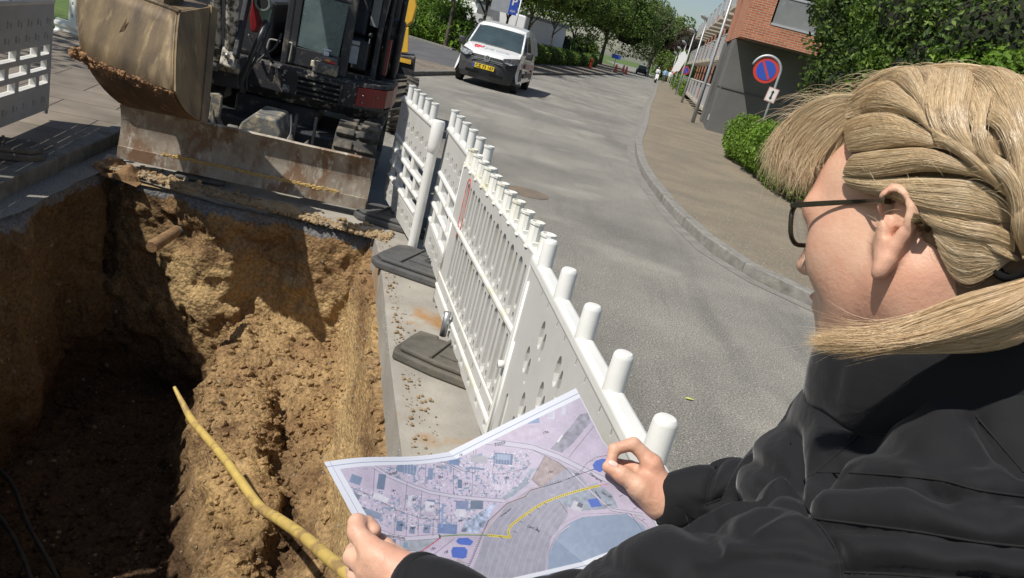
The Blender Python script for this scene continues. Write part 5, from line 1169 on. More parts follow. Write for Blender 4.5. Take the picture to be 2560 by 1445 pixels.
# left bushes and hedges behind the van
def row_blobs(pts, zc, r, rz, step):
    return [(x, y, zc, r, r, rz) for x, y in densify(pts, step)]
plant('shrub', 'bright green overhanging bush left of the white van', 'shrub', [BL_(1050,60,40,1.4,1.4,1.1), BL_(1110,70,39,1.3,1.3,1.0), BL_(1160,95,38,1.1,1.1,0.8), BL_(1080,25,41,1.1), BL_(1140,45,40,1.0), BL_(990,60,41,1.6)], 22000, 0.085, M['leaf_hedge'], 31, base=(-7.5,40,0))
plant('hedge', 'low dark hedge under the row of street trees', 'hedge', row_blobs([(-3.9,33),(-3.2,42),(-1.8,55),(0.2,72),(2.2,88)], 0.62, 0.7, 0.66, 1.1), 38000, 0.07, M['leaf_mid'], 32, base=(-2.5,50,0), core=0.8, lump=0.15, shell=0.25)
plant('hedge', 'dark green hedge to the left of the sidewalk behind the van', 'hedge', row_blobs([(-14,45),(-10,43.6),(-7.8,42.6),(-5.8,40.5)], 0.8, 0.9, 0.85, 1.1), 16000, 0.085, M['leaf_mid'], 33, base=(-9,43,0), core=0.8)
GT = 'row of street trees on the left side of the road'
tl = ['dark street tree nearest the parking sign, first of the row', 'dark street tree right of the white van, second of the row', 'dark street tree in the middle of the row, third from the sign', 'dark street tree, fourth of the row counted from the sign', 'street tree near the red post, fifth of the row', 'far street tree by the blue sign, sixth of the row', 'farthest street tree of the row, beyond the blue sign']
tp_ = [(-6.2,39,7,2.6), (-5.4,46,7.2,2.6), (-4.7,53,7,2.7), (-3.7,61,7.4,2.9), (-2.2,71,7.6,3.1), (-0.4,84,8,3.4), (1.8,100,8.5,4.0)]
for i, (x, y, hh, r) in enumerate(tp_):
    b_ = [(x, y, hh-1.2, r, r, 2.3), (x+r*0.45, y-0.3, hh-2.3, r*0.62, r*0.62, 1.5), (x-r*0.5, y, hh-2.0, r*0.6, r*0.6, 1.5), (x, y+0.3, hh+0.8, r*0.7, r*0.7, 1.8)]
    plant('street_tree', tl[i], 'tree', b_, int(14000-700*i), 0.10+0.006*i, M['leaf_mid'], 40+i, trunk=(x, y, 3.4, 0.11), group=GT, core=0.55)
plant('tree', 'broad dark green tree far down the left side of the road', 'tree', [(3.0,118,8,6.5,5,5.5), (7.5,126,7,5,4,5), (5,122,12,5,4,4), (-3,112,9,6,5,6)], 26000, 0.17, M['leaf_mid'], 51, trunk=(4,118,5,0.3), core=0.6)
plant('tree', 'pale green tall tree closing the view at the end of the road', 'tree', [(12.5,138,6.5,4.4,4,3.8), (11,138,9.0,3.4,3.3,3.0), (15.5,140,5.5,3.4,3.2,3.0), (17.5,142,7.0,2.6,2.6,2.2)], 22000, 0.17, M['leaf_pale'], 52, trunk=(12.7,136,7,0.35), core=0.5)
plant('tree', 'green tree top far behind the pale tree', 'tree', [(18,165,9,5,4,3.6), (13,165,11,5,4,3.6), (23,165,7,5,4,3.4)], 12000, 0.24, M['leaf_mid'], 53, trunk=(18,165,8,0.4), core=0.6)
plant('tree', 'dark purple copper-leaved tree beside the row of lamp posts', 'tree', [(17.4,128,5.6,3.4,3,3.0), (19.5,128,4,3,3,3)], 9000, 0.16, M['leaf_copper'], 54, trunk=(18.5,128,4,0.3), core=0.7)
plant('shrub', 'dark round bush at the far end of the right sidewalk', 'shrub', [(13.2,116,2.0,1.8,1.6,2.2), (15,112,2.2,2.2,2,2.4)], 6000, 0.15, M['leaf_mid'], 55, base=(14,114,0), core=0.7)
plant('hedge', 'sunlit low hedge at the far right of the sidewalk', 'hedge', row_blobs([(9.2,60),(10.6,74),(12.2,92)], 0.7, 0.8, 0.8, 1.6), 9000, 0.10, M['leaf_hedge'], 56, base=(10.6,75,0), core=0.75)
plant('shrub', 'green bush right of the street trees by the blue sign', 'shrub', [(0.9,92,1.6,2.0,1.8,1.8), (-1.8,84,1.3,1.8,1.5,1.6)], 6000, 0.12, M['leaf_hedge'], 57, base=(0,90,0), core=0.7)
plant('tree', 'tall dark trees behind the white hall on the left', 'tree', [(-16,75,8,7,5,6), (-7,82,9,6,5,6), (-25,70,8,7,5,6), (-2,92,9,5,4,5.5)], 20000, 0.20, M['leaf_mid'], 58, trunk=(-12,78,5,0.3), core=0.75)
plant('tree', 'loose-crowned tree on the left sidewalk that casts dappled shade on the slabs', 'tree', [(-11.5,5.5,6.2,2.2,2.2,1.5), (-9.8,7.5,6.6,1.8,1.8,1.2), (-13.5,8.5,6.8,2.4,2.4,1.5), (-11,10.5,6.4,1.8,1.8,1.2)], 5200, 0.11, M['leaf_mid'], 61, trunk=(-12,7,4.6,0.16), core=0.0)
# ================================================================== BUILDINGS
M['brick'] = brickmat('orange_brick', (0.50,0.165,0.075), (0.36,0.11,0.05), (0.42,0.33,0.26), 0.235, 0.072, 0.011, axes='wall', bump=0.006, noise=0.12)
M['brick_soffit'] = mat('brick_soffit', (0.42,0.14,0.06), (0.30,0.10,0.045), 6, rough=0.85)
M['conc_wall'] = mat('dark_rendered_wall', (0.135,0.131,0.124), (0.10,0.098,0.093), 0.8, rough=0.85, bump=0.003, bscale=30, c3=(0.085,0.085,0.082), s3=0.4, w3=(0.55,0.7))
M['pale_slab'] = mat('pale_concrete_slab', (0.46,0.42,0.34), (0.38,0.35,0.29), 2, rough=0.8)
M['bluegrey'] = mat('blue_grey_panel', (0.20,0.235,0.26), (0.15,0.18,0.20), 1.5, rough=0.45, spec=0.6)
M['window'] = mat('window_glass', (0.04,0.055,0.07), (0.09,0.12,0.15), 0.7, rough=0.08, spec=0.9)
M['rail_m'] = mat('painted_rail', (0.50,0.51,0.52), rough=0.4, metal=0.3)
sdv = nrm(np.array([0.107, 1, 0])); edv = nrm(np.array([1.0, -0.107, 0])); B0 = np.array([5.22, 28.1, 0.0]); UPv = np.array([0, 0, 1.0])
def bq(s, e, z): return B0+sdv*s+edv*e+UPv*z
BD = empty('brick_building', B0, 'orange brick apartment building on a dark grey concrete base, beside the right sidewalk', 'building')
def bbox(mb, s0, s1, e0, e1, z0, z1): return mb.add([bq(s, e, z) for z in (z0, z1) for s, e in ((s0, e0), (s1, e0), (s1, e1), (s0, e1))], [(0,1,2,3),(7,6,5,4),(0,4,5,1),(1,5,6,2),(2,6,7,3),(3,7,4,0)])
mb = MB(); bbox(mb, 0.0, 0.25, 0.0, 14, 0.0, 3.26); bbox(mb, 0.25, 1.6, 0.0, 0.25, 0.0, 3.26); bbox(mb, 2.2, 3.2, 0.05, 0.30, 0.0, 3.26); bbox(mb, 3.9, 5.2, 0.0, 0.25, 0.0, 3.26); mb.build('base_wall', M['conc_wall'], BD)
mb = MB(); bbox(mb, -0.03, 0.0, 0.02, 14, 1.62, 1.66); bbox(mb, 0.0, 1.6, -0.02, 0.0, 1.62, 1.66); mb.build('wall_joint', mat('joint', (0.09,0.09,0.088), rough=0.9), BD)
mb = MB(); bbox(mb, 0.3, 5.2, 0.6, 14, 0.0, 3.2); mb.build('ground_floor_core', M['conc_wall'], BD)
mb = MB()
# brick volume: end wall with a recessed balcony opening
O0, O1, Z0, Z1 = 0.78, 4.2, 3.85, 6.4
bbox(mb, -1.35, -1.1, 0.0, O0, 3.29, 9.5); bbox(mb, -1.35, -1.1, O1, 14, 3.29, 9.5); bbox(mb, -1.35, -1.1, O0, O1, 3.29, Z0); bbox(mb, -1.35, -1.1, O0, O1, Z1, 9.5)
mb.build('brick_end_wall', M['brick'], BD)
mb = MB(); bbox(mb, -1.1, 4.9, 0.0, 0.22, 3.29, 9.5); mb.build('brick_street_wall', M['brick'], BD)
mb = MB(); bbox(mb, -1.1, 4.9, 0.22, 14, 3.27, 3.285); mb.build('soffit', M['conc_wall'], BD)
mb = MB(); bbox(mb, -1.1, 4.9, 0.22, 14, 9.3, 9.5); mb.build('roof', M['conc_wall'], BD)
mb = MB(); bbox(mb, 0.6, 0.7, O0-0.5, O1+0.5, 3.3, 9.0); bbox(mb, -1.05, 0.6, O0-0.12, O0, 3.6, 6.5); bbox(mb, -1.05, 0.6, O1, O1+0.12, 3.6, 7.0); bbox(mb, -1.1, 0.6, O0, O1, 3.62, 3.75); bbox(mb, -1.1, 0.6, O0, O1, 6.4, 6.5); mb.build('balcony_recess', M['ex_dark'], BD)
bp_ = mb = MB(); bbox(mb, -1.33, -1.29, O0+0.06, O1-0.06, 3.92, 4.72); BP = mb.build('balcony_panel', mat('frosted_balcony_panel', (0.24,0.25,0.25), (0.18,0.19,0.19), 1.4, rough=0.3, c3=(0.33,0.34,0.34), s3=4, w3=(0.6,0.75)), BD)
mb = MB(); bbox(mb, -1.37, -1.25, O0+0.02, O1-0.02, 3.855, 3.92); bbox(mb, -1.35, -1.27, O0+0.02, O1-0.02, 4.72, 4.79); mb.build('balcony_edge', M['rail_m'], BD)
mb = MB()
for z in (5.0, 5.25): mb.tube([bq(-1.3, O0+0.02, z), bq(-1.3, O1-0.02, z)], 0.025, 6)
for e in (O0+1.5, O0+3.0): mb.tube([bq(-1.3, e, 4.75), bq(-1.3, e, 5.3)], 0.02, 6)
mb.build('balcony_railing', M['rail_m'], BD, smooth=True)
# downpipes at the corner
mb = MB(); mb.tube([bq(-0.12, 1.05, 0.0), bq(-0.12, 1.05, 0.85)], 0.05, 8); mb.build('downpipe', M['grey_metal'], BD, smooth=True)
mb = MB(); mb.tube([bq(-0.12, 1.35, 0.0), bq(-0.12, 1.35, 0.6)], 0.04, 8); mb.build('downpipe', M['grey_metal'], BD, smooth=True)
mb = MB(); bbox(mb, 0.6, 0.75, -0.03, -0.0, 0.42, 0.62); mb.build('wall_plate', M['rail_m'], BD)
# long wing with balconies down the street
WG = empty('balcony_building', bq(6, 0.8, 0), 'long blue-grey apartment block with brick piers and stacked balconies along the right sidewalk', 'building')
mb = MB(); bbox(mb, 5.3, 46, 1.1, 12, 0.0, 6.1); mb.build('facade', M['bluegrey'], WG)
mb = MB(); bbox(mb, 5.2, 46.2, 0.9, 12, 6.1, 6.3); mb.build('roof', M['pale_slab'], WG)
BW = 3.9
for k in range(10):
    s = 5.6+k*BW
    mb = MB(); bbox(mb, s, s+0.42, 0.85, 1.1, 0.0, 6.1); mb.build('brick_pier', M['brick'], WG)
    for lv, z in enumerate((0.45, 2.6, 4.75)):
        mb = MB(); bbox(mb, s+0.9, s+3.3, 0.05, 1.1, z, z+0.17); mb.build('balcony_slab', M['pale_slab'], WG, bevel=0.02)
        mb = MB(); 
        for e, s0_, s1_ in ((0.08, s+0.9, s+3.3),):
            mb.tube([bq(s0_, e, z+1.1), bq(s1_, e, z+1.1)], 0.025, 5)
            for j in range(9): mb.tube([bq(s0_+(s1_-s0_)*j/8, e, z+0.17), bq(s0_+(s1_-s0_)*j/8, e, z+1.1)], 0.012, 4)
        mb.tube([bq(s+0.9, 0.08, z+1.1), bq(s+0.9, 1.1, z+1.1)], 0.025, 5); mb.build('balcony_railing', M['rail_m'], WG)
        mb = MB(); bbox(mb, s+1.2, s+2.9, 1.06, 1.1, z+0.25, min(z+2.0, 6.0)); mb.build('window', M['window'], WG)
        mb = MB(); bbox(mb, s+0.95, s+1.15, 0.3, 1.05, z+0.17, z+0.75); bbox(mb, s+2.4, s+3.0, 0.12, 0.16, z+0.2, z+0.85); mb.build('balcony_box', M['brick_soffit'] if (k+lv) % 3 == 0 else M['bluegrey'], WG)
    mb = MB(); bbox(mb, s-0.55, s-0.1, 0.9, 1.1, 0.3, 5.9); mb.build('stair_window', M['window'], WG)
# white hall and parked trailer behind the left trees
mb = MB(); a = P(1205,95,70); WH = empty('white_hall', a*np.array([1,1,0]), 'bright white low hall glimpsed behind the street trees on the left', 'building')
WM = mat('white_sheet_wall', (0.80,0.80,0.80), (0.70,0.70,0.72), 0.6, rough=0.5)
mb.hexa([(-8.5,66,0.2),(9.5*0-1.2,76,0.2),(-1.2,76,3.0),(-8.5,66,3.0)], [(-9.5,72,0.2),(-2.2,82,0.2),(-2.2,82,3.0),(-9.5,72,3.0)]); mb.build('wall', WM, WH)
mb = MB(); mb.hexa([(-8.7,65.8,3.0),(-1.0,76,3.0),(-1.0,76,3.25),(-8.7,65.8,3.25)], [(-9.7,72.2,3.0),(-2.0,82.2,3.0),(-2.0,82.2,3.25),(-9.7,72.2,3.25)]); mb.build('roof_edge', M['bluegrey'], WH)
a = P(1198,52,52); BB = empty('billboard', (a[0], a[1], 0), 'white billboard with a dark curved emblem behind the bushes', 'sign')
ax_ = np.array([0.97,0.24,0]); mb = MB(); mb.box(a, (1.75, 0.08, 0.85), [ax_, [-0.24,0.97,0], [0,0,1]]); mb.build('board', WM, BB, bevel=0.01)
mb = MB()
for s_ in (-0.8, 0.8): mb.tube([a+ax_*s_+np.array([0,0.08,-a[2]]), a+ax_*s_+np.array([0,0.08,0.4])], 0.04, 6); 
mb.build('board_posts', M['grey_metal'], BB)
mb = MB(); fr_ = np.array([0.24*0.05,-0.05,0])
pp = [a+ax_*(0.05+0.36*math.cos(t))+UPv*(0.18*math.sin(t)-0.02)+fr_ for t in np.linspace(2.8, 6.6, 14)]; mb.tube(pp, 0.03, 5); pp = [a+ax_*(0.15+0.2*math.cos(t))+UPv*(0.12*math.sin(t)+0.05)+fr_ for t in np.linspace(0.2, 3.4, 8)]; mb.tube(pp, 0.04, 5)
mb.build('emblem', mat('navy_print', (0.03,0.05,0.10), rough=0.5), BB)
a = P(1190,12,58); mb = MB(); mb.box((a[0]-1, a[1]+8, 1.7), (9, 2.5, 2.6)); tag(mb.build('white_trailer', WM, origin=(a[0]-1, a[1]+8, 0), bevel=0.1), 'white box trailer behind the bushes at the left', 'trailer')
# ================================================================== SIGNS, LAMPS
def text_mesh(body, size, ext=0.0, bold=False):
    cu = bpy.data.curves.new('t', 'FONT'); cu.body = body; cu.size = size; cu.resolution_u = 2; cu.align_x = 'CENTER'; cu.align_y = 'CENTER'
    if bold: cu.offset = size*0.02
    ob = bpy.data.objects.new('t', cu); COL.objects.link(ob); dg = bpy.context.evaluated_depsgraph_get(); me = bpy.data.meshes.new_from_object(ob.evaluated_get(dg))
    V_ = np.array([v.co[:] for v in me.vertices]) if len(me.vertices) else np.zeros((0, 3)); F_ = [tuple(p.vertices) for p in me.polygons]
    bpy.data.objects.remove(ob, do_unlink=True); bpy.data.curves.remove(cu); bpy.data.meshes.remove(me); return V_, F_
def put_text(mb, body, size, c, u, v, bold=False, off=None):
    V_, F_ = text_mesh(body, size, bold=bold); u = nrm(u); v = nrm(v)
    if len(V_): mb.add(np.array(c)+V_[:, :1]*u+V_[:, 1:2]*v, F_)
    return mb
def disc(mb, c, u, v, r, n=28, r0=0.0, th=0.004):
    u, v = nrm(u), nrm(v); w = np.cross(u, v)
    o_ = [np.array(c)+r*(math.cos(2*math.pi*k/n)*u+math.sin(2*math.pi*k/n)*v) for k in range(n)]
    if r0: 
        i_ = [np.array(c)+r0*(math.cos(2*math.pi*k/n)*u+math.sin(2*math.pi*k/n)*v) for k in range(n)]
        mb.add(o_+i_, [(k, (k+1) % n, n+(k+1) % n, n+k) for k in range(n)])
    else: mb.prism(o_, -w*th)
M['sign_red'] = mat('sign_red', (0.55,0.035,0.025), (0.45,0.05,0.04), 6, rough=0.4)
M['sign_blue'] = mat('sign_blue', (0.025,0.07,0.42), (0.03,0.08,0.36), 6, rough=0.4)
M['sign_white'] = mat('sign_white', (0.72,0.70,0.68), (0.62,0.58,0.56), 8, rough=0.45)
M['ink'] = mat('black_ink', (0.02,0.02,0.022), rough=0.6)
M['galv'] = mat('galvanised_pole', (0.42,0.44,0.45), (0.33,0.35,0.36), 5, rough=0.5, metal=0.5)
def no_parking(c, r, label, rootn='road_sign', hoop=True, plate_=True, base_z=0.1, group=None):
    c = np.array(c); fw_ = nrm(c*np.array([1,1,0])); u = np.array([fw_[1], -fw_[0], 0.0]); v = UPv; to = -fw_
    tz = -0.10; u, v = nrm(u*math.cos(tz)+v*math.sin(tz)), nrm(v*math.cos(tz)-u*math.sin(tz))
    r_ = empty(rootn, (c[0]+u[0]*r*1.12, c[1]+u[1]*r*1.12, base_z), label, 'road sign', group)
    mb = MB(); disc(mb, c, u, v, r, th=0.01); mb.build('sign_disc', M['sign_red'], r_)
    mb = MB(); disc(mb, c+to*0.008, u, v, r*0.76, th=0.002); mb.build('blue_field', M['sign_blue'], r_)
    d_ = nrm(-u*0.70+v*0.72); n_ = nrm(u*0.72+v*0.70); hw = r*0.085; c2 = c+to*0.012
    d_ = nrm(-u*0.62+v*0.78); n_ = nrm(u*0.78+v*0.62)
    mb = MB(); mb.add([c2+d_*r*0.76+n_*hw, c2+d_*r*0.76-n_*hw, c2-d_*r*0.76-n_*hw, c2-d_*r*0.76+n_*hw], [(0,1,2,3)]); mb.build('red_bar', M['sign_red'], r_)
    if hoop:
        pp = [c+(u*math.cos(t)+v*math.sin(t))*r*1.13 for t in np.linspace(math.pi*0.98, -0.05, 16)]
        b_ = pp[-1]; pp += [b_-UPv*0.3, np.array([b_[0], b_[1], base_z])]
        mb = MB(); mb.tube(pp, 0.032, 10); mb.build('pole', M['galv'], r_, smooth=True)
        if plate_:
            pc = np.array([b_[0], b_[1], c[2]-r*1.72])+to*0.04-u*0.02; w_, h_ = 0.115, 0.155
            mb = MB(); mb.prism([pc-u*w_-v*h_, pc+u*w_-v*h_, pc+u*w_+v*h_, pc-u*w_+v*h_], -to*0.01); mb.build('sub_plate', mat('pinkish_plate', (0.55,0.33,0.31), rough=0.5), r_)
            mb = MB(); q = pc+to*0.004; mb.add([q-u*w_*0.84-v*h_*0.88, q+u*w_*0.84-v*h_*0.88, q+u*w_*0.84+v*h_*0.88, q-u*w_*0.84+v*h_*0.88], [(0,1,2,3)]); mb.build('plate_face', M['sign_white'], r_, fix=False)
            q = pc+to*0.008; mb = MB(); mb.add([q-u*0.018-v*0.06, q+u*0.018-v*0.06, q+u*0.018+v*0.06, q-u*0.018+v*0.06], [(0,1,2,3)])
            for s_ in (-1, 1): mb.add([q+v*s_*0.11, q+v*s_*0.055-u*0.04, q+v*s_*0.055+u*0.04], [(0,1,2)])
            mb.build('arrow', M['ink'], r_, fix=False)
    else:
        mb = MB(); mb.tube([(c[0], c[1], base_z)-0*fw_+fw_*0.05, c+fw_*0.05+UPv*r], 0.03, 8); mb.build('pole', M['galv'], r_, smooth=True)
    return r_
no_parking(P(1915,176,17.0), 0.275, 'round blue and red no-parking sign in a curved pole hoop above the hedge')
no_parking(P(1714,176,62), 0.33, 'distant round blue and red no-parking sign by the lamp posts', hoop=False)
a = P(1686,177,66); fw_ = nrm(a*np.array([1,1,0])); u = np.array([fw_[1], -fw_[0], 0]); YS = empty('road_sign', (a[0], a[1], 0.1), 'distant white give-way triangle with a red edge on the right sidewalk', 'road sign')
mb = MB(); mb.prism([a-u*0.36+UPv*0.22, a+u*0.36+UPv*0.22, a-UPv*0.36], fw_*0.01); mb.build('triangle', M['sign_red'], YS); mb = MB(); q = a-fw_*0.012; mb.add([q-u*0.24+UPv*0.15, q+u*0.24+UPv*0.15, q-UPv*0.23], [(0,1,2)]); mb.build('triangle_face', M['sign_white'], YS, fix=False)
mb = MB(); mb.tube([(a[0], a[1]+0.05, 0.1), (a[0], a[1]+0.05, a[2]+0.2)], 0.03, 6); mb.build('pole', M['galv'], YS)
# parking sign
a = P(1263,4,31); fw_ = nrm(a*np.array([1,1,0])); u = np.array([fw_[1], -fw_[0], 0]); PS = empty('parking_sign', (*(a+u*0.62)[:2], 0.1), 'grey and blue parking sign on a steel pole behind the van', 'parking sign')
mb = MB(); mb.prism([a-u*0.52-UPv*0.42, a+u*0.20-UPv*0.42, a+u*0.20+UPv*0.42, a-u*0.52+UPv*0.42], fw_*0.02); mb.build('grey_board', mat('grey_board', (0.34,0.36,0.38), (0.28,0.30,0.32), 3, rough=0.4), PS)
mb = MB(); q = a-fw_*0.01; mb.prism([q+u*0.20-UPv*0.42, q+u*0.55-UPv*0.42, q+u*0.55+UPv*0.42, q+u*0.20+UPv*0.42], fw_*0.02); mb.build('blue_board', M['sign_blue'], PS)
mb = MB(); put_text(mb, 'P', 0.42, q+u*0.375-fw_*0.01+UPv*0.07, u, UPv, True); put_text(mb, 'afgift', 0.12, q+u*0.375-fw_*0.01-UPv*0.28, u, UPv); mb.build('lettering', M['sign_white'], PS, fix=False)
mb = MB(); mb.tube([a+u*0.62+UPv*0.6, (a+u*0.62)*np.array([1,1,0])+UPv*0.1], 0.035, 8); mb.build('pole', M['galv'], PS, smooth=True)
a = P(1541,142,80); BS = empty('street_sign', (a[0], a[1], 0.1), 'small distant blue street sign beside the tree row', 'road sign'); mb = MB(); mb.box(a, (0.95,0.05,0.42)); mb.build('board', M['sign_blue'], BS); mb = MB(); mb.tube([a-UPv*(a[2]-0.05), a-UPv*0.2], 0.05, 6); mb.build('pole', M['galv'], BS)
# lamp posts
GL = 'lamp posts along the right sidewalk'
lampl = ['nearest tall lamp post in front of the brick corner', 'second lamp post from the brick corner', 'third lamp post from the brick corner', 'fourth lamp post from the brick corner', 'fifth lamp post down the sidewalk', 'sixth lamp post down the sidewalk', 'farthest lamp post at the end of the sidewalk']
for i, (px, py, tx, ty) in enumerate([(1731,307,1862,-118), (1704,257,1765,47), (1689,237,1738,80), (1681,224,1720,110), (1675,215,1707,124), (1671,209,1698,136), (1668,205,1691,143)]):
    b_ = G(px, py, 0.1); d_ = ray(tx, ty); top = EYE+d_*(b_[1]/d_[1]); top[0] = b_[0]; h_ = top[2]
    r_ = empty('lamp_post', b_, lampl[i], 'lamp post', GL)
    mb = MB(); mb.tube([b_-UPv*0.1, b_+UPv*(h_-0.1)*0.3, b_+UPv*(h_-0.15)], [0.075, 0.06, 0.045], 10); mb.build('pole', M['galv'], r_, smooth=True)
    mb = MB(); t_ = b_+UPv*(h_-0.1); mb.lathe(t_+np.array([-0.12,0,0]), (-0.35,-0.2,0.15), [(-0.15,0.05),(0.0,0.11),(0.25,0.13),(0.42,0.05)], 12); mb.build('lamp_head', M['rail_m'], r_, smooth=True, auto=50)
a = P(1702,152,58); mb = MB(); u = np.array([0.98,-0.15,0]); mb.prism([a-u*0.45-UPv*0.9, a+u*0.1-UPv*0.75, a+u*0.42+UPv*0.35, a+u*0.1+UPv*0.75, a-u*0.15+UPv*0.6], np.array([0,0.03,0])); FB = empty('banner', (a[0], a[1], 0.1), 'white banner hanging on a pole among the distant lamp posts', 'banner'); mb.build('cloth', WM, FB); mb = MB(); mb.tube([a+u*0.42+UPv*0.5-UPv*0.0, (a[0]+0.42, a[1], 0.1)], 0.03, 6); mb.build('pole', M['galv'], FB)
# red post and roadworks far away
a = G(1475,170,0.1); mb = MB(); mb.lathe(a, (0,0,1), [(0,0.17),(0.2,0.18),(0.21,0.13),(0.6,0.13),(0.66,0.17),(0.84,0.16),(0.9,0.08)], 12); tag(mb.build('red_post_box', mat('orange_red', (0.65,0.10,0.05), rough=0.5), origin=a, smooth=True, auto=40), 'small orange red post at the end of the low hedge', 'post')
M['orange'] = mat('cone_orange', (0.75,0.13,0.07), rough=0.5)
for (px, py, lb) in [(1537,182,'distant red and white traffic cone at the left edge of the road'), (1563,186,'distant traffic cone nearer the dark car'), (1556,181,'distant traffic cone between the other two')]:
    a = G(px, py, 0.0); r_ = empty('traffic_cone', a, lb, 'traffic cone', 'distant traffic cones'); mb = MB(); mb.box(a+UPv*0.03, (0.5,0.5,0.06)); mb.lathe(a, (0,0,1), [(0.05,0.22),(0.95,0.08)], 10); mb.build('cone_body', M['orange'], r_); mb = MB(); mb.lathe(a, (0,0,1), [(0.4,0.165),(0.62,0.12)], 10); mb.build('white_band', M['sign_white'], r_)
# ================================================================== VEHICLES
M['van_white'] = mat('white_car_paint', (0.74,0.74,0.73), (0.70,0.70,0.69), 2, rough=0.28, coat=0.6)
M['van_black'] = mat('black_bumper_plastic', (0.028,0.029,0.031), (0.04,0.04,0.042), 8, rough=0.5)
M['van_glass'] = mat('tinted_windscreen', (0.03,0.045,0.05), (0.05,0.075,0.08), 1.2, rough=0.04, spec=0.9)
M['tyre'] = mat('car_tyre', (0.02,0.02,0.02), rough=0.85)
M['alu'] = mat('wheel_alloy', (0.40,0.40,0.41), rough=0.35, metal=0.8)
M['lampglass'] = mat('headlight_glass', (0.35,0.37,0.38), (0.08,0.08,0.09), 14, rough=0.08, spec=0.9, coat=0.8)
def vehicle(name, label, cat, loc, head, paint, prof, sill, roofw, length, parts, detail=True, group=None):
    """prof: list of (y, z, halfwidth, bow, tag) from the front bumper over the roof to the tail, y measured back from the nose"""
    f = nrm(np.array([head[0], head[1], 0.0])); rt = np.array([-f[1], f[0], 0.0]); O = np.array(loc, float)
    w3 = lambda x, y, z: O+rt*x-f*y+UPv*z
    r_ = empty(name, loc, label, cat, group); NU = 12; us = np.linspace(-1, 1, NU+1)
    segs = {}
    for i in range(len(prof)-1):
        a, b = prof[i], prof[i+1]; tg = a[4]; mb = segs.setdefault(tg, MB()); K = 3
        V_ = []
        for k in range(K+1):
            t = k/K; y, z, hw, bow = [a[j]+(b[j]-a[j])*t for j in range(4)]
            for u_ in us: V_.append(w3(u_*hw, y+bow*abs(u_)**2.6, z-0.035*abs(u_)**4*(1 if z > 0.7 else 0)))
        mb.add(V_, [(k*(NU+1)+j, k*(NU+1)+j+1, (k+1)*(NU+1)+j+1, (k+1)*(NU+1)+j) for k in range(K) for j in range(NU)])
    mats = {'bumper': M['van_black'], 'body': paint, 'hood': paint, 'windscreen': M['van_glass'], 'roof': paint, 'tail': paint, 'grille': M['van_black'], 'rear_window': M['van_glass']}
    for tg, mb in segs.items(): mb.build(tg, mats[tg], r_, smooth=True, auto=35)
    # sides
    for s_ in (-1, 1):
        mb = MB(); V_ = []; st = [p for p in prof if p[1] > sill+0.25]
        for p in st:
            y, z, hw, bow = p[:4]; yb = y+bow; zt = z-0.035
            for t in np.linspace(0, 1, 7):
                zz = sill+(zt-sill)*t; wmax = 0.5*(roofw+0.0); base = min(wmax, hw+0.5*abs(zt-zz)+0.05) if zt > 1.15 else min(wmax, hw+0.3*(zt-zz))
                x = hw+(base-hw)*(1-t)**0.55 if t < 1 else hw
                V_.append(w3(s_*x, yb, zz))
        n7 = 7; mb.add(V_, [(i*n7+j, i*n7+j+1, (i+1)*n7+j+1, (i+1)*n7+j) for i in range(len(st)-1) for j in range(6)]); mb.build('side_panel', paint, r_, smooth=True, auto=40)
    mb = MB(); mb.add([w3(x, y, sill+0.02) for x, y in ((-roofw*0.42,0.3),(roofw*0.42,0.3),(roofw*0.42,length-0.2),(-roofw*0.42,length-0.2))], [(0,1,2,3)]); mb.build('underbody', M['van_black'], r_, fix=False)
    wr = parts['wheel_r']
    for y in parts['axles']:
        for s_ in (-1, 1):
            c = w3(s_*(roofw/2-0.11), y, wr); mb = MB(); mb.lathe(c-rt*0.10, rt, [(0,wr*0.62),(0,wr*0.93),(0.02,wr),(0.18,wr),(0.20,wr*0.93),(0.20,wr*0.62)], 24); wh = mb.build('wheel', M['tyre'], r_, smooth=True, auto=40); ORG[wh.name] = ORG[r_.name]
            mb = MB(); mb.lathe(c-rt*0.085, rt, [(0,0.03),(0.0,wr*0.63),(0.17,wr*0.63),(0.165,0.03)], 20); mb.build('rim', M['alu'], wh, smooth=True, auto=40)
            mb = MB(); pts_ = [w3(s_*(roofw/2-0.005), y+(wr+0.04)*math.cos(t), wr+(wr+0.04)*math.sin(t)) for t in np.linspace(-0.25, math.pi+0.25, 16)]; mb.prism(pts_, -rt*s_*0.25); mb.build('wheel_arch', M['van_black'], r_)
    return r_, w3, rt, f
VH = nrm(np.array([-0.055, -1.0, 0]))
VO = np.array([-2.30, 22.25, 0.0])
vp = [(0.04,0.20,0.74,0.34,'bumper'), (0.0,0.34,0.80,0.34,'bumper'), (0.0,0.58,0.83,0.36,'bumper'), (0.03,0.70,0.84,0.36,'grille'), (0.07,0.86,0.84,0.36,'hood'), (0.16,0.955,0.83,0.34,'hood'), (0.55,1.055,0.82,0.18,'hood'), (0.98,1.135,0.81,0.10,'windscreen'), (1.62,1.66,0.70,0.10,'roof'), (1.85,1.76,0.68,0.06,'roof'), (2.6,1.83,0.68,0.0,'roof'), (4.2,1.80,0.67,0.0,'roof'), (4.42,1.70,0.67,-0.02,'tail'), (4.50,1.0,0.78,-0.04,'tail'), (4.50,0.35,0.80,-0.05,'tail'), (4.45,0.3,0.8,-0.05,'tail')]
VN, w3, rt, f = vehicle('delivery_van', 'white delivery van with black bumper and yellow number plate waiting at the left kerb', 'van', VO, VH, M['van_white'], vp, 0.30, 1.86, 4.5, {'wheel_r': 0.33, 'axles': (0.88, 3.62)})
cg = lambda x, y, z: w3(x, y, z)
mb = MB()       # windscreen frame
def strip(mb, pts, wv, th): 
    for a, b in zip(pts[:-1], pts[1:]): mb.tube([a, b], th, 6)
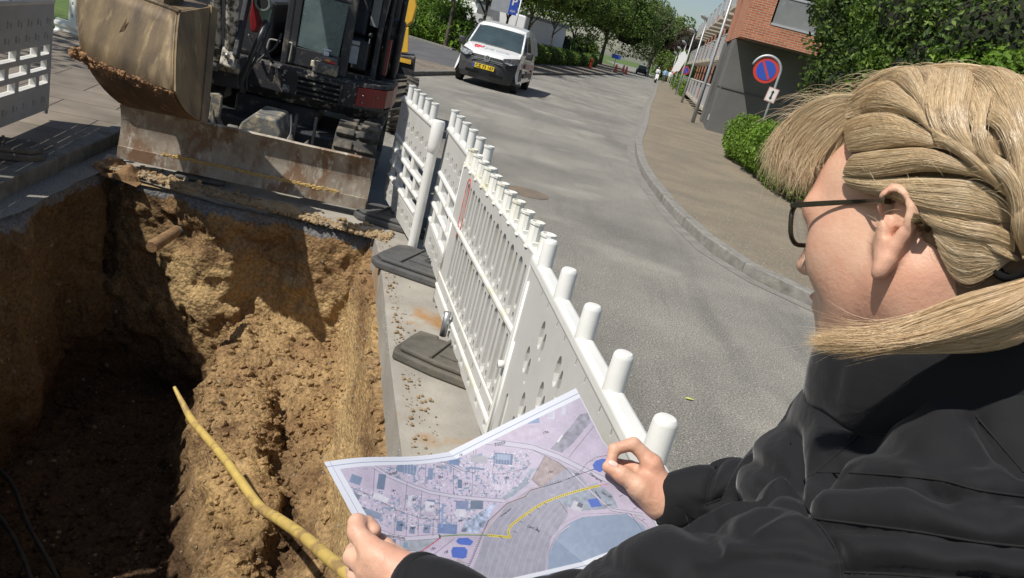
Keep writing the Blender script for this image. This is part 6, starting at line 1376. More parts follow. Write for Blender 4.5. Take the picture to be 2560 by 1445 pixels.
strip(mb, [cg(-0.80,1.07,1.10), cg(-0.70,1.70,1.64), cg(0.70,1.70,1.64), cg(0.80,1.07,1.10)], 0, 0.035); mb.build('windscreen_frame', M['van_white'], VN, smooth=True)
mb = MB(); strip(mb, [cg(-0.72,1.06,1.115), cg(-0.3,0.98,1.14), cg(0.3,0.98,1.14), cg(0.72,1.06,1.115)], 0, 0.022); mb.build('wiper_tray', M['van_black'], VN)
for s_ in (-1, 1):
    mb = MB(); mb.prism([cg(s_*0.46,0.075,0.80), cg(s_*0.44,0.06,0.90), cg(s_*0.80,0.27,0.98), cg(s_*0.885,0.46,0.985), cg(s_*0.86,0.40,0.82), cg(s_*0.66,0.13,0.76)], f*0.035); mb.build('headlight', M['lampglass'], VN, bevel=0.01, segs=2)
    mb = MB(); mb.box(cg(s_*1.02, 1.12, 1.10), (0.20, 0.10, 0.20), [rt, f, UPv]); mb.build('wing_mirror', M['van_black'], VN, bevel=0.04, segs=3, smooth=True)
    mb = MB(); mb.tube([cg(s_*0.9,1.14,1.03), cg(s_*1.0,1.12,1.06)], 0.03, 6); mb.build('mirror_arm', M['van_black'], VN)
    # side glass
    sx0 = lambda z: 0.925-0.34*max(0, z-1.05)**1.1
    mb = MB(); mb.prism([cg(s_*0.925,1.20,1.10), cg(s_*0.925,2.25,1.10), cg(s_*0.765,2.25,1.62), cg(s_*0.765,1.78,1.62)], rt*s_*0.02); mb.build('side_window', M['van_glass'], VN)
    for (y0, y1) in ((2.35, 3.25), (3.35, 4.25)):
        mb = MB(); mb.prism([cg(s_*0.925,y0,1.10), cg(s_*0.925,y1,1.10), cg(s_*0.765,y1,1.62), cg(s_*0.765,y0,1.62)], rt*s_*0.016); mb.build('window_panel', mat('side_panel_grey', (0.30,0.30,0.31), rough=0.35), VN)
    mb = MB(); mb.box(cg(s_*0.945,2.3,0.50), (0.02, 1.95, 0.12), [rt, f, UPv]); mb.build('rub_strip', M['van_black'], VN)
    mb = MB(); mb.prism([cg(s_*0.938,1.4,0.72), cg(s_*0.938,3.9,0.62), cg(s_*0.938,3.9,0.80), cg(s_*0.938,1.4,0.86)], rt*s_*0.012); mb.prism([cg(s_*0.94,2.2,0.58), cg(s_*0.94,3.2,0.55), cg(s_*0.94,3.2,0.60), cg(s_*0.94,2.2,0.63)], rt*s_*0.012); mb.build('side_lettering', mat('faded_red_print', (0.35,0.13,0.12), (0.5,0.4,0.4), 9, rough=0.4, mix=(0.45,0.55)), VN)
mb = MB(); mb.prism([cg(-0.42,0.0,0.50), cg(0.20,-0.0,0.50), cg(0.20,-0.0,0.62), cg(-0.42,0.0,0.62)], f*0.03); 
for v in mb.v: v += rt*0.06
mb.build('number_plate', mat('yellow_plate', (0.80,0.56,0.02), rough=0.4), VN)
mb = MB(); mb.prism([cg(-0.36,-0.032,0.505), cg(-0.30,-0.032,0.505), cg(-0.30,-0.032,0.615), cg(-0.36,-0.032,0.615)], f*0.002); mb.build('plate_blue_band', M['sign_blue'], VN)
mb = MB(); put_text(mb, 'CZ 73 167', 0.118, cg(-0.02,-0.036,0.558), rt, UPv, True); mb.build('plate_lettering', M['ink'], VN, fix=False)
mb = MB(); mb.box(cg(0,0.02,0.385), (1.1, 0.03, 0.09), [rt, f, UPv]); 
for k in range(4): mb.box(cg(0,0.005,0.345+0.028*k), (1.08, 0.03, 0.008), [rt, f, UPv])
mb.build('lower_grille', M['ex_dark'], VN)
mb = MB(); mb.box(cg(0,0.03,0.765), (0.9, 0.02, 0.018), [rt, f, UPv]); mb.box(cg(0,0.035,0.72), (0.95, 0.02, 0.012), [rt, f, UPv]); mb.build('grille_bar', M['grey_metal'], VN)
mb = MB(); disc(mb, cg(0,0.012,0.80), rt, UPv, 0.085, 24, th=0.02); mb.build('badge', M['van_black'], VN)
mb = MB(); c_ = cg(0,-0.012,0.80); disc(mb, c_, rt, UPv, 0.085, 24, r0=0.072)
def stroke(mb, pts, w): 
    for a, b in zip(pts[:-1], pts[1:]):
        A_ = c_+rt*a[0]+UPv*a[1]; B_ = c_+rt*b[0]+UPv*b[1]; mb.tube([A_, B_], w, 4)
stroke(mb, [(-0.03,0.068),(0,0.012),(0.03,0.068)], 0.006); stroke(mb, [(-0.065,0.035),(-0.03,-0.06),(0,0.0),(0.03,-0.06),(0.065,0.035)], 0.006); mb.build('badge_chrome', M['rail_m'], VN, fix=False)
# lettering on the bonnet
bn = nrm(np.array([0,0,0])+(cg(0,0.55,1.055)-cg(0,0.16,0.955))); up_ = nrm(np.cross(rt, bn)); up_ = up_ if up_[2] > 0 else -up_
def hz(y): return np.interp(y, [0.16,0.55,0.98], [0.955,1.055,1.135])
def hoodp(x, y, off=0.012): return cg(x, y+0.14*abs(x)**2.6, hz(y))+up_*off
mb = MB(); pts_ = [hoodp(-0.44+0.10*math.cos(t)*(1+0.3*math.cos(t)), 0.52+0.10*math.sin(t)) for t in np.linspace(0.3, 5.4, 14)]
for a, b in zip(pts_[:-1], pts_[1:]): mb.tube([a, b], 0.014, 4)
mb.tube([hoodp(-0.50,0.52), hoodp(-0.26,0.50)], 0.014, 4); mb.tube([hoodp(-0.28,0.50), hoodp(-0.26,0.66)], 0.014, 4); mb.build('bonnet_logo', mat('logo_red', (0.70,0.06,0.08), rough=0.4), VN, fix=False)
V_, F_ = text_mesh('JNB teknik', 0.20); mb = MB()
if len(V_): mb.add([hoodp(0.16+p[0]*0.82, 0.50+p[1]*1.1, 0.010) for p in V_], F_)
mb.build('bonnet_lettering', mat('logo_grey', (0.40,0.40,0.42), rough=0.4), VN, fix=False)
mb = MB(); mb.box(cg(0.0,1.55,1.50), (1.2,0.02,0.10), [rt,f,UPv]); mb.build('mirror_housing', M['van_black'], VN)
# distant cars
cp = [(0.04,0.2,0.70,0.3,'bumper'),(0.0,0.5,0.76,0.3,'hood'),(0.1,0.72,0.76,0.28,'hood'),(0.9,0.92,0.75,0.12,'windscreen'),(1.6,1.38,0.60,0.06,'roof'),(2.9,1.42,0.60,0.0,'rear_window'),(3.7,1.0,0.7,-0.05,'tail'),(4.2,0.9,0.72,-0.1,'tail'),(4.3,0.4,0.74,-0.1,'tail')]
M['dark_paint'] = mat('dark_car_paint', (0.03,0.032,0.036), rough=0.25, coat=0.6)
c1 = G(1601,186,0); vehicle('parked_car', 'distant dark car parked at the left side of the road', 'car', c1, (0.12*-1,-1), M['dark_paint'], cp, 0.25, 1.75, 4.3, {'wheel_r': 0.31, 'axles': (0.8, 3.4)}, group='distant cars')
c2 = G(1612,183,0); c2 = c2*1.0; vehicle('parked_car', 'distant pale car behind the dark one', 'car', (c2[0]-0.3, c2[1]+8, 0), (-0.12,-1), M['van_white'], cp, 0.25, 1.75, 4.3, {'wheel_r': 0.31, 'axles': (0.8, 3.4)}, group='distant cars')
# moped and people far away
def mini_person(loc, h, top, bottom, label, pose='stand', hair=(0.05,0.03,0.02)):
    x, y, z = loc; r_ = empty('person', loc, label, 'person'); s = h/1.75
    F_ = Field((x-0.5, y-0.6, z-0.05), (x+0.5, y+0.6, z+h+0.1), 0.03)
    j = lambda a, b, c: (x+a*s, y+b*s, z+c*s)
    if pose == 'ride':
        hip, kn, ft = (0.1,0.05,0.78), (0.16,-0.35,0.72), (0.16,-0.25,0.28)
    else: hip, kn, ft = (0.09,0,0.92), (0.1,-0.05,0.5), (0.1,0.02,0.06)
    for sg in (-1, 1):
        F_.cap(j(sg*hip[0],hip[1],hip[2]), j(sg*kn[0],kn[1]*(1 if sg > 0 else 0.6),kn[2]), 0.085*s, 0.06*s, 0.02); F_.cap(j(sg*kn[0],kn[1]*(1 if sg > 0 else 0.6),kn[2]), j(sg*ft[0],ft[1],ft[2]), 0.06*s, 0.045*s, 0.02); F_.cap(j(sg*ft[0],ft[1],ft[2]), j(sg*ft[0],ft[1]-0.14,ft[2]-0.02), 0.045*s, 0.035*s, 0.01)
        F_.chain([j(sg*0.19,0,1.42), j(sg*0.25,-0.05,1.16), j(sg*0.22,-0.28 if pose == 'ride' else -0.1,1.02 if pose == 'ride' else 0.92)], [0.055*s,0.045*s,0.035*s], 0.02)
    F_.ell(j(0,0,1.22), (0.18*s,0.12*s,0.30*s), k=0.04); F_.ell(j(0,hip[1],0.98 if pose != 'ride' else 0.85), (0.16*s,0.12*s,0.14*s), k=0.04); F_.cap(j(0,0,1.45), j(0,-0.01,1.56), 0.055*s, 0.05*s, 0.02); F_.ell(j(0,-0.02,1.65), (0.085*s,0.10*s,0.12*s), k=0.01)
    V_, Q_ = F_.mesh(); V_ = smooth_verts(V_, Q_, 1)
    ob = raw_mesh('body', V_, Q_, [mat('skin_far', (0.45,0.28,0.2), rough=0.6), mat('top_far', top, rough=0.8), mat('trousers_far', bottom, rough=0.8), mat('hair_far', hair, rough=0.7)], r_)
    zc = V_[Q_].mean(1)[:, 2]-z; mi = np.where(zc > 1.70*s, 3, np.where(zc > 1.50*s, 0, np.where(zc > 0.95*s, 1, 2))); ob.data.polygons.foreach_set('material_index', mi.astype(np.int32)); return r_
mc = G(1637,207,0)
mini_person((mc[0], mc[1], 0.18), 1.6, (0.7,0.7,0.72), (0.05,0.05,0.06), 'distant moped rider in a white jacket and helmet on the road', 'ride', (0.6,0.6,0.6))
mp_ = empty('moped', mc, 'distant moped with a pale front under the white-jacketed rider', 'moped')
mb = MB(); ax_ = np.array([1.0,0,0])
for dy in (-0.62, 0.62): mb.lathe(mc+np.array([-0.05,dy,0.27]), ax_, [(0,0.16),(0,0.27),(0.1,0.27),(0.1,0.16)], 18)
mb.build('wheel', M['tyre'], mp_)
mb = MB(); mb.prism([mc+np.array([-0.16,-0.65,0.42]), mc+np.array([0.16,-0.65,0.42]), mc+np.array([0.2,-0.42,1.0]), mc+np.array([-0.2,-0.42,1.0])], (0,0.1,0)); mb.box(mc+np.array([0,0.1,0.42]), (0.3,1.0,0.16)); mb.box(mc+np.array([0,0.35,0.68]), (0.3,0.6,0.2)); mb.build('fairing', M['van_white'], mp_, bevel=0.03)
mb = MB(); mb.tube([mc+np.array([-0.35,-0.35,1.05]), mc+np.array([0.35,-0.35,1.05])], 0.02, 6); mb.build('handlebar', M['tyre'], mp_)
pe = G(1656,207,0.1); mini_person((pe[0], pe[1], 0.1), 1.75, (0.25,0.4,0.6), (0.10,0.10,0.12), 'distant pedestrian in a blue top on the right sidewalk', 'stand')
pe = G(1663,208,0.1); mini_person((pe[0]+0.3, pe[1], 0.1), 1.7, (0.75,0.75,0.75), (0.5,0.45,0.35), 'distant pedestrian in a white top on the right sidewalk', 'stand')
# ================================================================== PERSON
def camv(x, y, s): return nrm(CR*x+CU*y+CF*s)
TH = R(57)
HF = camv(-math.cos(TH), 0.07, math.sin(TH)); HU = nrm(CU-(CU@HF)*HF); HL = np.cross(HU, HF)
EAR = P(2234, 590, 0.58); HC = EAR-HL*0.068
def Hd(x, y, z): return HC+HF*x+HL*y+HU*z
HAX = [HF, HL, HU]
def toH(p): q = np.asarray(p)-HC; return np.stack([q@HF, q@HL, q@HU], -1)
M['skin'] = None
def skin_mat(name='skin'):
    m = bpy.data.materials.new(name); m.use_nodes = True; n = m.node_tree; L = n.links; b = n.nodes['Principled BSDF']; N = lambda t: n.nodes.new(t)
    tc = N('ShaderNodeTexCoord')
    def no(sc, d=4, r=0.6):
        k = N('ShaderNodeTexNoise'); L.new(tc.outputs['Object'], k.inputs['Vector']); k.inputs['Scale'].default_value = sc; k.inputs['Detail'].default_value = d; k.inputs['Roughness'].default_value = r; return k.outputs[0]
    def mr(x, a, c, lo_=0, hi_=1):
        q = N('ShaderNodeMapRange'); L.new(x, q.inputs[0]); q.inputs[1].default_value = a; q.inputs[2].default_value = c; q.inputs[3].default_value = lo_; q.inputs[4].default_value = hi_; return q.outputs[0]
    def mx(f, a, c):
        q = N('ShaderNodeMix'); q.data_type = 'RGBA'; L.new(f, q.inputs[0])
        for k, v in ((6, a), (7, c)):
            if isinstance(v, tuple): q.inputs[k].default_value = (*v, 1)
            else: L.new(v, q.inputs[k])
        return q.outputs[2]
    c = mx(mr(no(16), 0.38, 0.62), (0.61,0.385,0.27), (0.57,0.305,0.21)); c = mx(mr(no(45, 6), 0.55, 0.75, 0, 0.5), c, (0.58,0.27,0.19)); c = mx(mr(no(90, 4), 0.6, 0.8, 0, 0.35), c, (0.75,0.50,0.36))
    vo = N('ShaderNodeTexVoronoi'); L.new(tc.outputs['Object'], vo.inputs['Vector']); vo.inputs['Scale'].default_value = 42
    sp = N('ShaderNodeMath'); sp.operation = 'LESS_THAN'; L.new(vo.outputs['Distance'], sp.inputs[0]); sp.inputs[1].default_value = 0.045
    q = N('ShaderNodeMath'); q.operation = 'MULTIPLY'; L.new(sp.outputs[0], q.inputs[0]); q.inputs[1].default_value = 0.45
    c = mx(q.outputs[0], c, (0.30,0.14,0.09))
    L.new(c, b.inputs['Base Color']); b.inputs['Roughness'].default_value = 0.48; b.inputs['Specular IOR Level'].default_value = 0.35
    b.inputs['Subsurface Weight'].default_value = 0.12; b.inputs['Subsurface Radius'].default_value = (0.010, 0.004, 0.002); b.inputs['Subsurface Scale'].default_value = 0.6
    bu = N('ShaderNodeBump'); bu.inputs['Distance'].default_value = 0.0005; L.new(no(260, 3, 0.7), bu.inputs['Height']); bu2 = N('ShaderNodeBump'); bu2.inputs['Distance'].default_value = 0.0005; L.new(no(60, 4, 0.6), bu2.inputs['Height']); L.new(bu.outputs[0], bu2.inputs['Normal']); L.new(bu2.outputs[0], b.inputs['Normal'])
    return m
M['skin'] = skin_mat()
PR = empty('person', (0.36, 0.66, 0.0), 'blonde woman with glasses and a braided ponytail in a black puffer jacket, reading a map', 'person')
# ---- skeleton (world)
COLR = P(2345, 960, 0.655)                       # centre of the collar
SHR = P(2277, 1150, 0.80); ELR = P(1965, 1225, 1.00); WRR = P(1672, 1258, 1.035)
SHL = P(2400, 1400, 0.52); ELL = P(1738, 1535, 0.615); WRL = P(1035, 1462, 0.865)
NB = Hd(-0.045, 0, -0.15)
# ---- head, neck and hidden core of the body
hh = 0.0021
F1 = Field(HC-0.19, HC+0.19, hh)
A_ = dict(ax=HAX)
F1.ell(Hd(-0.008,0,0.034), (0.094,0.070,0.078), k=0.005, **A_)
F1.ell(Hd(0.057,0,0.030), (0.050,0.055,0.056), k=0.03, **A_)
F1.ell(Hd(0.040,0,-0.030), (0.052,0.056,0.066), k=0.035, **A_)
for s_ in (-1, 1):
    F1.ell(Hd(0.056,s_*0.038,-0.016), (0.028,0.021,0.030), k=0.03, **A_)
    F1.ell(Hd(0.030,s_*0.050,-0.020), (0.040,0.017,0.030), k=0.03, **A_)
    F1.cap(Hd(0.002,s_*0.052,-0.040), Hd(0.060,s_*0.026,-0.082), 0.020, 0.018, 0.035)
    F1.cap(Hd(0.098,s_*0.012,0.028), Hd(0.084,s_*0.048,0.024), 0.011, 0.009, 0.018)
    F1.ell(Hd(0.101,s_*0.032,0.008), (0.014,0.017,0.010), k=0.010, op='sub', **A_)
    F1.ell(Hd(0.085,s_*0.032,0.006), (0.0125,0.0135,0.0125), k=0.004, **A_)
    F1.ell(Hd(0.109,s_*0.011,-0.028), (0.009,0.007,0.007), k=0.006, **A_)
    F1.ell(Hd(0.112,s_*0.006,-0.034), (0.004,0.003,0.004), k=0.003, op='sub', **A_)
F1.cap(Hd(0.102,0,0.022), Hd(0.122,0,-0.024), 0.008, 0.009, 0.012); F1.ell(Hd(0.123,0,-0.027), (0.009,0.009,0.008), k=0.006, **A_)
F1.ell(Hd(0.090,0,-0.060), (0.016,0.024,0.022), k=0.02, **A_)
F1.ell(Hd(0.103,0,-0.054), (0.007,0.020,0.0042), k=0.004, **A_); F1.ell(Hd(0.101,0,-0.064), (0.008,0.017,0.005), k=0.004, **A_); F1.ell(Hd(0.110,0,-0.059), (0.008,0.018,0.0014), k=0.002, op='sub', **A_)
F1.ell(Hd(0.083,0,-0.088), (0.018,0.022,0.017), k=0.016, **A_)
F1.cap(Hd(-0.020,0,-0.02), NB, 0.052, 0.044, 0.035); F1.cap(Hd(0.02,0,-0.06), Hd(0.005,0,-0.120), 0.040, 0.042, 0.04)
for s_ in (-1, 1): F1.cap(Hd(-0.012,s_*0.055,-0.03), Hd(-0.01,s_*0.035,-0.125), 0.016, 0.018, 0.03)
# left ear, modelled from its rim
def E(px, py, d): return P(px, py, d-0.005)
F1.ell(E(2238,572,0.582), (0.011,0.0065,0.022), k=0.008, ax=[nrm(-HF*0.8+HL*0.6), nrm(HL*0.8+HF*0.6), HU])
rimp = [E(2213,560,0.574), E(2207,520,0.570), E(2214,490,0.566), E(2237,476,0.563), E(2258,490,0.561), E(2270,520,0.560), E(2270,550,0.5605), E(2256,583,0.563), E(2236,615,0.566), E(2216,650,0.568), E(2203,672,0.570), E(2196,686,0.5715)]
F1.chain(rimp, [0.0030,0.0034,0.0038,0.0046,0.0056,0.0062,0.0060,0.0056,0.0056,0.0060,0.0058,0.0052], 0.004)
F1.chain([E(2262,540,0.564), E(2248,560,0.572), E(2232,600,0.575), E(2216,640,0.574)], [0.0075,0.0085,0.0080,0.0062], 0.006)
F1.chain([E(2215,640,0.576), E(2228,612,0.580), E(2238,585,0.586)], [0.006,0.009,0.010], 0.010)
F1.ell(E(2234,528,0.564), (0.0090,0.010,0.0145), k=0.003, op='sub', ax=[nrm(-HF), HL, HU])
F1.ell(E(2228,578,0.570), (0.0052,0.009,0.0065), k=0.003, op='sub', ax=[nrm(-HF), HL, HU])
F1.chain([E(2247,508,0.572), E(2249,540,0.573), E(2240,566,0.575)], [0.003,0.004,0.0035], 0.003)
F1.ell(E(2211,580,0.575), (0.0050,0.0055,0.0085), k=0.005, ax=[nrm(-HF), HL, HU])
# right ear (simple)
F1.ell(Hd(-0.012,-0.072,0.004), (0.016,0.007,0.030), k=0.006, **A_)
V1, Q1 = F1.mesh(); del F1
V1 = smooth_verts(V1, Q1, 2, 0.45)
V1 = V1+vnormals(V1, Q1)*(fbm(V1*30, 2)*0.0003)[:, None]
# ---- hands
def hand(prims, box, h=0.0017):
    lo = np.min([np.min([a, b], 0) for a, b, *_ in prims], 0)-0.03; hi = np.max([np.max([a, b], 0) for a, b, *_ in prims], 0)+0.03
    F_ = Field(lo, hi, h)
    for a, b, ra, rb, k in prims: F_.cap(a, b, ra, rb, k)
    V_, Q_ = F_.mesh(); V_ = smooth_verts(V_, Q_, 2, 0.4); N_ = vnormals(V_, Q_)
    V_ = V_+N_*(fbm(V_*70, 3)*0.0006+np.minimum(0, vnoise(V_*np.array([150,150,150]))+0.45)*0.0012)[:, None]; return V_, Q_
def ch(pts, rs, k): return [(P(*pts[i]), P(*pts[i+1]), rs[i], rs[i+1], k) for i in range(len(pts)-1)]
# right hand: thumb and bent index pinch the sheet, the others fold behind
RH = []
RH += ch([(1521,1168,1.026),(1554,1186,1.022),(1598,1218,1.018),(1642,1262,1.022)], [0.0085,0.0112,0.0128,0.0165], 0.0045)
RH += ch([(1529,1153,1.030),(1536,1124,1.034),(1584,1110,1.040),(1630,1160,1.038)], [0.0074,0.0082,0.0092,0.0112], 0.003)
RH += ch([(1546,1160,1.052),(1575,1166,1.054),(1615,1185,1.052)], [0.0078,0.0086,0.0098], 0.003)
RH += ch([(1560,1176,1.066),(1590,1180,1.070),(1625,1195,1.066)], [0.0074,0.0084,0.0098], 0.003)
RH += ch([(1580,1196,1.078),(1605,1198,1.082),(1640,1212,1.076)], [0.0066,0.0076,0.0090], 0.003)
RH += ch([(1630,1162,1.038),(1668,1236,1.036)], [0.0122,0.0160], 0.012)+ch([(1620,1185,1.046),(1665,1245,1.038)], [0.0125,0.0170], 0.012)+ch([(1628,1198,1.058),(1668,1250,1.045)], [0.0120,0.0165], 0.012)+ch([(1640,1212,1.068),(1674,1252,1.052)], [0.0110,0.0160], 0.012)
RH += ch([(1600,1222,1.022),(1650,1250,1.028)], [0.0135,0.0185], 0.014)+ch([(1618,1200,1.034),(1655,1245,1.032)], [0.0115,0.0165], 0.014)
RH += ch([(1655,1250,1.034),(1690,1285,1.036)], [0.0215,0.0225], 0.014)+ch([(1675,1242,1.044),(1712,1272,1.046)], [0.0185,0.0205], 0.014)
VR, QR = hand(RH, None)
LH_ = []
LH_ += ch([(936,1326,0.905),(917,1310,0.912),(893,1306,0.902),(893,1330,0.892),(936,1385,0.876)], [0.0080,0.0090,0.0100,0.0112,0.0135], 0.004)
LH_ += ch([(905,1385,0.945),(884,1378,0.925),(884,1392,0.905),(925,1425,0.882)], [0.0080,0.0095,0.0115,0.0135], 0.005)
LH_ += ch([(905,1420,0.955),(886,1425,0.935),(892,1440,0.910),(930,1462,0.888)], [0.0080,0.0095,0.0112,0.0130], 0.005)
LH_ += ch([(915,1465,0.955),(900,1475,0.935),(908,1485,0.915),(950,1490,0.893)], [0.0070,0.0085,0.0100,0.0115], 0.005)
LH_ += ch([(936,1385,0.876),(1015,1438,0.866)], [0.0140,0.0190], 0.014)+ch([(927,1418,0.880),(1010,1455,0.866)], [0.0145,0.0190], 0.014)+ch([(935,1455,0.886),(1015,1475,0.870)], [0.0135,0.0185], 0.014)
LH_ += ch([(1020,1425,0.885),(990,1398,0.905),(965,1372,0.915),(950,1350,0.92)], [0.0165,0.0130,0.0105,0.0085], 0.008)
LH_ += ch([(975,1410,0.872),(1030,1448,0.868)], [0.0165,0.0205], 0.016)
LH_ += ch([(1020,1450,0.866),(1075,1480,0.862)], [0.0225,0.0235], 0.014)+ch([(1030,1470,0.868),(1090,1500,0.862)], [0.0205,0.0225], 0.014)
VL, QL = hand(LH_, None)
# nails
# hidden core: neck base, chest, arms (coarse)
TD = nrm(COLR-np.array([0,0,0])-(COLR+np.array([0.02,-0.06,-0.5]))) ; TDn = -TD
SP = COLR+np.array([0.015,-0.02,-0.10]); HIP = np.array([SP[0]+0.02, SP[1]-0.05, 0.92])
F2 = Field(np.array([-0.25,0.25,0.86]), np.array([0.62,1.22,1.62]), 0.010)
F2.cap(NB+np.array([0,0,-0.02]), SP+np.array([0,0,-0.05]), 0.034, 0.035, 0.03).cap(SP+np.array([0,0,-0.05]), HIP, 0.035, 0.05, 0.03).chain([SHR, ELR, WRR], [0.028,0.025,0.024], 0.01).chain([SHL+np.array([0,0,-0.03]), ELL, lerp(ELL, WRL, 0.5)+np.array([0,0,-0.048]), WRL], [0.028,0.028,0.025,0.025], 0.01).cap(SHL+np.array([0,0,-0.04]), SHR+np.array([0,0,-0.04]), 0.03, 0.03, 0.02)
V2, Q2 = F2.mesh(); del F2
o1, o2, o3 = len(V1), len(V1)+len(VR), len(V1)+len(VR)+len(VL)
raw_mesh('body', np.vstack([V1, VR, VL, V2]), np.vstack([Q1, QR+o1, QL+o2, Q2+o3]), M['skin'], PR)
M['nail'] = mat('finger_nail', (0.78,0.52,0.44), (0.72,0.44,0.37), 60, rough=0.25, spec=0.6)
def nail(c, du, dv, w, l):
    mb = MB(); n_ = nrm(np.cross(du, dv)); V_ = []; 
    for i in range(7):
        for j in range(7):
            a, b = i/6*2-1, j/6*2-1; V_.append(c+du*a*w*(1-0.12*b*b)+dv*b*l*(1-0.15*a*a)-n_*(0.0022*a*a+0.0008*b*b))
    mb.add(V_, [(i*7+j, (i+1)*7+j, (i+1)*7+j+1, i*7+j+1) for i in range(6) for j in range(6)]); mb.build('nail', M['nail'], PR, smooth=True, fix=False)
tl_ = nrm(P(1521,1168,1.026)-P(1554,1186,1.022)); vw = nrm(EYE-P(1530,1170,1.02)); nu = nrm(np.cross(tl_, vw)); nail(P(1531,1164,1.0165)+nu*0.0015, nu*1.0, tl_, 0.0048, 0.0060)
# ---- glasses
GL_ = empty('glasses', Hd(0.085,0,0.01), 'dark framed glasses with black metal temples worn by the woman', 'glasses')
M['frame'] = mat('dark_frame', (0.03,0.026,0.018), (0.055,0.045,0.03), 40, rough=0.3, metal=0.5)
M['frame_tip'] = mat('tortoise_tip', (0.03,0.02,0.012), (0.10,0.065,0.03), 60, rough=0.15)
d1_ = V1-EYE; dz1 = d1_@CF; px1 = 1280+FPX*(d1_@CR)/dz1; py1 = 722.5-FPX*(d1_@CU)/dz1
def skin_d(px, py, r=7):
    m_ = (np.abs(px1-px) < r) & (np.abs(py1-py) < r); return dz1[m_].min() if m_.any() else None
def sk(px, py, off, default): 
    d = skin_d(px, py); return P(px, py, (d if d is not None else default)-off)
hinge = P(1982,513,(skin_d(2060,510) or 0.64)+0.012); earp = sk(2205,501,0.003,0.59)
tp = [hinge, sk(2085,507,0.004,0.62), sk(2150,504,0.003,0.6), earp, P(2235,506,0.588), P(2262,520,0.589), sk(2290,547,0.004,0.6), sk(2316,574,0.005,0.6)]
for a, b, m_, nm in ((0, 4, M['frame'], 'temple_arm'), (3, 7, M['frame_tip'], 'temple_tip')):
    pts_ = catmull(tp[a:b] if a == 0 else tp[3:], 8); mb = MB()
    V_ = []; n_ = len(pts_)
    for i, p in enumerate(pts_):
        t_ = nrm(pts_[min(i+1, n_-1)]-pts_[max(i-1, 0)]); s2 = nrm(np.cross(t_, HL)); l2 = nrm(np.cross(s2, t_)); hgt_ = (0.0024-0.0010*i/n_) if a == 0 else 0.0022+0.0008*i/n_
        for (x_, y_) in ((-1,-1),(1,-1),(1,1),(-1,1)): V_.append(p+s2*x_*hgt_+l2*y_*(0.0006 if a == 0 else 0.0016))
    mb.add(V_, [(i*4+j, i*4+(j+1) % 4, (i+1)*4+(j+1) % 4, (i+1)*4+j) for i in range(n_-1) for j in range(4)]+[(3,2,1,0), tuple((n_-1)*4+j for j in range(4))]); mb.build(nm, m_, GL_, bevel=0.0004 if a == 0 else 0.0009, smooth=True, auto=50)
# front frame: two rounded-rectangle rims in the face plane
hl = toH(hinge[None])[0]; fx = hl[0]+0.004; zt = hl[2]
def rimpath(s_):
    base = rrect(0.0, 0.0, 0.050, 0.037, 0.015, 5); cx = s_*0.0335
    return [Hd(fx+0.010-0.20*abs(abs(cx+x*1.0)-0.0)*0.9*abs(cx+x)/0.06, cx+x+ (0), zt-0.0145+z-0.0) for x, z in base]
fsc = hl[1]/0.0615
for s_ in (-1, 1):
    pp = rimpath(s_); pp = [HC+HF*q[0]+HL*q[1]*fsc+HU*q[2] for q in [toH(p[None])[0] for p in pp]]
    mb = MB(); mb.tube(pp+pp[:2], 0.0021, 8, cap=False); mb.build('rim', M['frame'], GL_, smooth=True)
    mb = MB(); mb.add(pp, [tuple(range(len(pp)))]); mb.build('lens', mat('clear_lens', (0.85,0.9,0.9), rough=0.02, alpha=0.14, spec=1.0), GL_, fix=False)
mb = MB(); mb.tube([Hd(fx+0.009,0.009*fsc,zt-0.008), Hd(fx+0.012,0,zt-0.004), Hd(fx+0.009,-0.009*fsc,zt-0.008)], 0.0014, 8); mb.build('bridge', M['frame'], GL_, smooth=True)
mb = MB(); mb.tube([hinge, Hd(fx-0.002, 0.058*fsc, zt-0.002)], 0.0024, 8); mb.build('end_piece', M['frame'], GL_, smooth=True)
mb = MB(); hr = Hd(hl[0], -hl[1], hl[2]); mb.tube([hr, Hd(-0.005,-0.075,hl[2]), Hd(-0.03,-0.075,hl[2]-0.03)], 0.0018, 6); mb.build('temple_arm', M['frame'], GL_, smooth=True)
# ---- puffer jacket
def jacket_mat():
    m = bpy.data.materials.new('black_nylon'); m.use_nodes = True; n = m.node_tree; L = n.links; b = n.nodes['Principled BSDF']; N = lambda t: n.nodes.new(t)
    tc = N('ShaderNodeTexCoord')
    def no(sc, d=4, r=0.6):
        k = N('ShaderNodeTexNoise'); L.new(tc.outputs['Object'], k.inputs['Vector']); k.inputs['Scale'].default_value = sc; k.inputs['Detail'].default_value = d; k.inputs['Roughness'].default_value = r; return k.outputs[0]
    b.inputs['Base Color'].default_value = (0.0115, 0.0115, 0.013, 1); b.inputs['Roughness'].default_value = 0.8; b.inputs['Specular IOR Level'].default_value = 0.17
    b.inputs['Sheen Weight'].default_value = 0.12; b.inputs['Sheen Roughness'].default_value = 0.4
    bu = N('ShaderNodeBump'); bu.inputs['Distance'].default_value = 0.0030; L.new(no(24, 3, 0.5), bu.inputs['Height'])
    bu2 = N('ShaderNodeBump'); bu2.inputs['Distance'].default_value = 0.00012; L.new(no(500, 2, 0.7), bu2.inputs['Height']); L.new(bu.outputs[0], bu2.inputs['Normal']); L.new(bu2.outputs[0], b.inputs['Normal']); return m
M['nylon'] = jacket_mat()
F3 = Field(np.array([-0.16,0.18,0.86]), np.array([0.74,1.22,1.62]), 0.0036)
LT = nrm(SHL-SHR); FT_ = nrm(np.cross(LT, np.array([0, 0, 1.0]))); FT_ = FT_ if FT_@HF > 0 else -FT_
CH = (SHL+SHR)/2+np.array([0, 0, -0.10])
TAX = [FT_, LT, np.array([0, 0, 1.0])]
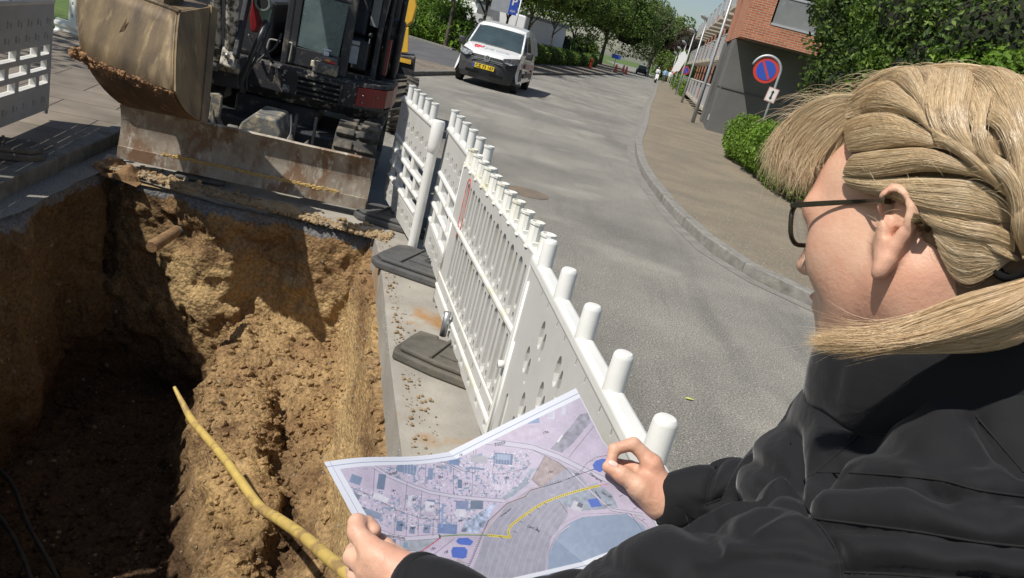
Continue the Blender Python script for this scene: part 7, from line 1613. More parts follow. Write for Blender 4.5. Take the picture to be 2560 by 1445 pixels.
F3.ell(CH+FT_*0.01, (0.145,0.205,0.20), ax=TAX, k=0.05)
F3.ell(CH+np.array([0,0,-0.22])+FT_*0.01, (0.15,0.20,0.22), ax=TAX, k=0.06)
F3.cap(SHL+np.array([0,0,-0.01])-LT*0.02, SHR+np.array([0,0,-0.01])+LT*0.02, 0.070, 0.070, 0.05)
F3.cap(NB+np.array([0,0,-0.01]), (SHL+SHR)/2+np.array([0,0,-0.03]), 0.073, 0.10, 0.05); F3.cap(COLR+np.array([0,0,-0.07]), (SHL+SHR)/2, 0.072, 0.09, 0.05)
F3.chain([SHR, lerp(SHR, ELR, 0.5)+np.array([0,0,0.0]), ELR], [0.062,0.054,0.046], 0.03); F3.chain([ELR, lerp(ELR, WRR, 0.55), lerp(ELR, WRR, 0.93)], [0.046,0.040,0.033], 0.02)
F3.chain([SHL, lerp(SHL, ELL, 0.5), ELL], [0.078,0.072,0.066], 0.03); F3.chain([ELL, lerp(ELL, WRL, 0.5)+np.array([0,0,-0.046]), lerp(ELL, WRL, 0.97)], [0.060,0.036,0.034], 0.02)
V3, Q3 = F3.mesh(); del F3
V3 = smooth_verts(V3, Q3, 6, 0.5); N3 = vnormals(V3, Q3)
def seg_t(V_, a, b):
    d = b-a; t = ((V_-a)@d)/(d@d); tc_ = np.clip(t, 0, 1); return t, np.linalg.norm(V_-a-tc_[:, None]*d, axis=1), np.linalg.norm(d)
def seam(x, pitch, ph=0.0): u = (x/pitch+ph) % 1.0; d = np.minimum(u, 1-u)*pitch; return d
bones = [(SHR, ELR, 0.12, 0.3), (ELR, WRR, 0.11, 0.1), (SHL, ELL, 0.135, 0.55), (ELL, WRL, 0.12, 0.0)]
dist = []; tl2 = []
for a, b, pt_, ph in bones: t, d, l = seg_t(V3, a, b); dist.append(d-(0.062 if a is SHR or a is SHL else 0.048)); tl2.append((t*l, pt_, ph))
tq = (V3-CH)@np.array([0, 0, 1.0]); dist.append(np.sqrt((((V3-CH)@FT_)/0.145)**2+(((V3-CH)@LT)/0.205)**2+(np.minimum(0, tq-0)/9)**2)*0.145-0.150)
dist = np.array(dist); who = dist.argmin(0); srt = np.sort(dist, 0); edge = srt[1]-srt[0]
wr = fbm(V3*np.array([9,9,16]), 3); fold = np.abs(fbm(V3*15+3, 3))
disp = np.zeros(len(V3))
def bulge(d, pitch, amp): q = np.clip(d/(pitch*0.5), 0, 1); return amp*(np.sqrt(np.clip(1-(1-q)**2, 0, 1))-0.55)
for i in range(4):
    m_ = who == i; x, pt_, ph = tl2[i]; d = seam(x[m_]+0.010*wr[m_], pt_, ph); disp[m_] = bulge(d, pt_, 0.011)
m_ = who == 4; d = seam(tq[m_]+0.006*wr[m_]+0.05*((V3[m_]-CH)@LT), 0.125, 0.40); disp[m_] = bulge(d, 0.125, 0.013)
disp -= 0.010*np.exp(-(edge/0.010)**2)
nearseam = np.clip(1-disp/0.006, 0, 1)
pk = vnoise(V3*np.array([38,38,38])); pk2 = vnoise(V3*np.array([60,60,22])+4)
disp += 0.0050*wr*0.8-0.0035*np.maximum(0, fold-0.45)-0.0024*np.maximum(0, pk-0.1)*nearseam
SEAMS = [[(2245,1010),(2180,1060),(2110,1120),(2040,1180),(1985,1220)], [(1985,1220),(2020,1270),(2036,1296),(2070,1340),(2095,1390),(2104,1470)], [(2040,1180),(2200,1186),(2350,1200),(2450,1225),(2600,1245)], [(2036,1296),(2150,1310),(2300,1330),(2450,1355),(2600,1370)], [(1972,1070),(1980,1150),(1985,1220)], [(2110,1000),(2130,1060),(2122,1100)], [(1765,1262),(1870,1226),(1985,1218)], [(1790,1160),(1772,1215),(1768,1262)], [(2110,1430),(2300,1440),(2600,1470)], [(2440,1040),(2500,1110),(2560,1180)]]
FOLDS = [[(1765,1295),(1830,1330),(1900,1346),(2000,1342),(2062,1372)], [(1740,1440),(1850,1408),(1950,1400),(2090,1424)], [(1985,1222),(1930,1262),(1880,1300),(1850,1330)], [(2300,1190),(2400,1260),(2500,1290)], [(2150,1095),(2300,1130),(2450,1140)], [(1830,1120),(1900,1160),(1960,1190)], [(1700,1290),(1760,1330),(1790,1380)], [(1490,1410),(1560,1425),(1640,1460)]]
dV = V3-EYE; zV = dV@CF; xV = 1280+FPX*(dV@CR)/zV; yV = 722.5-FPX*(dV@CU)/zV; face = ((N3*(-dV)).sum(1) > 0) & (xV > 1500) & (xV < 2620) & (yV < 1500)
def dseg(pls):
    d = np.full(len(V3), 1e9); al = np.zeros(len(V3))
    for pl in pls:
        acc = 0.0
        for a, b in zip(pl[:-1], pl[1:]):
            a = np.array(a, float); e = np.array(b, float)-a; L_ = e@e; t = np.clip(((xV-a[0])*e[0]+(yV-a[1])*e[1])/L_, 0, 1); q = np.hypot(xV-a[0]-t*e[0], yV-a[1]-t*e[1]); m = q < d; d = np.where(m, q, d); al = np.where(m, acc+t*math.sqrt(L_), al); acc += math.sqrt(L_)
    return d*zV/FPX, al*zV/FPX
ds, als = dseg(SEAMS); df, alf = dseg(FOLDS); pkr = vnoise(np.stack([als*85, ds*14, 0*ds+2.2], -1))
new = 0.015*(1-np.exp(-ds/0.022))-0.007-0.0045*np.exp(-ds/0.014)*(0.4+pkr)-0.004*np.exp(-(ds/0.004)**2)-0.0085*np.exp(-(df/0.0085)**2)+0.004*wr+0.0007*vnoise(V3*22)
blend = np.clip((yV-900)/60, 0, 1)*face; disp = disp*(1-blend)+new*blend
V3 = V3+N3*disp[:, None]
V3 = smooth_verts(V3, Q3, 1, 0.5)
JK = raw_mesh('puffer_jacket', V3, Q3, M['nylon'], PR)
# stitched seam lines sunk in the quilting
kd = np.nonzero(face & (yV > 960))[0]; sv = V3[kd]; dS = sv-EYE; zS = dS@CF; xS = 1280+FPX*(dS@CR)/zS; yS = 722.5-FPX*(dS@CU)/zS; nS_ = N3[kd]
mb = MB()
for pl in SEAMS:
    pp = np.array(catmull([np.array([a, b, 0.0]) for a, b in pl], 12)); out = []
    for p in pp:
        m_ = (np.abs(xS-p[0]) < 12) & (np.abs(yS-p[1]) < 12)
        if m_.sum() < 3: continue
        w_ = np.exp(-((xS[m_]-p[0])**2+(yS[m_]-p[1])**2)/40); zz_ = (zS[m_]*w_).sum()/w_.sum(); out.append(P(p[0], p[1], zz_)-nrm(EYE-P(p[0], p[1], zz_))*-0.0003)
    if len(out) > 3: mb.tube(out, 0.0009, 5)
mb.build('seams', mat('seam_thread', (0.004,0.004,0.004), rough=0.9), PR, smooth=True, fix=False)
# standing collar
CAX = nrm(HU*0.55+np.array([0,0,1.0])*0.45); cf = nrm(HF-(HF@CAX)*CAX); cl = np.cross(CAX, cf)
mb = MB(); NU_, NV_ = 96, 26; V_ = []
for j in range(NV_):
    t = j/(NV_-1)*2*math.pi
    for i in range(NU_):
        a = 2*math.pi*i/NU_; zz = 0.030*math.cos(t); rr = 0.0135*math.sin(t)
        zz = 0.036*np.sign(math.cos(t))*abs(math.cos(t))**0.7
        ra, rb = 0.102+0.004*math.sin(3*a+0.5), 0.094
        wv = 0.003*math.sin(7*a+1)+0.002*math.sin(13*a)+0.0035*math.sin(a*2+2)
        p = COLR+CAX*0.010+cf*((ra+rr)*math.cos(a)-0.012)+cl*((rb+rr)*math.sin(a))+CAX*(zz*(1.15-0.25*math.cos(a))+0.002-0.030*math.cos(a)+wv)
        V_.append(p+(cf*math.cos(a)+cl*math.sin(a))*0.0022*fbm(np.array([math.cos(a)*5, math.sin(a)*5, t*0.8]), 3).item())
mb.add(V_, [(j*NU_+i, j*NU_+(i+1) % NU_, ((j+1) % NV_)*NU_+(i+1) % NU_, ((j+1) % NV_)*NU_+i) for j in range(NV_) for i in range(NU_)])
mb.build('collar', M['nylon'], PR, smooth=True)
# cuffs
for a, b, nm in ((ELR, WRR, 1.0), (ELL, WRL, 1.0)):
    t_ = nrm(b-a); c_ = lerp(a, b, 0.93 if a is ELR else 0.97); mb = MB(); rr_ = 0.0335
    mb.lathe(c_-t_*0.012, t_, [(0,rr_*0.9),(0.002,rr_*1.04),(0.012,rr_*1.08),(0.022,rr_*1.04),(0.024,rr_*0.95),(0.012,rr_*0.88)], 40); mb.build('cuff', M['nylon'], PR, smooth=True)
# trousers and shoes, mostly out of frame
F4 = Field(np.array([0.05,0.25,-0.01]), np.array([0.75,0.95,1.0]), 0.012)
for s_, q in ((-1, 0), (1, 1)):
    hp = HIP+LT*s_*0.09+np.array([0,0,-0.02]); kn = np.array([hp[0]-0.01, hp[1]+0.02, 0.50]); an = np.array([kn[0], kn[1]-0.02, 0.08]); F4.cap(hp, kn, 0.09, 0.065, 0.03); F4.cap(kn, an, 0.065, 0.05, 0.02)
V4, Q4 = F4.mesh(); raw_mesh('trousers', V4, Q4, mat('dark_jeans', (0.03,0.035,0.05), rough=0.8), PR)
for s_ in (-1, 1):
    hp = HIP+LT*s_*0.09; mb = MB(); c_ = np.array([hp[0]-0.01, hp[1], 0.045]); mb.box(c_+FT_*0.05, (0.27, 0.10, 0.09), [FT_, LT, [0,0,1]]); mb.build('shoe', M['ex_black'], PR, bevel=0.035, segs=4, smooth=True)
# ================================================================== HAIR
def hair_mat(name, a, b_, c_, rough=0.34):
    m = bpy.data.materials.new(name); m.use_nodes = True; n = m.node_tree; L = n.links; b = n.nodes['Principled BSDF']; N = lambda t: n.nodes.new(t)
    g = N('ShaderNodeNewGeometry'); cr = N('ShaderNodeValToRGB'); L.new(g.outputs['Random Per Island'], cr.inputs[0])
    cr.color_ramp.elements[0].color = (*a, 1); cr.color_ramp.elements[1].color = (*c_, 1); e = cr.color_ramp.elements.new(0.5); e.color = (*b_, 1)
    L.new(cr.outputs[0], b.inputs['Base Color']); b.inputs['Roughness'].default_value = rough; b.inputs['Specular IOR Level'].default_value = 0.8
    tr = N('ShaderNodeBsdfTranslucent'); L.new(cr.outputs[0], tr.inputs[0]); ms = N('ShaderNodeMixShader'); ms.inputs[0].default_value = 0.22
    L.new(b.outputs[0], ms.inputs[1]); L.new(tr.outputs[0], ms.inputs[2]); L.new(ms.outputs[0], n.nodes['Material Output'].inputs[0]); return m
M['hair'] = hair_mat('blonde_hair', (0.64,0.47,0.28), (0.88,0.69,0.44), (0.98,0.86,0.62), 0.27)
M['hair_tip'] = hair_mat('ponytail_hair', (0.66,0.46,0.25), (0.84,0.62,0.36), (0.96,0.79,0.53), 0.30)
M['scalp'] = mat('hair_underlayer', (0.23,0.15,0.085), (0.14,0.09,0.05), 60, rough=0.7, bump=0.002, bscale=200, stretch=(1, 1, 1))
HEc, HEr = Hd(-0.010, 0, 0.036), np.array([0.105, 0.081, 0.0885])
def on_hair(px, py, off=0.0):
    """point where the sight line meets the hair ellipsoid grown by off; beside the outline: the nearest point of the line"""
    r = HEr+off; o = toH(EYE)-toH(HEc); d = ray(px, py); dl = np.array([d@HF, d@HL, d@HU]); o = o/r; q = dl/r
    a = q@q; b = o@q; c = o@o-1; disc = b*b-a*c
    t = (-b-math.sqrt(disc))/a if disc > 0 else -b/a
    if disc > 0:      # ease towards the tangent point near the outline
        pass
    return EYE+d*t
HAIRPOLY = [(2090,150),(2092,230),(2112,300),(2108,352),(2090,420),(2105,468),(2160,480),(2205,487),(2250,470),(2285,540),(2300,600),(2348,668),(2372,735),(2440,790),(2700,860),(2900,800),(2900,-100),(2100,-100)]
def in_poly2(x, y, pts):
    pts = np.array(pts, float); ii = np.zeros(x.shape, bool)
    for i in range(len(pts)):
        a, b = pts[i], pts[(i+1) % len(pts)]; c = ((a[1] > y) != (b[1] > y)) & (x < (b[0]-a[0])*(y-a[1])/(b[1]-a[1]+1e-9)+a[0]); ii ^= c
    return ii
F5 = Field(HC-0.17, HC+0.17, 0.0032)
F5.ell(HEc, HEr-0.006, ax=HAX, k=0.001); F5.cap(Hd(-0.040,0,0.0), Hd(-0.052,0,-0.075), 0.062, 0.048, 0.03)
F5.ell(Hd(-0.115,0,-0.045), (0.022,0.022,0.03), ax=HAX, k=0.03)
V5, Q5 = F5.mesh(); V5 = smooth_verts(V5, Q5, 1)
hl5 = toH(V5); mir = HC+hl5[:, :1]*HF+np.abs(hl5[:, 1:2])*HL+hl5[:, 2:]*HU
d5 = mir-EYE; z5 = d5@CF; keep = in_poly2(1280+FPX*(d5@CR)/z5, 722.5-FPX*(d5@CU)/z5, HAIRPOLY) | (hl5[:, 0] < -0.045) | ((hl5[:, 2] > 0.095) & (hl5[:, 0] < 0.02))
pp_ = in_poly2(1280+FPX*(d5@CR)/z5, 722.5-FPX*(d5@CU)/z5, HAIRPOLY)
keep &= (hl5[:, 2] > -0.02) | pp_
keep &= ~((hl5[:, 2] < -0.085))
Q5 = Q5[keep[Q5].all(1)]
raw_mesh('hair_base', V5+vnormals(V5, Q5)*(fbm(V5*np.array([60,60,60]), 3)*0.0012)[:, None], Q5, M['scalp'], PR)
V5k = V5[np.unique(Q5)]; d5k = V5k-EYE; z5k = d5k@CF; x5k = 1280+FPX*(d5k@CR)/z5k; y5k = 722.5-FPX*(d5k@CU)/z5k
def on_cap(px, py, off=0.0):
    for r in (7, 16, 40):
        m_ = (np.abs(x5k-px) < r) & (np.abs(y5k-py) < r)
        if m_.any(): return P(px, py, z5k[m_].min()-off)
    return on_hair(px, py, off)
def resample(G_, n):
    G_ = np.array(G_); d = np.r_[0, np.cumsum(np.linalg.norm(np.diff(G_, axis=0), axis=1))]; C_ = np.array(catmull(list(G_), 10)); d = np.r_[0, np.cumsum(np.linalg.norm(np.diff(C_, axis=0), axis=1))]
    t = np.linspace(0, d[-1], n); return np.stack([np.interp(t, d, C_[:, k]) for k in range(3)], 1)
def tubes(S, rad, rg):
    """S: (n, k, 3) strands -> three-sided tubes"""
    n, k, _ = S.shape; T = np.gradient(S, axis=1); T /= np.linalg.norm(T, axis=2, keepdims=True)+1e-9
    up = nrm(EYE-HC)+rg.normal(0, 0.2, (n, 1, 3)); U = np.cross(T, up); U /= np.linalg.norm(U, axis=2, keepdims=True)+1e-9; W_ = np.cross(T, U)
    prof_ = np.concatenate([np.linspace(0.6, 1, 3), np.ones(k-6), np.array([0.85, 0.55, 0.15])])[None, :, None]; r = rad[:, None, None]*prof_
    V_ = np.stack([S+r*(math.cos(a)*U+math.sin(a)*W_) for a in (0.5, 2.594, 4.689)], 2).reshape(-1, 3)
    base = (np.arange(n)*k*3)[:, None, None]; i = np.arange(k-1)[None, :, None]*3; j = np.arange(3)[None, None, :]; j2 = (j+1) % 3
    Qd = np.stack([base+i+j, base+i+j2, base+i+3+j2, base+i+3+j], -1).reshape(-1, 4); return V_, Qd
HC1 = lambda x, y: (1880+x/3.01, 120+y/3.01)
HC2 = lambda x, y: (1880+x/3.01, 500+y/3.01)
def sheet_mat(name, a, b_):
    m = bpy.data.materials.new(name); m.use_nodes = True; n = m.node_tree; L = n.links; b = n.nodes['Principled BSDF']
    at = n.nodes.new('ShaderNodeAttribute'); at.attribute_name = 'tone'; mx = n.nodes.new('ShaderNodeMix'); mx.data_type = 'RGBA'; L.new(at.outputs['Fac'], mx.inputs[0]); mx.inputs[6].default_value = (*a, 1); mx.inputs[7].default_value = (*b_, 1)
    L.new(mx.outputs[2], b.inputs['Base Color']); b.inputs['Roughness'].default_value = 0.42; b.inputs['Specular IOR Level'].default_value = 0.45; return m
M['sheet'] = sheet_mat('combed_hair', (0.46,0.33,0.185), (0.97,0.77,0.50)); M['sheet_tip'] = sheet_mat('combed_ponytail', (0.50,0.33,0.17), (0.93,0.70,0.42))
def lock_sheet(A, B, off0, bulge, conv, dep, seed, NS=150, NT=36):
    if dep == 'cap': GA = [on_cap(*conv(*p), 0.003) for p in A]; GB = [on_cap(*conv(*p), 0.003) for p in B]; dep = None
    elif dep is None: GA = [on_hair(*conv(*p), off0) for p in A]; GB = [on_hair(*conv(*p), off0) for p in B]
    else: GA = [P(*conv(*p), d) for p, d in zip(A, dep)]; GB = [P(*conv(*p), d) for p, d in zip(B, dep)]
    RA, RB = resample(GA, NT), resample(GB, NT); s = np.linspace(0, 1, NS); tt = np.linspace(0, 1, NT)
    S = RA[None]*(1-s)[:, None, None]+RB[None]*s[:, None, None]
    nr_ = S-HEc; nr_ /= np.linalg.norm(nr_, axis=2, keepdims=True)
    if dep is not None: nr_ = np.broadcast_to(nrm(EYE-P(*conv(*A[len(A)//2]), 0.55)), S.shape)
    prof_ = np.sin(np.pi*np.clip(tt*0.92+0.06, 0, 1))**0.6; wd = np.linalg.norm(RA-RB, axis=1)
    SS, TT = np.meshgrid(s, tt, indexing='ij'); q = np.stack([SS*55, TT*1.4+seed, 0*SS+seed*1.7], -1); q2 = np.stack([SS*17, TT*0.9+seed, 0*SS+seed*2.3], -1)
    rd = (fbm(q, 2)*0.00030+vnoise(q2)*0.0010)*np.clip(wd/0.03, 0.15, 1)[None]
    b = bulge*np.sqrt(np.maximum(0, 1-(2*SS-1)**2))*prof_[None]+rd*prof_[None]
    tone = np.clip(0.5+0.42*fbm(np.stack([SS*90, TT*1.1+seed, 0*SS+3.1*seed], -1), 2)+0.25*vnoise(q2), 0, 1)
    V_ = (S+nr_*b[..., None]).reshape(-1, 3); i, j = np.meshgrid(np.arange(NS-1), np.arange(NT-1), indexing='ij'); a = (i*NT+j).ravel()
    return V_, np.stack([a, a+NT, a+NT+1, a+1], 1), tone.ravel()
HVs, HQs, HN = [], [], 0
def lock(A, B, n, off0, bulge, seed, conv=lambda x, y: HC1(x, y), k=15, r=0.00011, jit=0.00055, dep=None, endjit=0.0, depth_th=0.0, clumps=9):
    rg = np.random.default_rng(seed); n = int(n*(1.7 if n > 200 else 1.3))
    if dep == 'cap': GA = [on_cap(*conv(*p), 0.003) for p in A]; GB = [on_cap(*conv(*p), 0.003) for p in B]; dep = None
    elif dep is None:
        GA = [on_hair(*conv(*p), off0) for p in A]; GB = [on_hair(*conv(*p), off0) for p in B]
    else: GA = [P(*conv(*p), d) for p, d in zip(A, dep)]; GB = [P(*conv(*p), d) for p, d in zip(B, dep)]
    RA, RB = resample(GA, k), resample(GB, k); s = rg.random(n)
    cl = rg.random(clumps*2); s = np.where(rg.random(n) < 0.45, np.clip(cl[rg.integers(0, len(cl), n)]+rg.normal(0, 0.045, n), 0, 1), s)
    S = RA[None]*(1-s)[:, None, None]+RB[None]*s[:, None, None]
    nr_ = S-HEc; nr_ /= np.linalg.norm(nr_, axis=2, keepdims=True) 
    if dep is not None: nr_ = np.broadcast_to(nrm(EYE-P(*conv(*A[len(A)//2]), 0.55)), S.shape)
    tt = np.linspace(0, 1, k); prof_ = np.sin(np.pi*np.clip(tt*0.92+0.06, 0, 1))**0.6
    b = bulge*np.sqrt(np.maximum(0, 1-(2*s-1)**2))[:, None]*prof_[None]+rg.uniform(-depth_th*0.2, 0.0012, (n, 1))*prof_[None]
    S = S+nr_*b[..., None]
    j0 = rg.normal(0, jit, (n, 1, 3)); ph = rg.uniform(0, 6.28, (n, 1)); fr = rg.uniform(1.5, 4, (n, 1)); wav = np.sin(ph+fr*tt[None]*3.14)[..., None]*rg.normal(0, jit*0.8, (n, 1, 3))
    S = S+j0*(0.4+0.6*prof_[None, :, None])+wav*prof_[None, :, None]
    if endjit: S = S+rg.normal(0, endjit, (n, 1, 3))*(tt[None, :, None]**3)
    # random length cut so that ends feather
    ends = np.clip(1-np.abs(rg.normal(0, 0.05 if not endjit else 0.20, n)), 0.40, 1); tn = tt[None]*ends[:, None]; idx = tn*(k-1); i0 = np.clip(np.floor(idx).astype(int), 0, k-2); f_ = (idx-i0)[..., None]; ar = np.arange(n)[:, None]; S = S[ar, i0]*(1-f_)+S[ar, i0+1]*f_
    return tubes(S, r*rg.uniform(0.6, 1.3, n), rg)
def group(name, specs, m):
    Vs, Qs, o_ = [], [], 0
    for kw in specs: v, q = lock(**kw); Vs.append(v); Qs.append(q+o_); o_ += len(v)
    ob = raw_mesh(name, np.vstack(Vs), np.vstack(Qs), m, PR)
    Vs, Qs, Ts, o_ = [], [], [], 0
    for kw in specs:
        if kw.get('endjit', 0) and kw['n'] < 200: continue
        cutA, cutB = (kw['A'], kw['B']) if not kw.get('endjit', 0) or name == 'ponytail' else (kw['A'][:-1], kw['B'][:-1])
        dp_ = kw.get('dep'); dp_ = dp_[:len(cutA)] if isinstance(dp_, list) else dp_
        v, q, t = lock_sheet(cutA, cutB, kw['off0']-0.0004, kw['bulge'], kw.get('conv', HC1), dp_, kw['seed']); Vs.append(v); Qs.append(q+o_); Ts.append(t); o_ += len(v)
    if Vs:
        so_ = raw_mesh(name+'_lock', np.vstack(Vs), np.vstack(Qs), M['sheet_tip'] if name == 'ponytail' else M['sheet'], PR)
        at = so_.data.attributes.new('tone', 'FLOAT', 'POINT'); at.data.foreach_set('value', np.concatenate(Ts).astype(np.float32))
    return ob
D = dict
group('side_hair', [
 D(A=[(690,965),(900,995),(1150,990),(1400,985),(1700,1015),(1975,1200)], B=[(800,1060),(930,1090),(1120,1130),(1350,1230),(1650,1290),(1975,1330)], n=900, off0=-0.001, bulge=0.0078, seed=1, depth_th=0.004),
 D(A=[(620,930),(760,1000),(900,1040),(1000,1080)], B=[(660,1010),(780,1060),(880,1090),(960,1110)], n=60, off0=-0.006, bulge=0.0013, seed=2, r=0.00009, endjit=0.003),
 D(A=[(1190,1160),(1400,1250),(1600,1300),(1800,1330),(1900,1370),(1975,1420)], B=[(1260,1290),(1400,1350),(1600,1410),(1750,1440),(1860,1480),(1975,1540)], n=420, off0=-0.004, bulge=0.0039, seed=3, depth_th=0.004, dep='cap'),
 D(A=[(1330,1270),(1500,1350),(1700,1370),(1800,1470),(1860,1540),(1950,1580)], B=[(1440,1600),(1520,1730),(1640,1780),(1760,1720),(1850,1650),(1950,1590)], n=380, off0=-0.001, bulge=0.0026, seed=4, dep='cap', r=0.00010, depth_th=0.003),
 D(A=[(780,805),(950,790),(1120,775),(1330,775),(1550,855),(1780,960)], B=[(700,955),(900,975),(1100,950),(1300,915),(1550,940),(1800,990)], n=900, off0=0.001, bulge=0.0084, seed=5, depth_th=0.004),
 D(A=[(715,555),(900,520),(1090,530),(1240,605),(1350,665),(1410,705)], B=[(740,780),(900,775),(1050,750),(1200,738),(1320,742),(1440,750)], n=900, off0=0.001, bulge=0.0091, seed=6, depth_th=0.004),
 D(A=[(745,385),(880,305),(1050,280),(1180,385),(1290,500),(1350,610)], B=[(712,525),(850,500),(1000,485),(1150,500),(1270,560),(1370,655)], n=850, off0=0.002, bulge=0.0091, seed=7, depth_th=0.004),
 D(A=[(900,250),(1080,185),(1260,195),(1320,330),(1330,480),(1355,600)], B=[(750,380),(900,295),(1080,275),(1210,372),(1300,485),(1352,605)], n=600, off0=0.002, bulge=0.0078, seed=8, depth_th=0.004),
], M['hair'])
group('braid', [
 D(A=[(1240,175),(1320,300),(1325,420),(1330,520),(1365,640),(1400,700)], B=[(1440,175),(1420,330),(1385,460),(1400,560),(1450,660),(1560,760)], n=650, off0=0.003, bulge=0.0091, seed=11, depth_th=0.004),
 D(A=[(1420,180),(1390,450),(1400,600),(1500,720),(1620,800),(1740,870)], B=[(1680,190),(1640,400),(1610,550),(1640,700),(1690,800),(1780,890)], n=850, off0=0.003, bulge=0.0104, seed=12, depth_th=0.004),
 D(A=[(1345,600),(1450,680),(1560,760),(1680,860),(1790,960),(1900,1090)], B=[(1400,745),(1480,760),(1590,830),(1700,920),(1790,1000),(1900,1110)], n=520, off0=0.005, bulge=0.0078, seed=13, depth_th=0.004),
 D(A=[(1675,540),(1660,680),(1690,800),(1760,900),(1860,980),(1965,1060)], B=[(1800,330),(1760,480),(1730,600),(1740,740),(1810,870),(1985,1050)], n=700, off0=0.004, bulge=0.0117, seed=14, depth_th=0.004),
 D(A=[(1580,190),(1730,290),(1840,450),(1920,650),(1960,850),(1970,1060)], B=[(1900,210),(2060,380),(2130,650),(2140,900),(2080,1100),(1995,1250)], n=1000, off0=0.002, bulge=0.0130, seed=15, depth_th=0.005),
 D(A=[(1680,190),(1790,260),(1850,380),(1900,560)], B=[(1860,200),(1930,330),(1975,480),(2000,640)], n=500, off0=0.000, bulge=0.006, seed=56, depth_th=0.004),
 D(A=[(1560,220),(1600,400),(1640,560),(1690,700),(1750,820)], B=[(1720,230),(1760,400),(1810,560),(1870,700),(1905,850)], n=600, off0=-0.0015, bulge=0.004, seed=58, depth_th=0.003),
 D(A=[(1640,230),(1700,330),(1760,480),(1800,640),(1850,800)], B=[(1800,230),(1880,400),(1920,560),(1945,720),(1955,860)], n=500, off0=0.0005, bulge=0.005, seed=57, depth_th=0.004),
 D(A=[(1760,560),(1850,640),(1915,800),(1945,950),(1955,1100),(1965,1260)], B=[(1860,400),(1945,600),(1995,800),(2005,1000),(1995,1200),(1985,1320)], n=650, off0=0.006, bulge=0.0104, seed=16, depth_th=0.004),
 D(A=[(1740,880),(1800,930),(1870,1010),(1920,1100),(1950,1220),(1975,1400)], B=[(1800,800),(1890,870),(1960,980),(1990,1100),(2000,1250),(2010,1420)], n=500, off0=0.008, bulge=0.0117, seed=17, depth_th=0.004),
 D(A=[(1960,1050),(1975,1150),(1950,1260),(1960,1380),(2000,1480),(2030,1560)], B=[(2060,1050),(2080,1180),(2070,1300),(2080,1400),(2070,1500),(2060,1570)], n=500, off0=0.010, bulge=0.0130, seed=18, depth_th=0.004),
 D(A=[(1840,1520),(1900,1560),(1960,1580),(2010,1590)], B=[(1700,1420),(1830,1480),(1930,1540),(2010,1580)], n=260, off0=0.0, bulge=0.0039, seed=19, depth_th=0.003, dep='cap'),
], M['hair'])
group('crown_hair', [
 D(A=[(1000,215),(1300,165),(1600,160),(1850,230),(2050,400),(2230,700)], B=[(1200,230),(1420,215),(1650,230),(1850,320),(2010,520),(2120,800)], n=900, off0=0.0, bulge=0.0052, seed=21, depth_th=0.003),
 D(A=[(1900,210),(2100,300),(2300,500),(2420,800),(2380,1100),(2250,1350)], B=[(2000,330),(2130,550),(2180,800),(2170,1050),(2100,1300),(2040,1480)], n=900, off0=0.001, bulge=0.0104, seed=22, depth_th=0.004),
], M['hair'])
group('fringe', [
 D(A=[(640,420),(480,520),(360,650),(280,780),(240,900),(230,1000)], B=[(760,600),(700,720),(640,840),(580,930),(500,1010),(430,1090)], n=900, off0=0.0, bulge=0.004, seed=36, depth_th=0.008, endjit=0.006, dep=[0.655,0.67,0.68,0.685,0.685,0.685]),
 D(A=[(770,360),(620,370),(430,455),(270,610),(185,800),(160,930)], B=[(705,430),(580,490),(440,610),(320,750),(245,890),(225,1000)], n=900, off0=0.004, bulge=0.008, seed=31, depth_th=0.010, endjit=0.009),
 D(A=[(705,435),(580,500),(440,620),(320,760),(255,890),(235,1020)], B=[(714,565),(665,640),(580,740),(505,840),(455,930),(400,1070)], n=850, off0=0.003, bulge=0.006, seed=32, depth_th=0.008, endjit=0.009),
 D(A=[(712,540),(640,600),(530,700),(450,800),(420,900),(400,960)], B=[(705,600),(640,670),(560,770),(490,850),(450,930),(420,990)], n=70, off0=0.000, bulge=0.003, seed=33, depth_th=0.004, endjit=0.006, r=0.00009),
 D(A=[(680,640),(640,720),(590,820),(560,900),(480,960)], B=[(700,700),(660,800),(620,890),(570,950),(500,1000)], n=26, off0=-0.004, bulge=0.001, seed=34, r=0.00010, endjit=0.006),
], M['hair'])
# stray hairs round the outline
rg = np.random.default_rng(77); S_ = []
for i in range(260):
    u = rg.random(); x0, y0 = (330+1350*u, np.interp(330+1350*u, [330,500,750,1000,1300,1680], [500,410,350,215,165,165])); l = rg.uniform(60, 420); a = rg.uniform(2.75, 3.6) if rg.random() < 0.7 else rg.uniform(-0.5, 0.5)
    pts_ = []; h0 = rg.uniform(10, 75)
    for t in np.linspace(0, 1, 10): pts_.append(on_hair(*HC1(x0+l*math.cos(a)*t, y0+l*math.sin(a)*t*0.6+60*t*t-h0*math.sin(math.pi*min(1, t*0.9+0.05))+20), 0.002))
    S_.append(pts_)
for i in range(90):
    x0, y0 = rg.uniform(800, 1900), rg.uniform(300, 1350); l = rg.uniform(60, 260); a = rg.uniform(-0.5, 1.2)
    S_.append([on_hair(*HC1(x0+l*math.cos(a)*t, y0+l*math.sin(a)*t-20*math.sin(math.pi*t)), 0.009+0.006*math.sin(3.1*t)) for t in np.linspace(0, 1, 10)])
v_, q_ = tubes(np.array(S_), np.full(len(S_), 0.00011), rg); raw_mesh('stray_hair', v_, q_, M['hair'], PR)
dpt = [0.520,0.508,0.500,0.502,0.512,0.524,0.534,0.546,0.560]
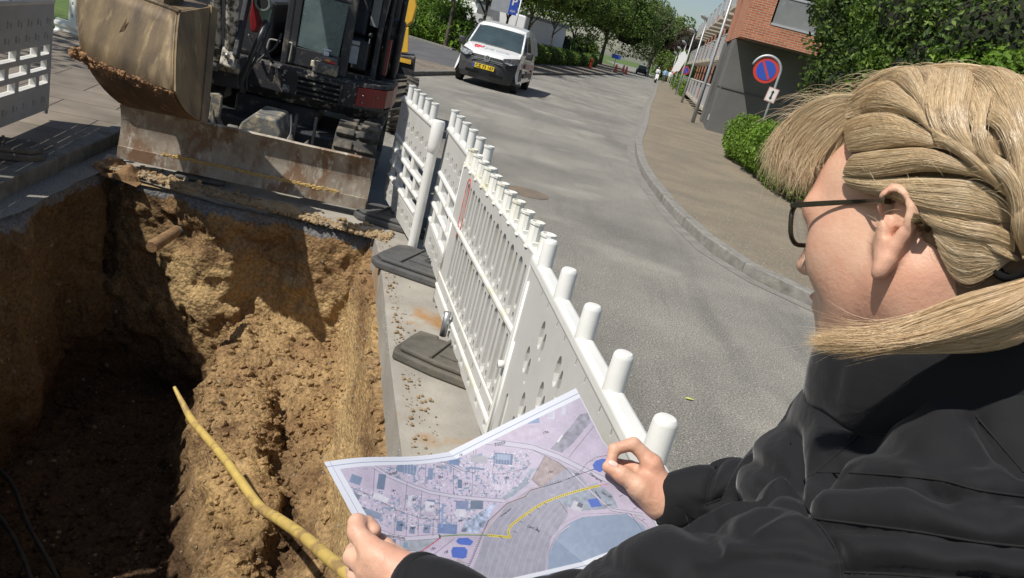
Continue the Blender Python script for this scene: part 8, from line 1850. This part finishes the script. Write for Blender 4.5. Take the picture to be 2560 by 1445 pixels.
PT = [
 D(A=[(2040,430),(2150,470),(2130,570),(1900,640),(1600,720),(1300,845),(1000,980),(700,1040),(450,1045)], B=[(2070,450),(2260,560),(2290,800),(2110,1020),(1800,1125),(1400,1135),(1000,1115),(700,1085),(440,1062)], n=2600, off0=0, bulge=0.013, seed=41, conv=HC2, k=20, dep=dpt, endjit=0.004, depth_th=0.010, r=0.00012, clumps=22),
 D(A=[(2040,430),(2160,480),(2150,600),(1950,720),(1700,830),(1400,950),(1150,1040),(900,1075),(700,1080)], B=[(2060,440),(2220,560),(2230,750),(2050,900),(1750,1000),(1450,1060),(1150,1090),(900,1100),(600,1110)], n=900, off0=0, bulge=0.008, seed=42, conv=HC2, k=20, dep=[d-0.010 for d in dpt], endjit=0.005, depth_th=0.002, r=0.00011, clumps=14),
 D(A=[(1700,690),(1500,760),(1300,830),(1100,900),(900,960),(700,980),(560,970),(430,960)], B=[(1760,700),(1560,790),(1360,880),(1150,960),(950,1010),(800,1030),(640,1040),(480,1060)], n=120, off0=0, bulge=0.003, seed=43, conv=HC2, k=16, dep=[0.515,0.518,0.522,0.527,0.534,0.542,0.552,0.562], endjit=0.012, r=0.00010)]
group('ponytail', PT, M['hair_tip'])
tc_ = P(*HC2(2010,440), 0.520); ax_ = nrm(P(*HC2(2100,460), 0.525)-P(*HC2(1950,400), 0.52)); mb = MB(); u_ = nrm(np.cross(ax_, HU)); w_ = np.cross(ax_, u_)
for o_ in (-0.004, 0.0, 0.004): mb.tube([tc_+ax_*o_+(u_*math.cos(t)+w_*math.sin(t))*0.0155 for t in np.linspace(0, 2*math.pi, 25)], 0.0028, 8, cap=False)
mb.build('hair_tie', mat('black_elastic', (0.008,0.008,0.008), rough=0.9, spec=0.1), PR, smooth=True)
# ================================================================== MAP SHEET
TLc, FTc, TRc = P(810,1155,0.99), P(1120,1130,1.075), P(1440,970,1.10)
BLc, FBc, BRc = P(1012,1535,0.87), P(1480,1425,0.985), P(1642,1368,1.00)
NUm, NVm = 620, 430
uu = np.linspace(0, 1, NUm); vv = np.linspace(0, 1, NVm); UU, VV = np.meshgrid(uu, vv, indexing='ij')
def sheetp(U, Vv):
    U = np.asarray(U, float)[..., None]; Vv = np.asarray(Vv, float)[..., None]
    l = np.clip(U/0.5, 0, 1); r = np.clip((U-0.5)/0.5, 0, 1)
    left = (TLc*(1-l)+FTc*l)*(1-Vv)+(BLc*(1-l)+FBc*l)*Vv; right = (FTc*(1-r)+TRc*r)*(1-Vv)+(FBc*(1-r)+BRc*r)*Vv
    p = np.where(U < 0.5, left, right)
    n_ = nrm(np.cross(TRc-TLc, BLc-TLc)); n_ = n_ if n_[2] > 0 else -n_
    bow = 0.010*np.sin(np.pi*r)*np.sin(np.pi*Vv)-0.006*np.sin(np.pi*l)*np.sin(np.pi*Vv)+0.004*np.sin(2*np.pi*l)*(1-Vv)
    side = (CR*0.020-CU*0.004)*np.sin(np.pi*np.clip((Vv-0.35)/0.75, 0, 1))*(r**3)
    return p+n_*bow+side
S3 = sheetp(UU, VV); dd = S3-EYE; dz = dd@CF; PX = 1280+FPX*(dd@CR)/dz; PY_ = 722.5-FPX*(dd@CU)/dz
ZX = (PX-800)*2.844; ZY = (PY_-960)*2.844          # survey coordinates of the printed drawing
zp = np.stack([ZX/60, ZY/60, 0*ZX], -1)
def srgb(*c): return np.array(lin(c))
n1 = fbm(zp*0.55, 4)[..., None]; n2 = fbm(zp*2.2+7, 3)[..., None]; n3 = vnoise(zp*7.0+3)[..., None]
C = srgb(199,190,212)*(1+0.10*n1)+0.05*n2*srgb(150,130,170)+0.03*n3
def inpoly(pts): 
    pts = np.array(pts, float); x, y = ZX, ZY; ins = np.zeros(x.shape, bool); m = (x > pts[:, 0].min()) & (x < pts[:, 0].max()) & (y > pts[:, 1].min()) & (y < pts[:, 1].max())
    xs, ys = x[m], y[m]; ii = np.zeros(xs.shape, bool); n = len(pts)
    for i in range(n):
        a, b = pts[i], pts[(i+1) % n]; c = ((a[1] > ys) != (b[1] > ys)) & (xs < (b[0]-a[0])*(ys-a[1])/(b[1]-a[1]+1e-9)+a[0]); ii ^= c
    ins[m] = ii; return ins
def dpoly(pts):
    d = np.full(ZX.shape, 1e9); s = np.zeros(ZX.shape); acc = 0; pts = [np.array(p, float) for p in pts]
    for a, b in zip(pts[:-1], pts[1:]):
        e = b-a; L_ = e@e; t = np.clip(((ZX-a[0])*e[0]+(ZY-a[1])*e[1])/L_, 0, 1); q = np.hypot(ZX-a[0]-t*e[0], ZY-a[1]-t*e[1]); m = q < d; d = np.where(m, q, d); s = np.where(m, acc+t*math.sqrt(L_), s); acc += math.sqrt(L_)
    return d, s
def fill(pts, col, nz=0.05, a=1.0):
    global C; m = inpoly(pts); c = srgb(*col)*(1+nz*n2[m]*2); C[m] = C[m]*(1-a)+c*a
def line(pts, w, col, dash=None, a=1.0):
    global C; d, s = dpoly(pts); k = np.clip((w-d)/1.6+0.5, 0, 1)*a
    if dash: k = k*((s % dash) < dash*0.55)
    C = C*(1-k[..., None])+srgb(*col)*k[..., None]
# fields, water and woods
fill([(1180,1050),(1330,860),(1470,760),(1560,740),(1760,790),(1760,940),(1640,1100),(1590,1380),(1060,1380),(1130,1200)], (168,168,184), 0.04)
for k in range(9):
    x0 = 1200+k*48; line([(x0-60,1380),(x0-20,1240),(x0+20,1120),(x0+90,980),(x0+190,860)], 2.2, (204,202,216), a=0.5)
fill([(1780,985),(1870,945),(2180,922),(2300,1010),(2375,1130),(2300,1215),(1950,1330),(1700,1385),(1600,1385),(1625,1200),(1690,1060)], (152,168,194), 0.03)
fill([(1600,510),(1700,560),(1775,610),(1790,640),(1570,735),(1505,680)], (176,162,166), 0.10)
fill([(1640,460),(1760,330),(1850,215),(1905,205),(1925,270),(1800,420),(1720,490)], (158,158,174), 0.12)
fill([(1840,760),(1970,700),(2080,790),(2120,880),(1830,905),(1690,830)], (163,172,190), 0.10)
fill([(1760,590),(1830,620),(1900,700),(1870,750),(1640,800),(1560,745)], (170,170,188), 0.08)
fill([(1300,830),(1370,800),(1490,700),(1500,640),(1560,600),(1500,600),(1430,700),(1300,800)], (160,170,186), 0.1)
fill([(575,1100),(860,1095),(700,1200),(580,1180)], (172,178,192), 0.08)
fill([(1250,330),(1560,285),(1650,330),(1560,400),(1200,400)], (203,192,212), 0.05)
fill([(980,1240),(1060,1280),(1010,1380),(880,1380)], (186,178,190), 0.05)
fill([(1040,960),(1160,900),(1260,830),(1170,1010),(1120,1060),(1000,1050)], (168,180,206), 0.30)
# speckled yards
yard = np.zeros(ZX.shape, bool)
for pl in [[(120,620),(740,560),(1230,480),(1490,470),(1490,690),(1290,810),(960,790),(600,690),(380,600)], [(150,720),(620,790),(860,800),(1200,840),(1180,930),(850,1070),(400,1010),(280,900)]]: yard |= inpoly(pl)
sp1 = vnoise(zp*3.4+11); sp2 = vnoise(zp*np.array([5.5,9,1])+2); sp3 = vnoise(zp*np.array([9,5,1])+5)
m = yard & (sp1 > 0.42); C[m] = srgb(150,164,190); m = yard & (sp2 > 0.62); C[m] = srgb(228,228,240); m = yard & (sp3 < -0.66); C[m] = srgb(126,138,160)
# roads
for pts, w in [([(1100,405),(1300,420),(1510,450),(1700,520),(1880,610),(2050,690),(2220,800),(2330,900),(2400,1010)], 17), ([(370,580),(480,650),(620,710),(780,770),(960,800),(1110,815),(1300,830)], 12), ([(420,1045),(520,1085),(620,1100),(760,1090),(850,1082)], 15), ([(560,1190),(680,1200),(860,1260),(1060,1290)], 12), ([(1800,640),(1900,740),(2020,850),(2080,895),(2300,930)], 9), ([(1770,1010),(1700,1060),(1650,1140),(1615,1230),(1610,1385)], 7), ([(2230,935),(2330,1020),(2390,1120),(2360,1200)], 9), ([(1090,470),(1100,620)], 7), ([(870,500),(890,560),(1000,620)], 8)]:
    line(pts, w, (207,203,222)); line([(x, y-w) for x, y in pts], 1.1, (70,72,84)); line([(x, y+w) for x, y in pts], 1.1, (70,72,84))
line([(1180,1060),(1215,975),(1330,850),(1470,790),(1500,745),(1570,735)], 8, (190,178,186))
# parcel lines
for pts in [[(390,600),(375,800)],[(500,580),(495,620)],[(755,545),(745,725)],[(950,600),(948,780)],[(620,700),(600,900)],[(725,760),(710,950)],[(850,790),(845,1080)],[(120,690),(375,800),(540,895),(720,955),(850,965)],[(540,895),(528,1070)],[(620,935),(612,1080)],[(700,955),(697,1080)],[(805,965),(803,1080)],[(1085,630),(1080,790)],[(1110,440),(1105,630),(1020,620),(890,560),(760,530)],[(1600,510),(1505,680),(1570,735),(1720,690)],[(1515,470),(1600,510),(1700,560),(1760,610),(1800,660)],[(1955,290),(1770,520)],[(570,1100),(570,1200)],[(490,1090),(490,1170)],[(985,1280),(920,1370)],[(700,1205),(860,1250),(1060,1288)],[(780,1235),(960,1095)],[(240,830),(230,900)],[(1700,830),(1760,920)],[(2205,920),(2290,1040),(2350,1170)],[(1240,470),(1228,640),(1300,640),(1460,600),(1500,560)]]: line(pts, 1.3, (58,60,72))
line([(1020,1380),(1090,1230),(1150,1080),(1200,970),(1330,850),(1460,800),(1495,755),(1570,735),(1700,700),(1850,640),(2050,570)], 2.0, (45,46,58))
line([(1010,1380),(1080,1230),(1140,1080),(1195,968)], 2.0, (45,46,58), dash=16)
line([(1570,722),(1820,655),(1900,560),(1980,520),(2060,505)], 1.6, (55,57,75), dash=20)
line([(2050,505),(1960,520),(1890,570),(1850,640)], 1.6, (70,75,100), dash=12)
line([(1660,1120),(1700,1000),(1870,925),(2190,915),(2330,1000)], 1.1, (90,92,104), dash=12)
# buildings
def rect(cx, cy, w, h, ang, col):
    a = R(ang); e, f_ = np.array([math.cos(a), math.sin(a)]), np.array([-math.sin(a), math.cos(a)]); c = np.array([cx, cy]); fill([c-e*w/2-f_*h/2, c+e*w/2-f_*h/2, c+e*w/2+f_*h/2, c-e*w/2+f_*h/2], col, 0.04)
for b_ in [(255,680,80,60,20,(132,150,178)),(437,695,55,110,8,(120,136,162)),(430,810,110,40,22,(222,222,234)),(615,600,140,70,14,(136,152,182)),(785,640,36,80,4,(140,156,184)),(850,590,50,16,10,(150,155,170)),(995,710,32,62,2,(118,134,160)),(960,530,75,90,10,(128,148,184)),(1305,532,130,78,5,(116,134,168)),(1305,520,100,40,5,(156,172,200)),(1640,210,50,70,3,(228,228,238)),(1735,180,28,80,10,(206,210,226)),(1520,250,80,60,-4,(150,166,200)),(1430,200,40,20,-5,(168,176,198)),(1705,390,14,60,35,(232,232,240)),(220,790,130,50,22,(128,142,160)),(365,920,150,46,20,(142,154,178)),(280,900,26,60,20,(110,126,150)),(565,1010,45,70,6,(120,138,170)),(655,1040,40,50,6,(138,150,176)),(640,830,30,70,6,(214,216,230)),(780,870,60,70,6,(220,220,234)),(790,830,60,14,8,(130,146,172)),(760,1030,50,60,5,(142,154,182)),(905,1030,140,70,4,(126,144,186)),(1000,915,70,60,2,(216,216,230)),(1010,860,90,60,2,(138,150,182)),(1115,860,90,60,2,(120,134,156)),(1260,735,36,40,4,(216,214,228)),(520,1135,36,60,3,(108,128,160)),(610,1145,30,40,3,(140,160,186)),(430,1085,60,50,20,(90,104,128)),(1830,870,80,60,24,(206,204,218)),(1850,862,40,30,24,(110,116,130)),(870,935,16,170,2,(150,168,210)),(1110,600,110,16,6,(128,144,176)),(1130,535,120,50,6,(176,176,188)),(930,600,16,60,0,(150,166,196))]: rect(*b_)
for k in range(7): line([(1618+k*7,175),(1614+k*7,240)], 1.5, (150,160,185))
for k in range(6): line([(1250+k*20,500),(1246+k*20,565)], 1.2, (200,208,226))
for k in range(5): line([(600+k*22,575),(598+k*22,640)], 1.8, (214,220,234), dash=9)
# blue basins
for pl in [[(1938,575),(1960,545),(2010,530),(2062,538),(2050,590),(1990,628),(1950,610)],[(1900,822),(1970,810),(2006,868),(1930,878)],[(966,1120),(985,1095),(1050,1092),(1092,1120),(1070,1148),(990,1140)],[(932,1185),(945,1158),(1030,1160),(1050,1180),(1040,1236),(1010,1242),(940,1232)]]: fill(pl, (92,120,205), 0.02)
# routes
line([(850,1083),(1000,1072),(1200,1074)], 4, (150,190,110)); line([(850,1083),(1000,1074),(1200,1076)], 1.6, (40,45,45))
rt_ = [(1200,1076),(1290,1084),(1352,1090),(1338,1050),(1352,1010),(1430,950),(1520,885),(1600,840),(1700,800),(1850,755),(1985,722)]
line(rt_, 8.0, (232,212,88), a=0.95); line(rt_, 2.6, (60,58,40), dash=15)
for t in [(1590,845),(1540,880),(1480,925),(1420,975),(1375,1045),(1275,1085)]: line([t,(t[0]+24,t[1]+12)], 1.6, (60,60,70))
line([(1985,722),(2060,708)], 2, (205,110,120)); line([(855,1095),(800,1135),(760,1165),(705,1200)], 5, (196,70,84), dash=13); line([(855,1095),(705,1200)], 2, (196,70,84)); line([(852,1076),(852,1092)], 5, (40,42,40))
for t in [(2150,790),(2250,880),(2310,960),(2335,1050)]: line([t,(t[0]-22,t[1]+10)], 1.8, (110,60,80))
# paper margin
mu = np.minimum(UU/0.042, (1-UU)/0.002); mv = np.minimum(VV/0.065, (1-VV)/0.065); marg = (mu < 1) | (mv < 1)
C[marg] = srgb(232,236,248)
thin = (np.abs(UU-0.021) < 0.0012) | (np.abs(VV-0.036) < 0.0018) | (np.abs(VV-0.964) < 0.0018); C[thin & marg] = srgb(150,160,190)
crease = np.abs(UU-0.5)*620 < 1.2; C[crease] = C[crease]*0.86
C = np.clip(C*0.66, 0, 1)
MS = empty('map_sheet', S3[300, 200], 'printed aerial map with a yellow dashed route, unfolded in the woman\'s hands', 'map')
i_, j_ = np.meshgrid(np.arange(NUm-1), np.arange(NVm-1), indexing='ij'); a_ = (i_*NVm+j_).ravel()
mm = bpy.data.materials.new('printed_paper'); mm.use_nodes = True; nn_ = mm.node_tree; bs = nn_.nodes['Principled BSDF']; at_ = nn_.nodes.new('ShaderNodeAttribute'); at_.attribute_name = 'print'; nn_.links.new(at_.outputs['Color'], bs.inputs['Base Color']); bs.inputs['Roughness'].default_value = 0.55; bs.inputs['Specular IOR Level'].default_value = 0.3
tr_ = nn_.nodes.new('ShaderNodeBsdfTranslucent'); nn_.links.new(at_.outputs['Color'], tr_.inputs[0]); ms_ = nn_.nodes.new('ShaderNodeMixShader'); ms_.inputs[0].default_value = 0.15; nn_.links.new(bs.outputs[0], ms_.inputs[1]); nn_.links.new(tr_.outputs[0], ms_.inputs[2]); nn_.links.new(ms_.outputs[0], nn_.nodes['Material Output'].inputs[0])
sh = raw_mesh('paper', S3.reshape(-1, 3), np.stack([a_, a_+NVm, a_+NVm+1, a_+1], 1), mm, MS)
ca = sh.data.color_attributes.new('print', 'FLOAT_COLOR', 'POINT'); ca.data.foreach_set('color', np.c_[C.reshape(-1, 3), np.ones(NUm*NVm)].astype(np.float32).ravel())
# printed lettering laid on the sheet
zx, zy = ZX.ravel(), ZY.ravel(); sn = vnormals(S3.reshape(-1, 3), np.stack([a_, a_+NVm, a_+NVm+1, a_+1], 1)); sgn = 1 if (sn.mean(0)@(EYE-S3[300, 200])) > 0 else -1
mb = MB()
for body, x, y, sz, ang in [('7000F',1280,425,34,-14),('Hedelandsvej',522,1084,31,9),('18z',663,826,26,-22),('18q',790,872,26,-22),('18o',1638,626,26,-22),('19a',1604,345,30,-22),('7000F',517,638,26,-14),('18p',855,662,26,-20),('18b',1325,666,26,-22),('M\u00f8rupvej',1962,664,27,33),('Lbnr. 2',1512,1022,27,17),('18p',1545,1040,24,20),('Lbnr. 7',2030,785,22,34),('3P',2065,802,20,34),('18c',803,1172,28,-26),('18f',895,1198,28,-26),('18y',1032,710,24,-20),('18v',520,760,24,-20),('18k',577,1005,24,-20),('18m',660,1025,24,-20),('18n',752,1028,24,-20),('7000k',2050,862,20,-14),('18x',535,1158,24,-20),('7d',312,882,24,-20),('Elev. 1 3an',1030,965,22,-14),('Nedlagt bane',1318,915,18,-38),('M\u00f8rupvej',1975,785,18,52),('18i',1001,505,22,-20),('38s',1825,640,22,-14)]:
    V_, F_ = text_mesh(body, sz); a = R(ang); 
    if not len(V_): continue
    gx = x+V_[:, 0]*math.cos(a)+V_[:, 1]*math.sin(a); gy = y+V_[:, 0]*math.sin(a)-V_[:, 1]*math.cos(a); out = []
    near = np.nonzero((np.abs(zx-x) < 130) & (np.abs(zy-y) < 130))[0]
    if not len(near): continue
    nx_, ny_, nV = zx[near], zy[near], S3.reshape(-1, 3)[near]; nN = sn[near]
    for p, q in zip(gx, gy):
        k = np.argmin((nx_-p)**2+(ny_-q)**2); base = nV[k]; out.append(base+(EYE-base)/np.linalg.norm(EYE-base)*0.0 + sgn*nN[k]*0.0004+(CR*(p-nx_[k])-CU*(q-ny_[k]))/2.844/FPX*((base-EYE)@CF))
    mb.add(out, F_)
mb.build('lettering', mat('print_ink', (0.03,0.03,0.05), rough=0.7), MS, fix=False)
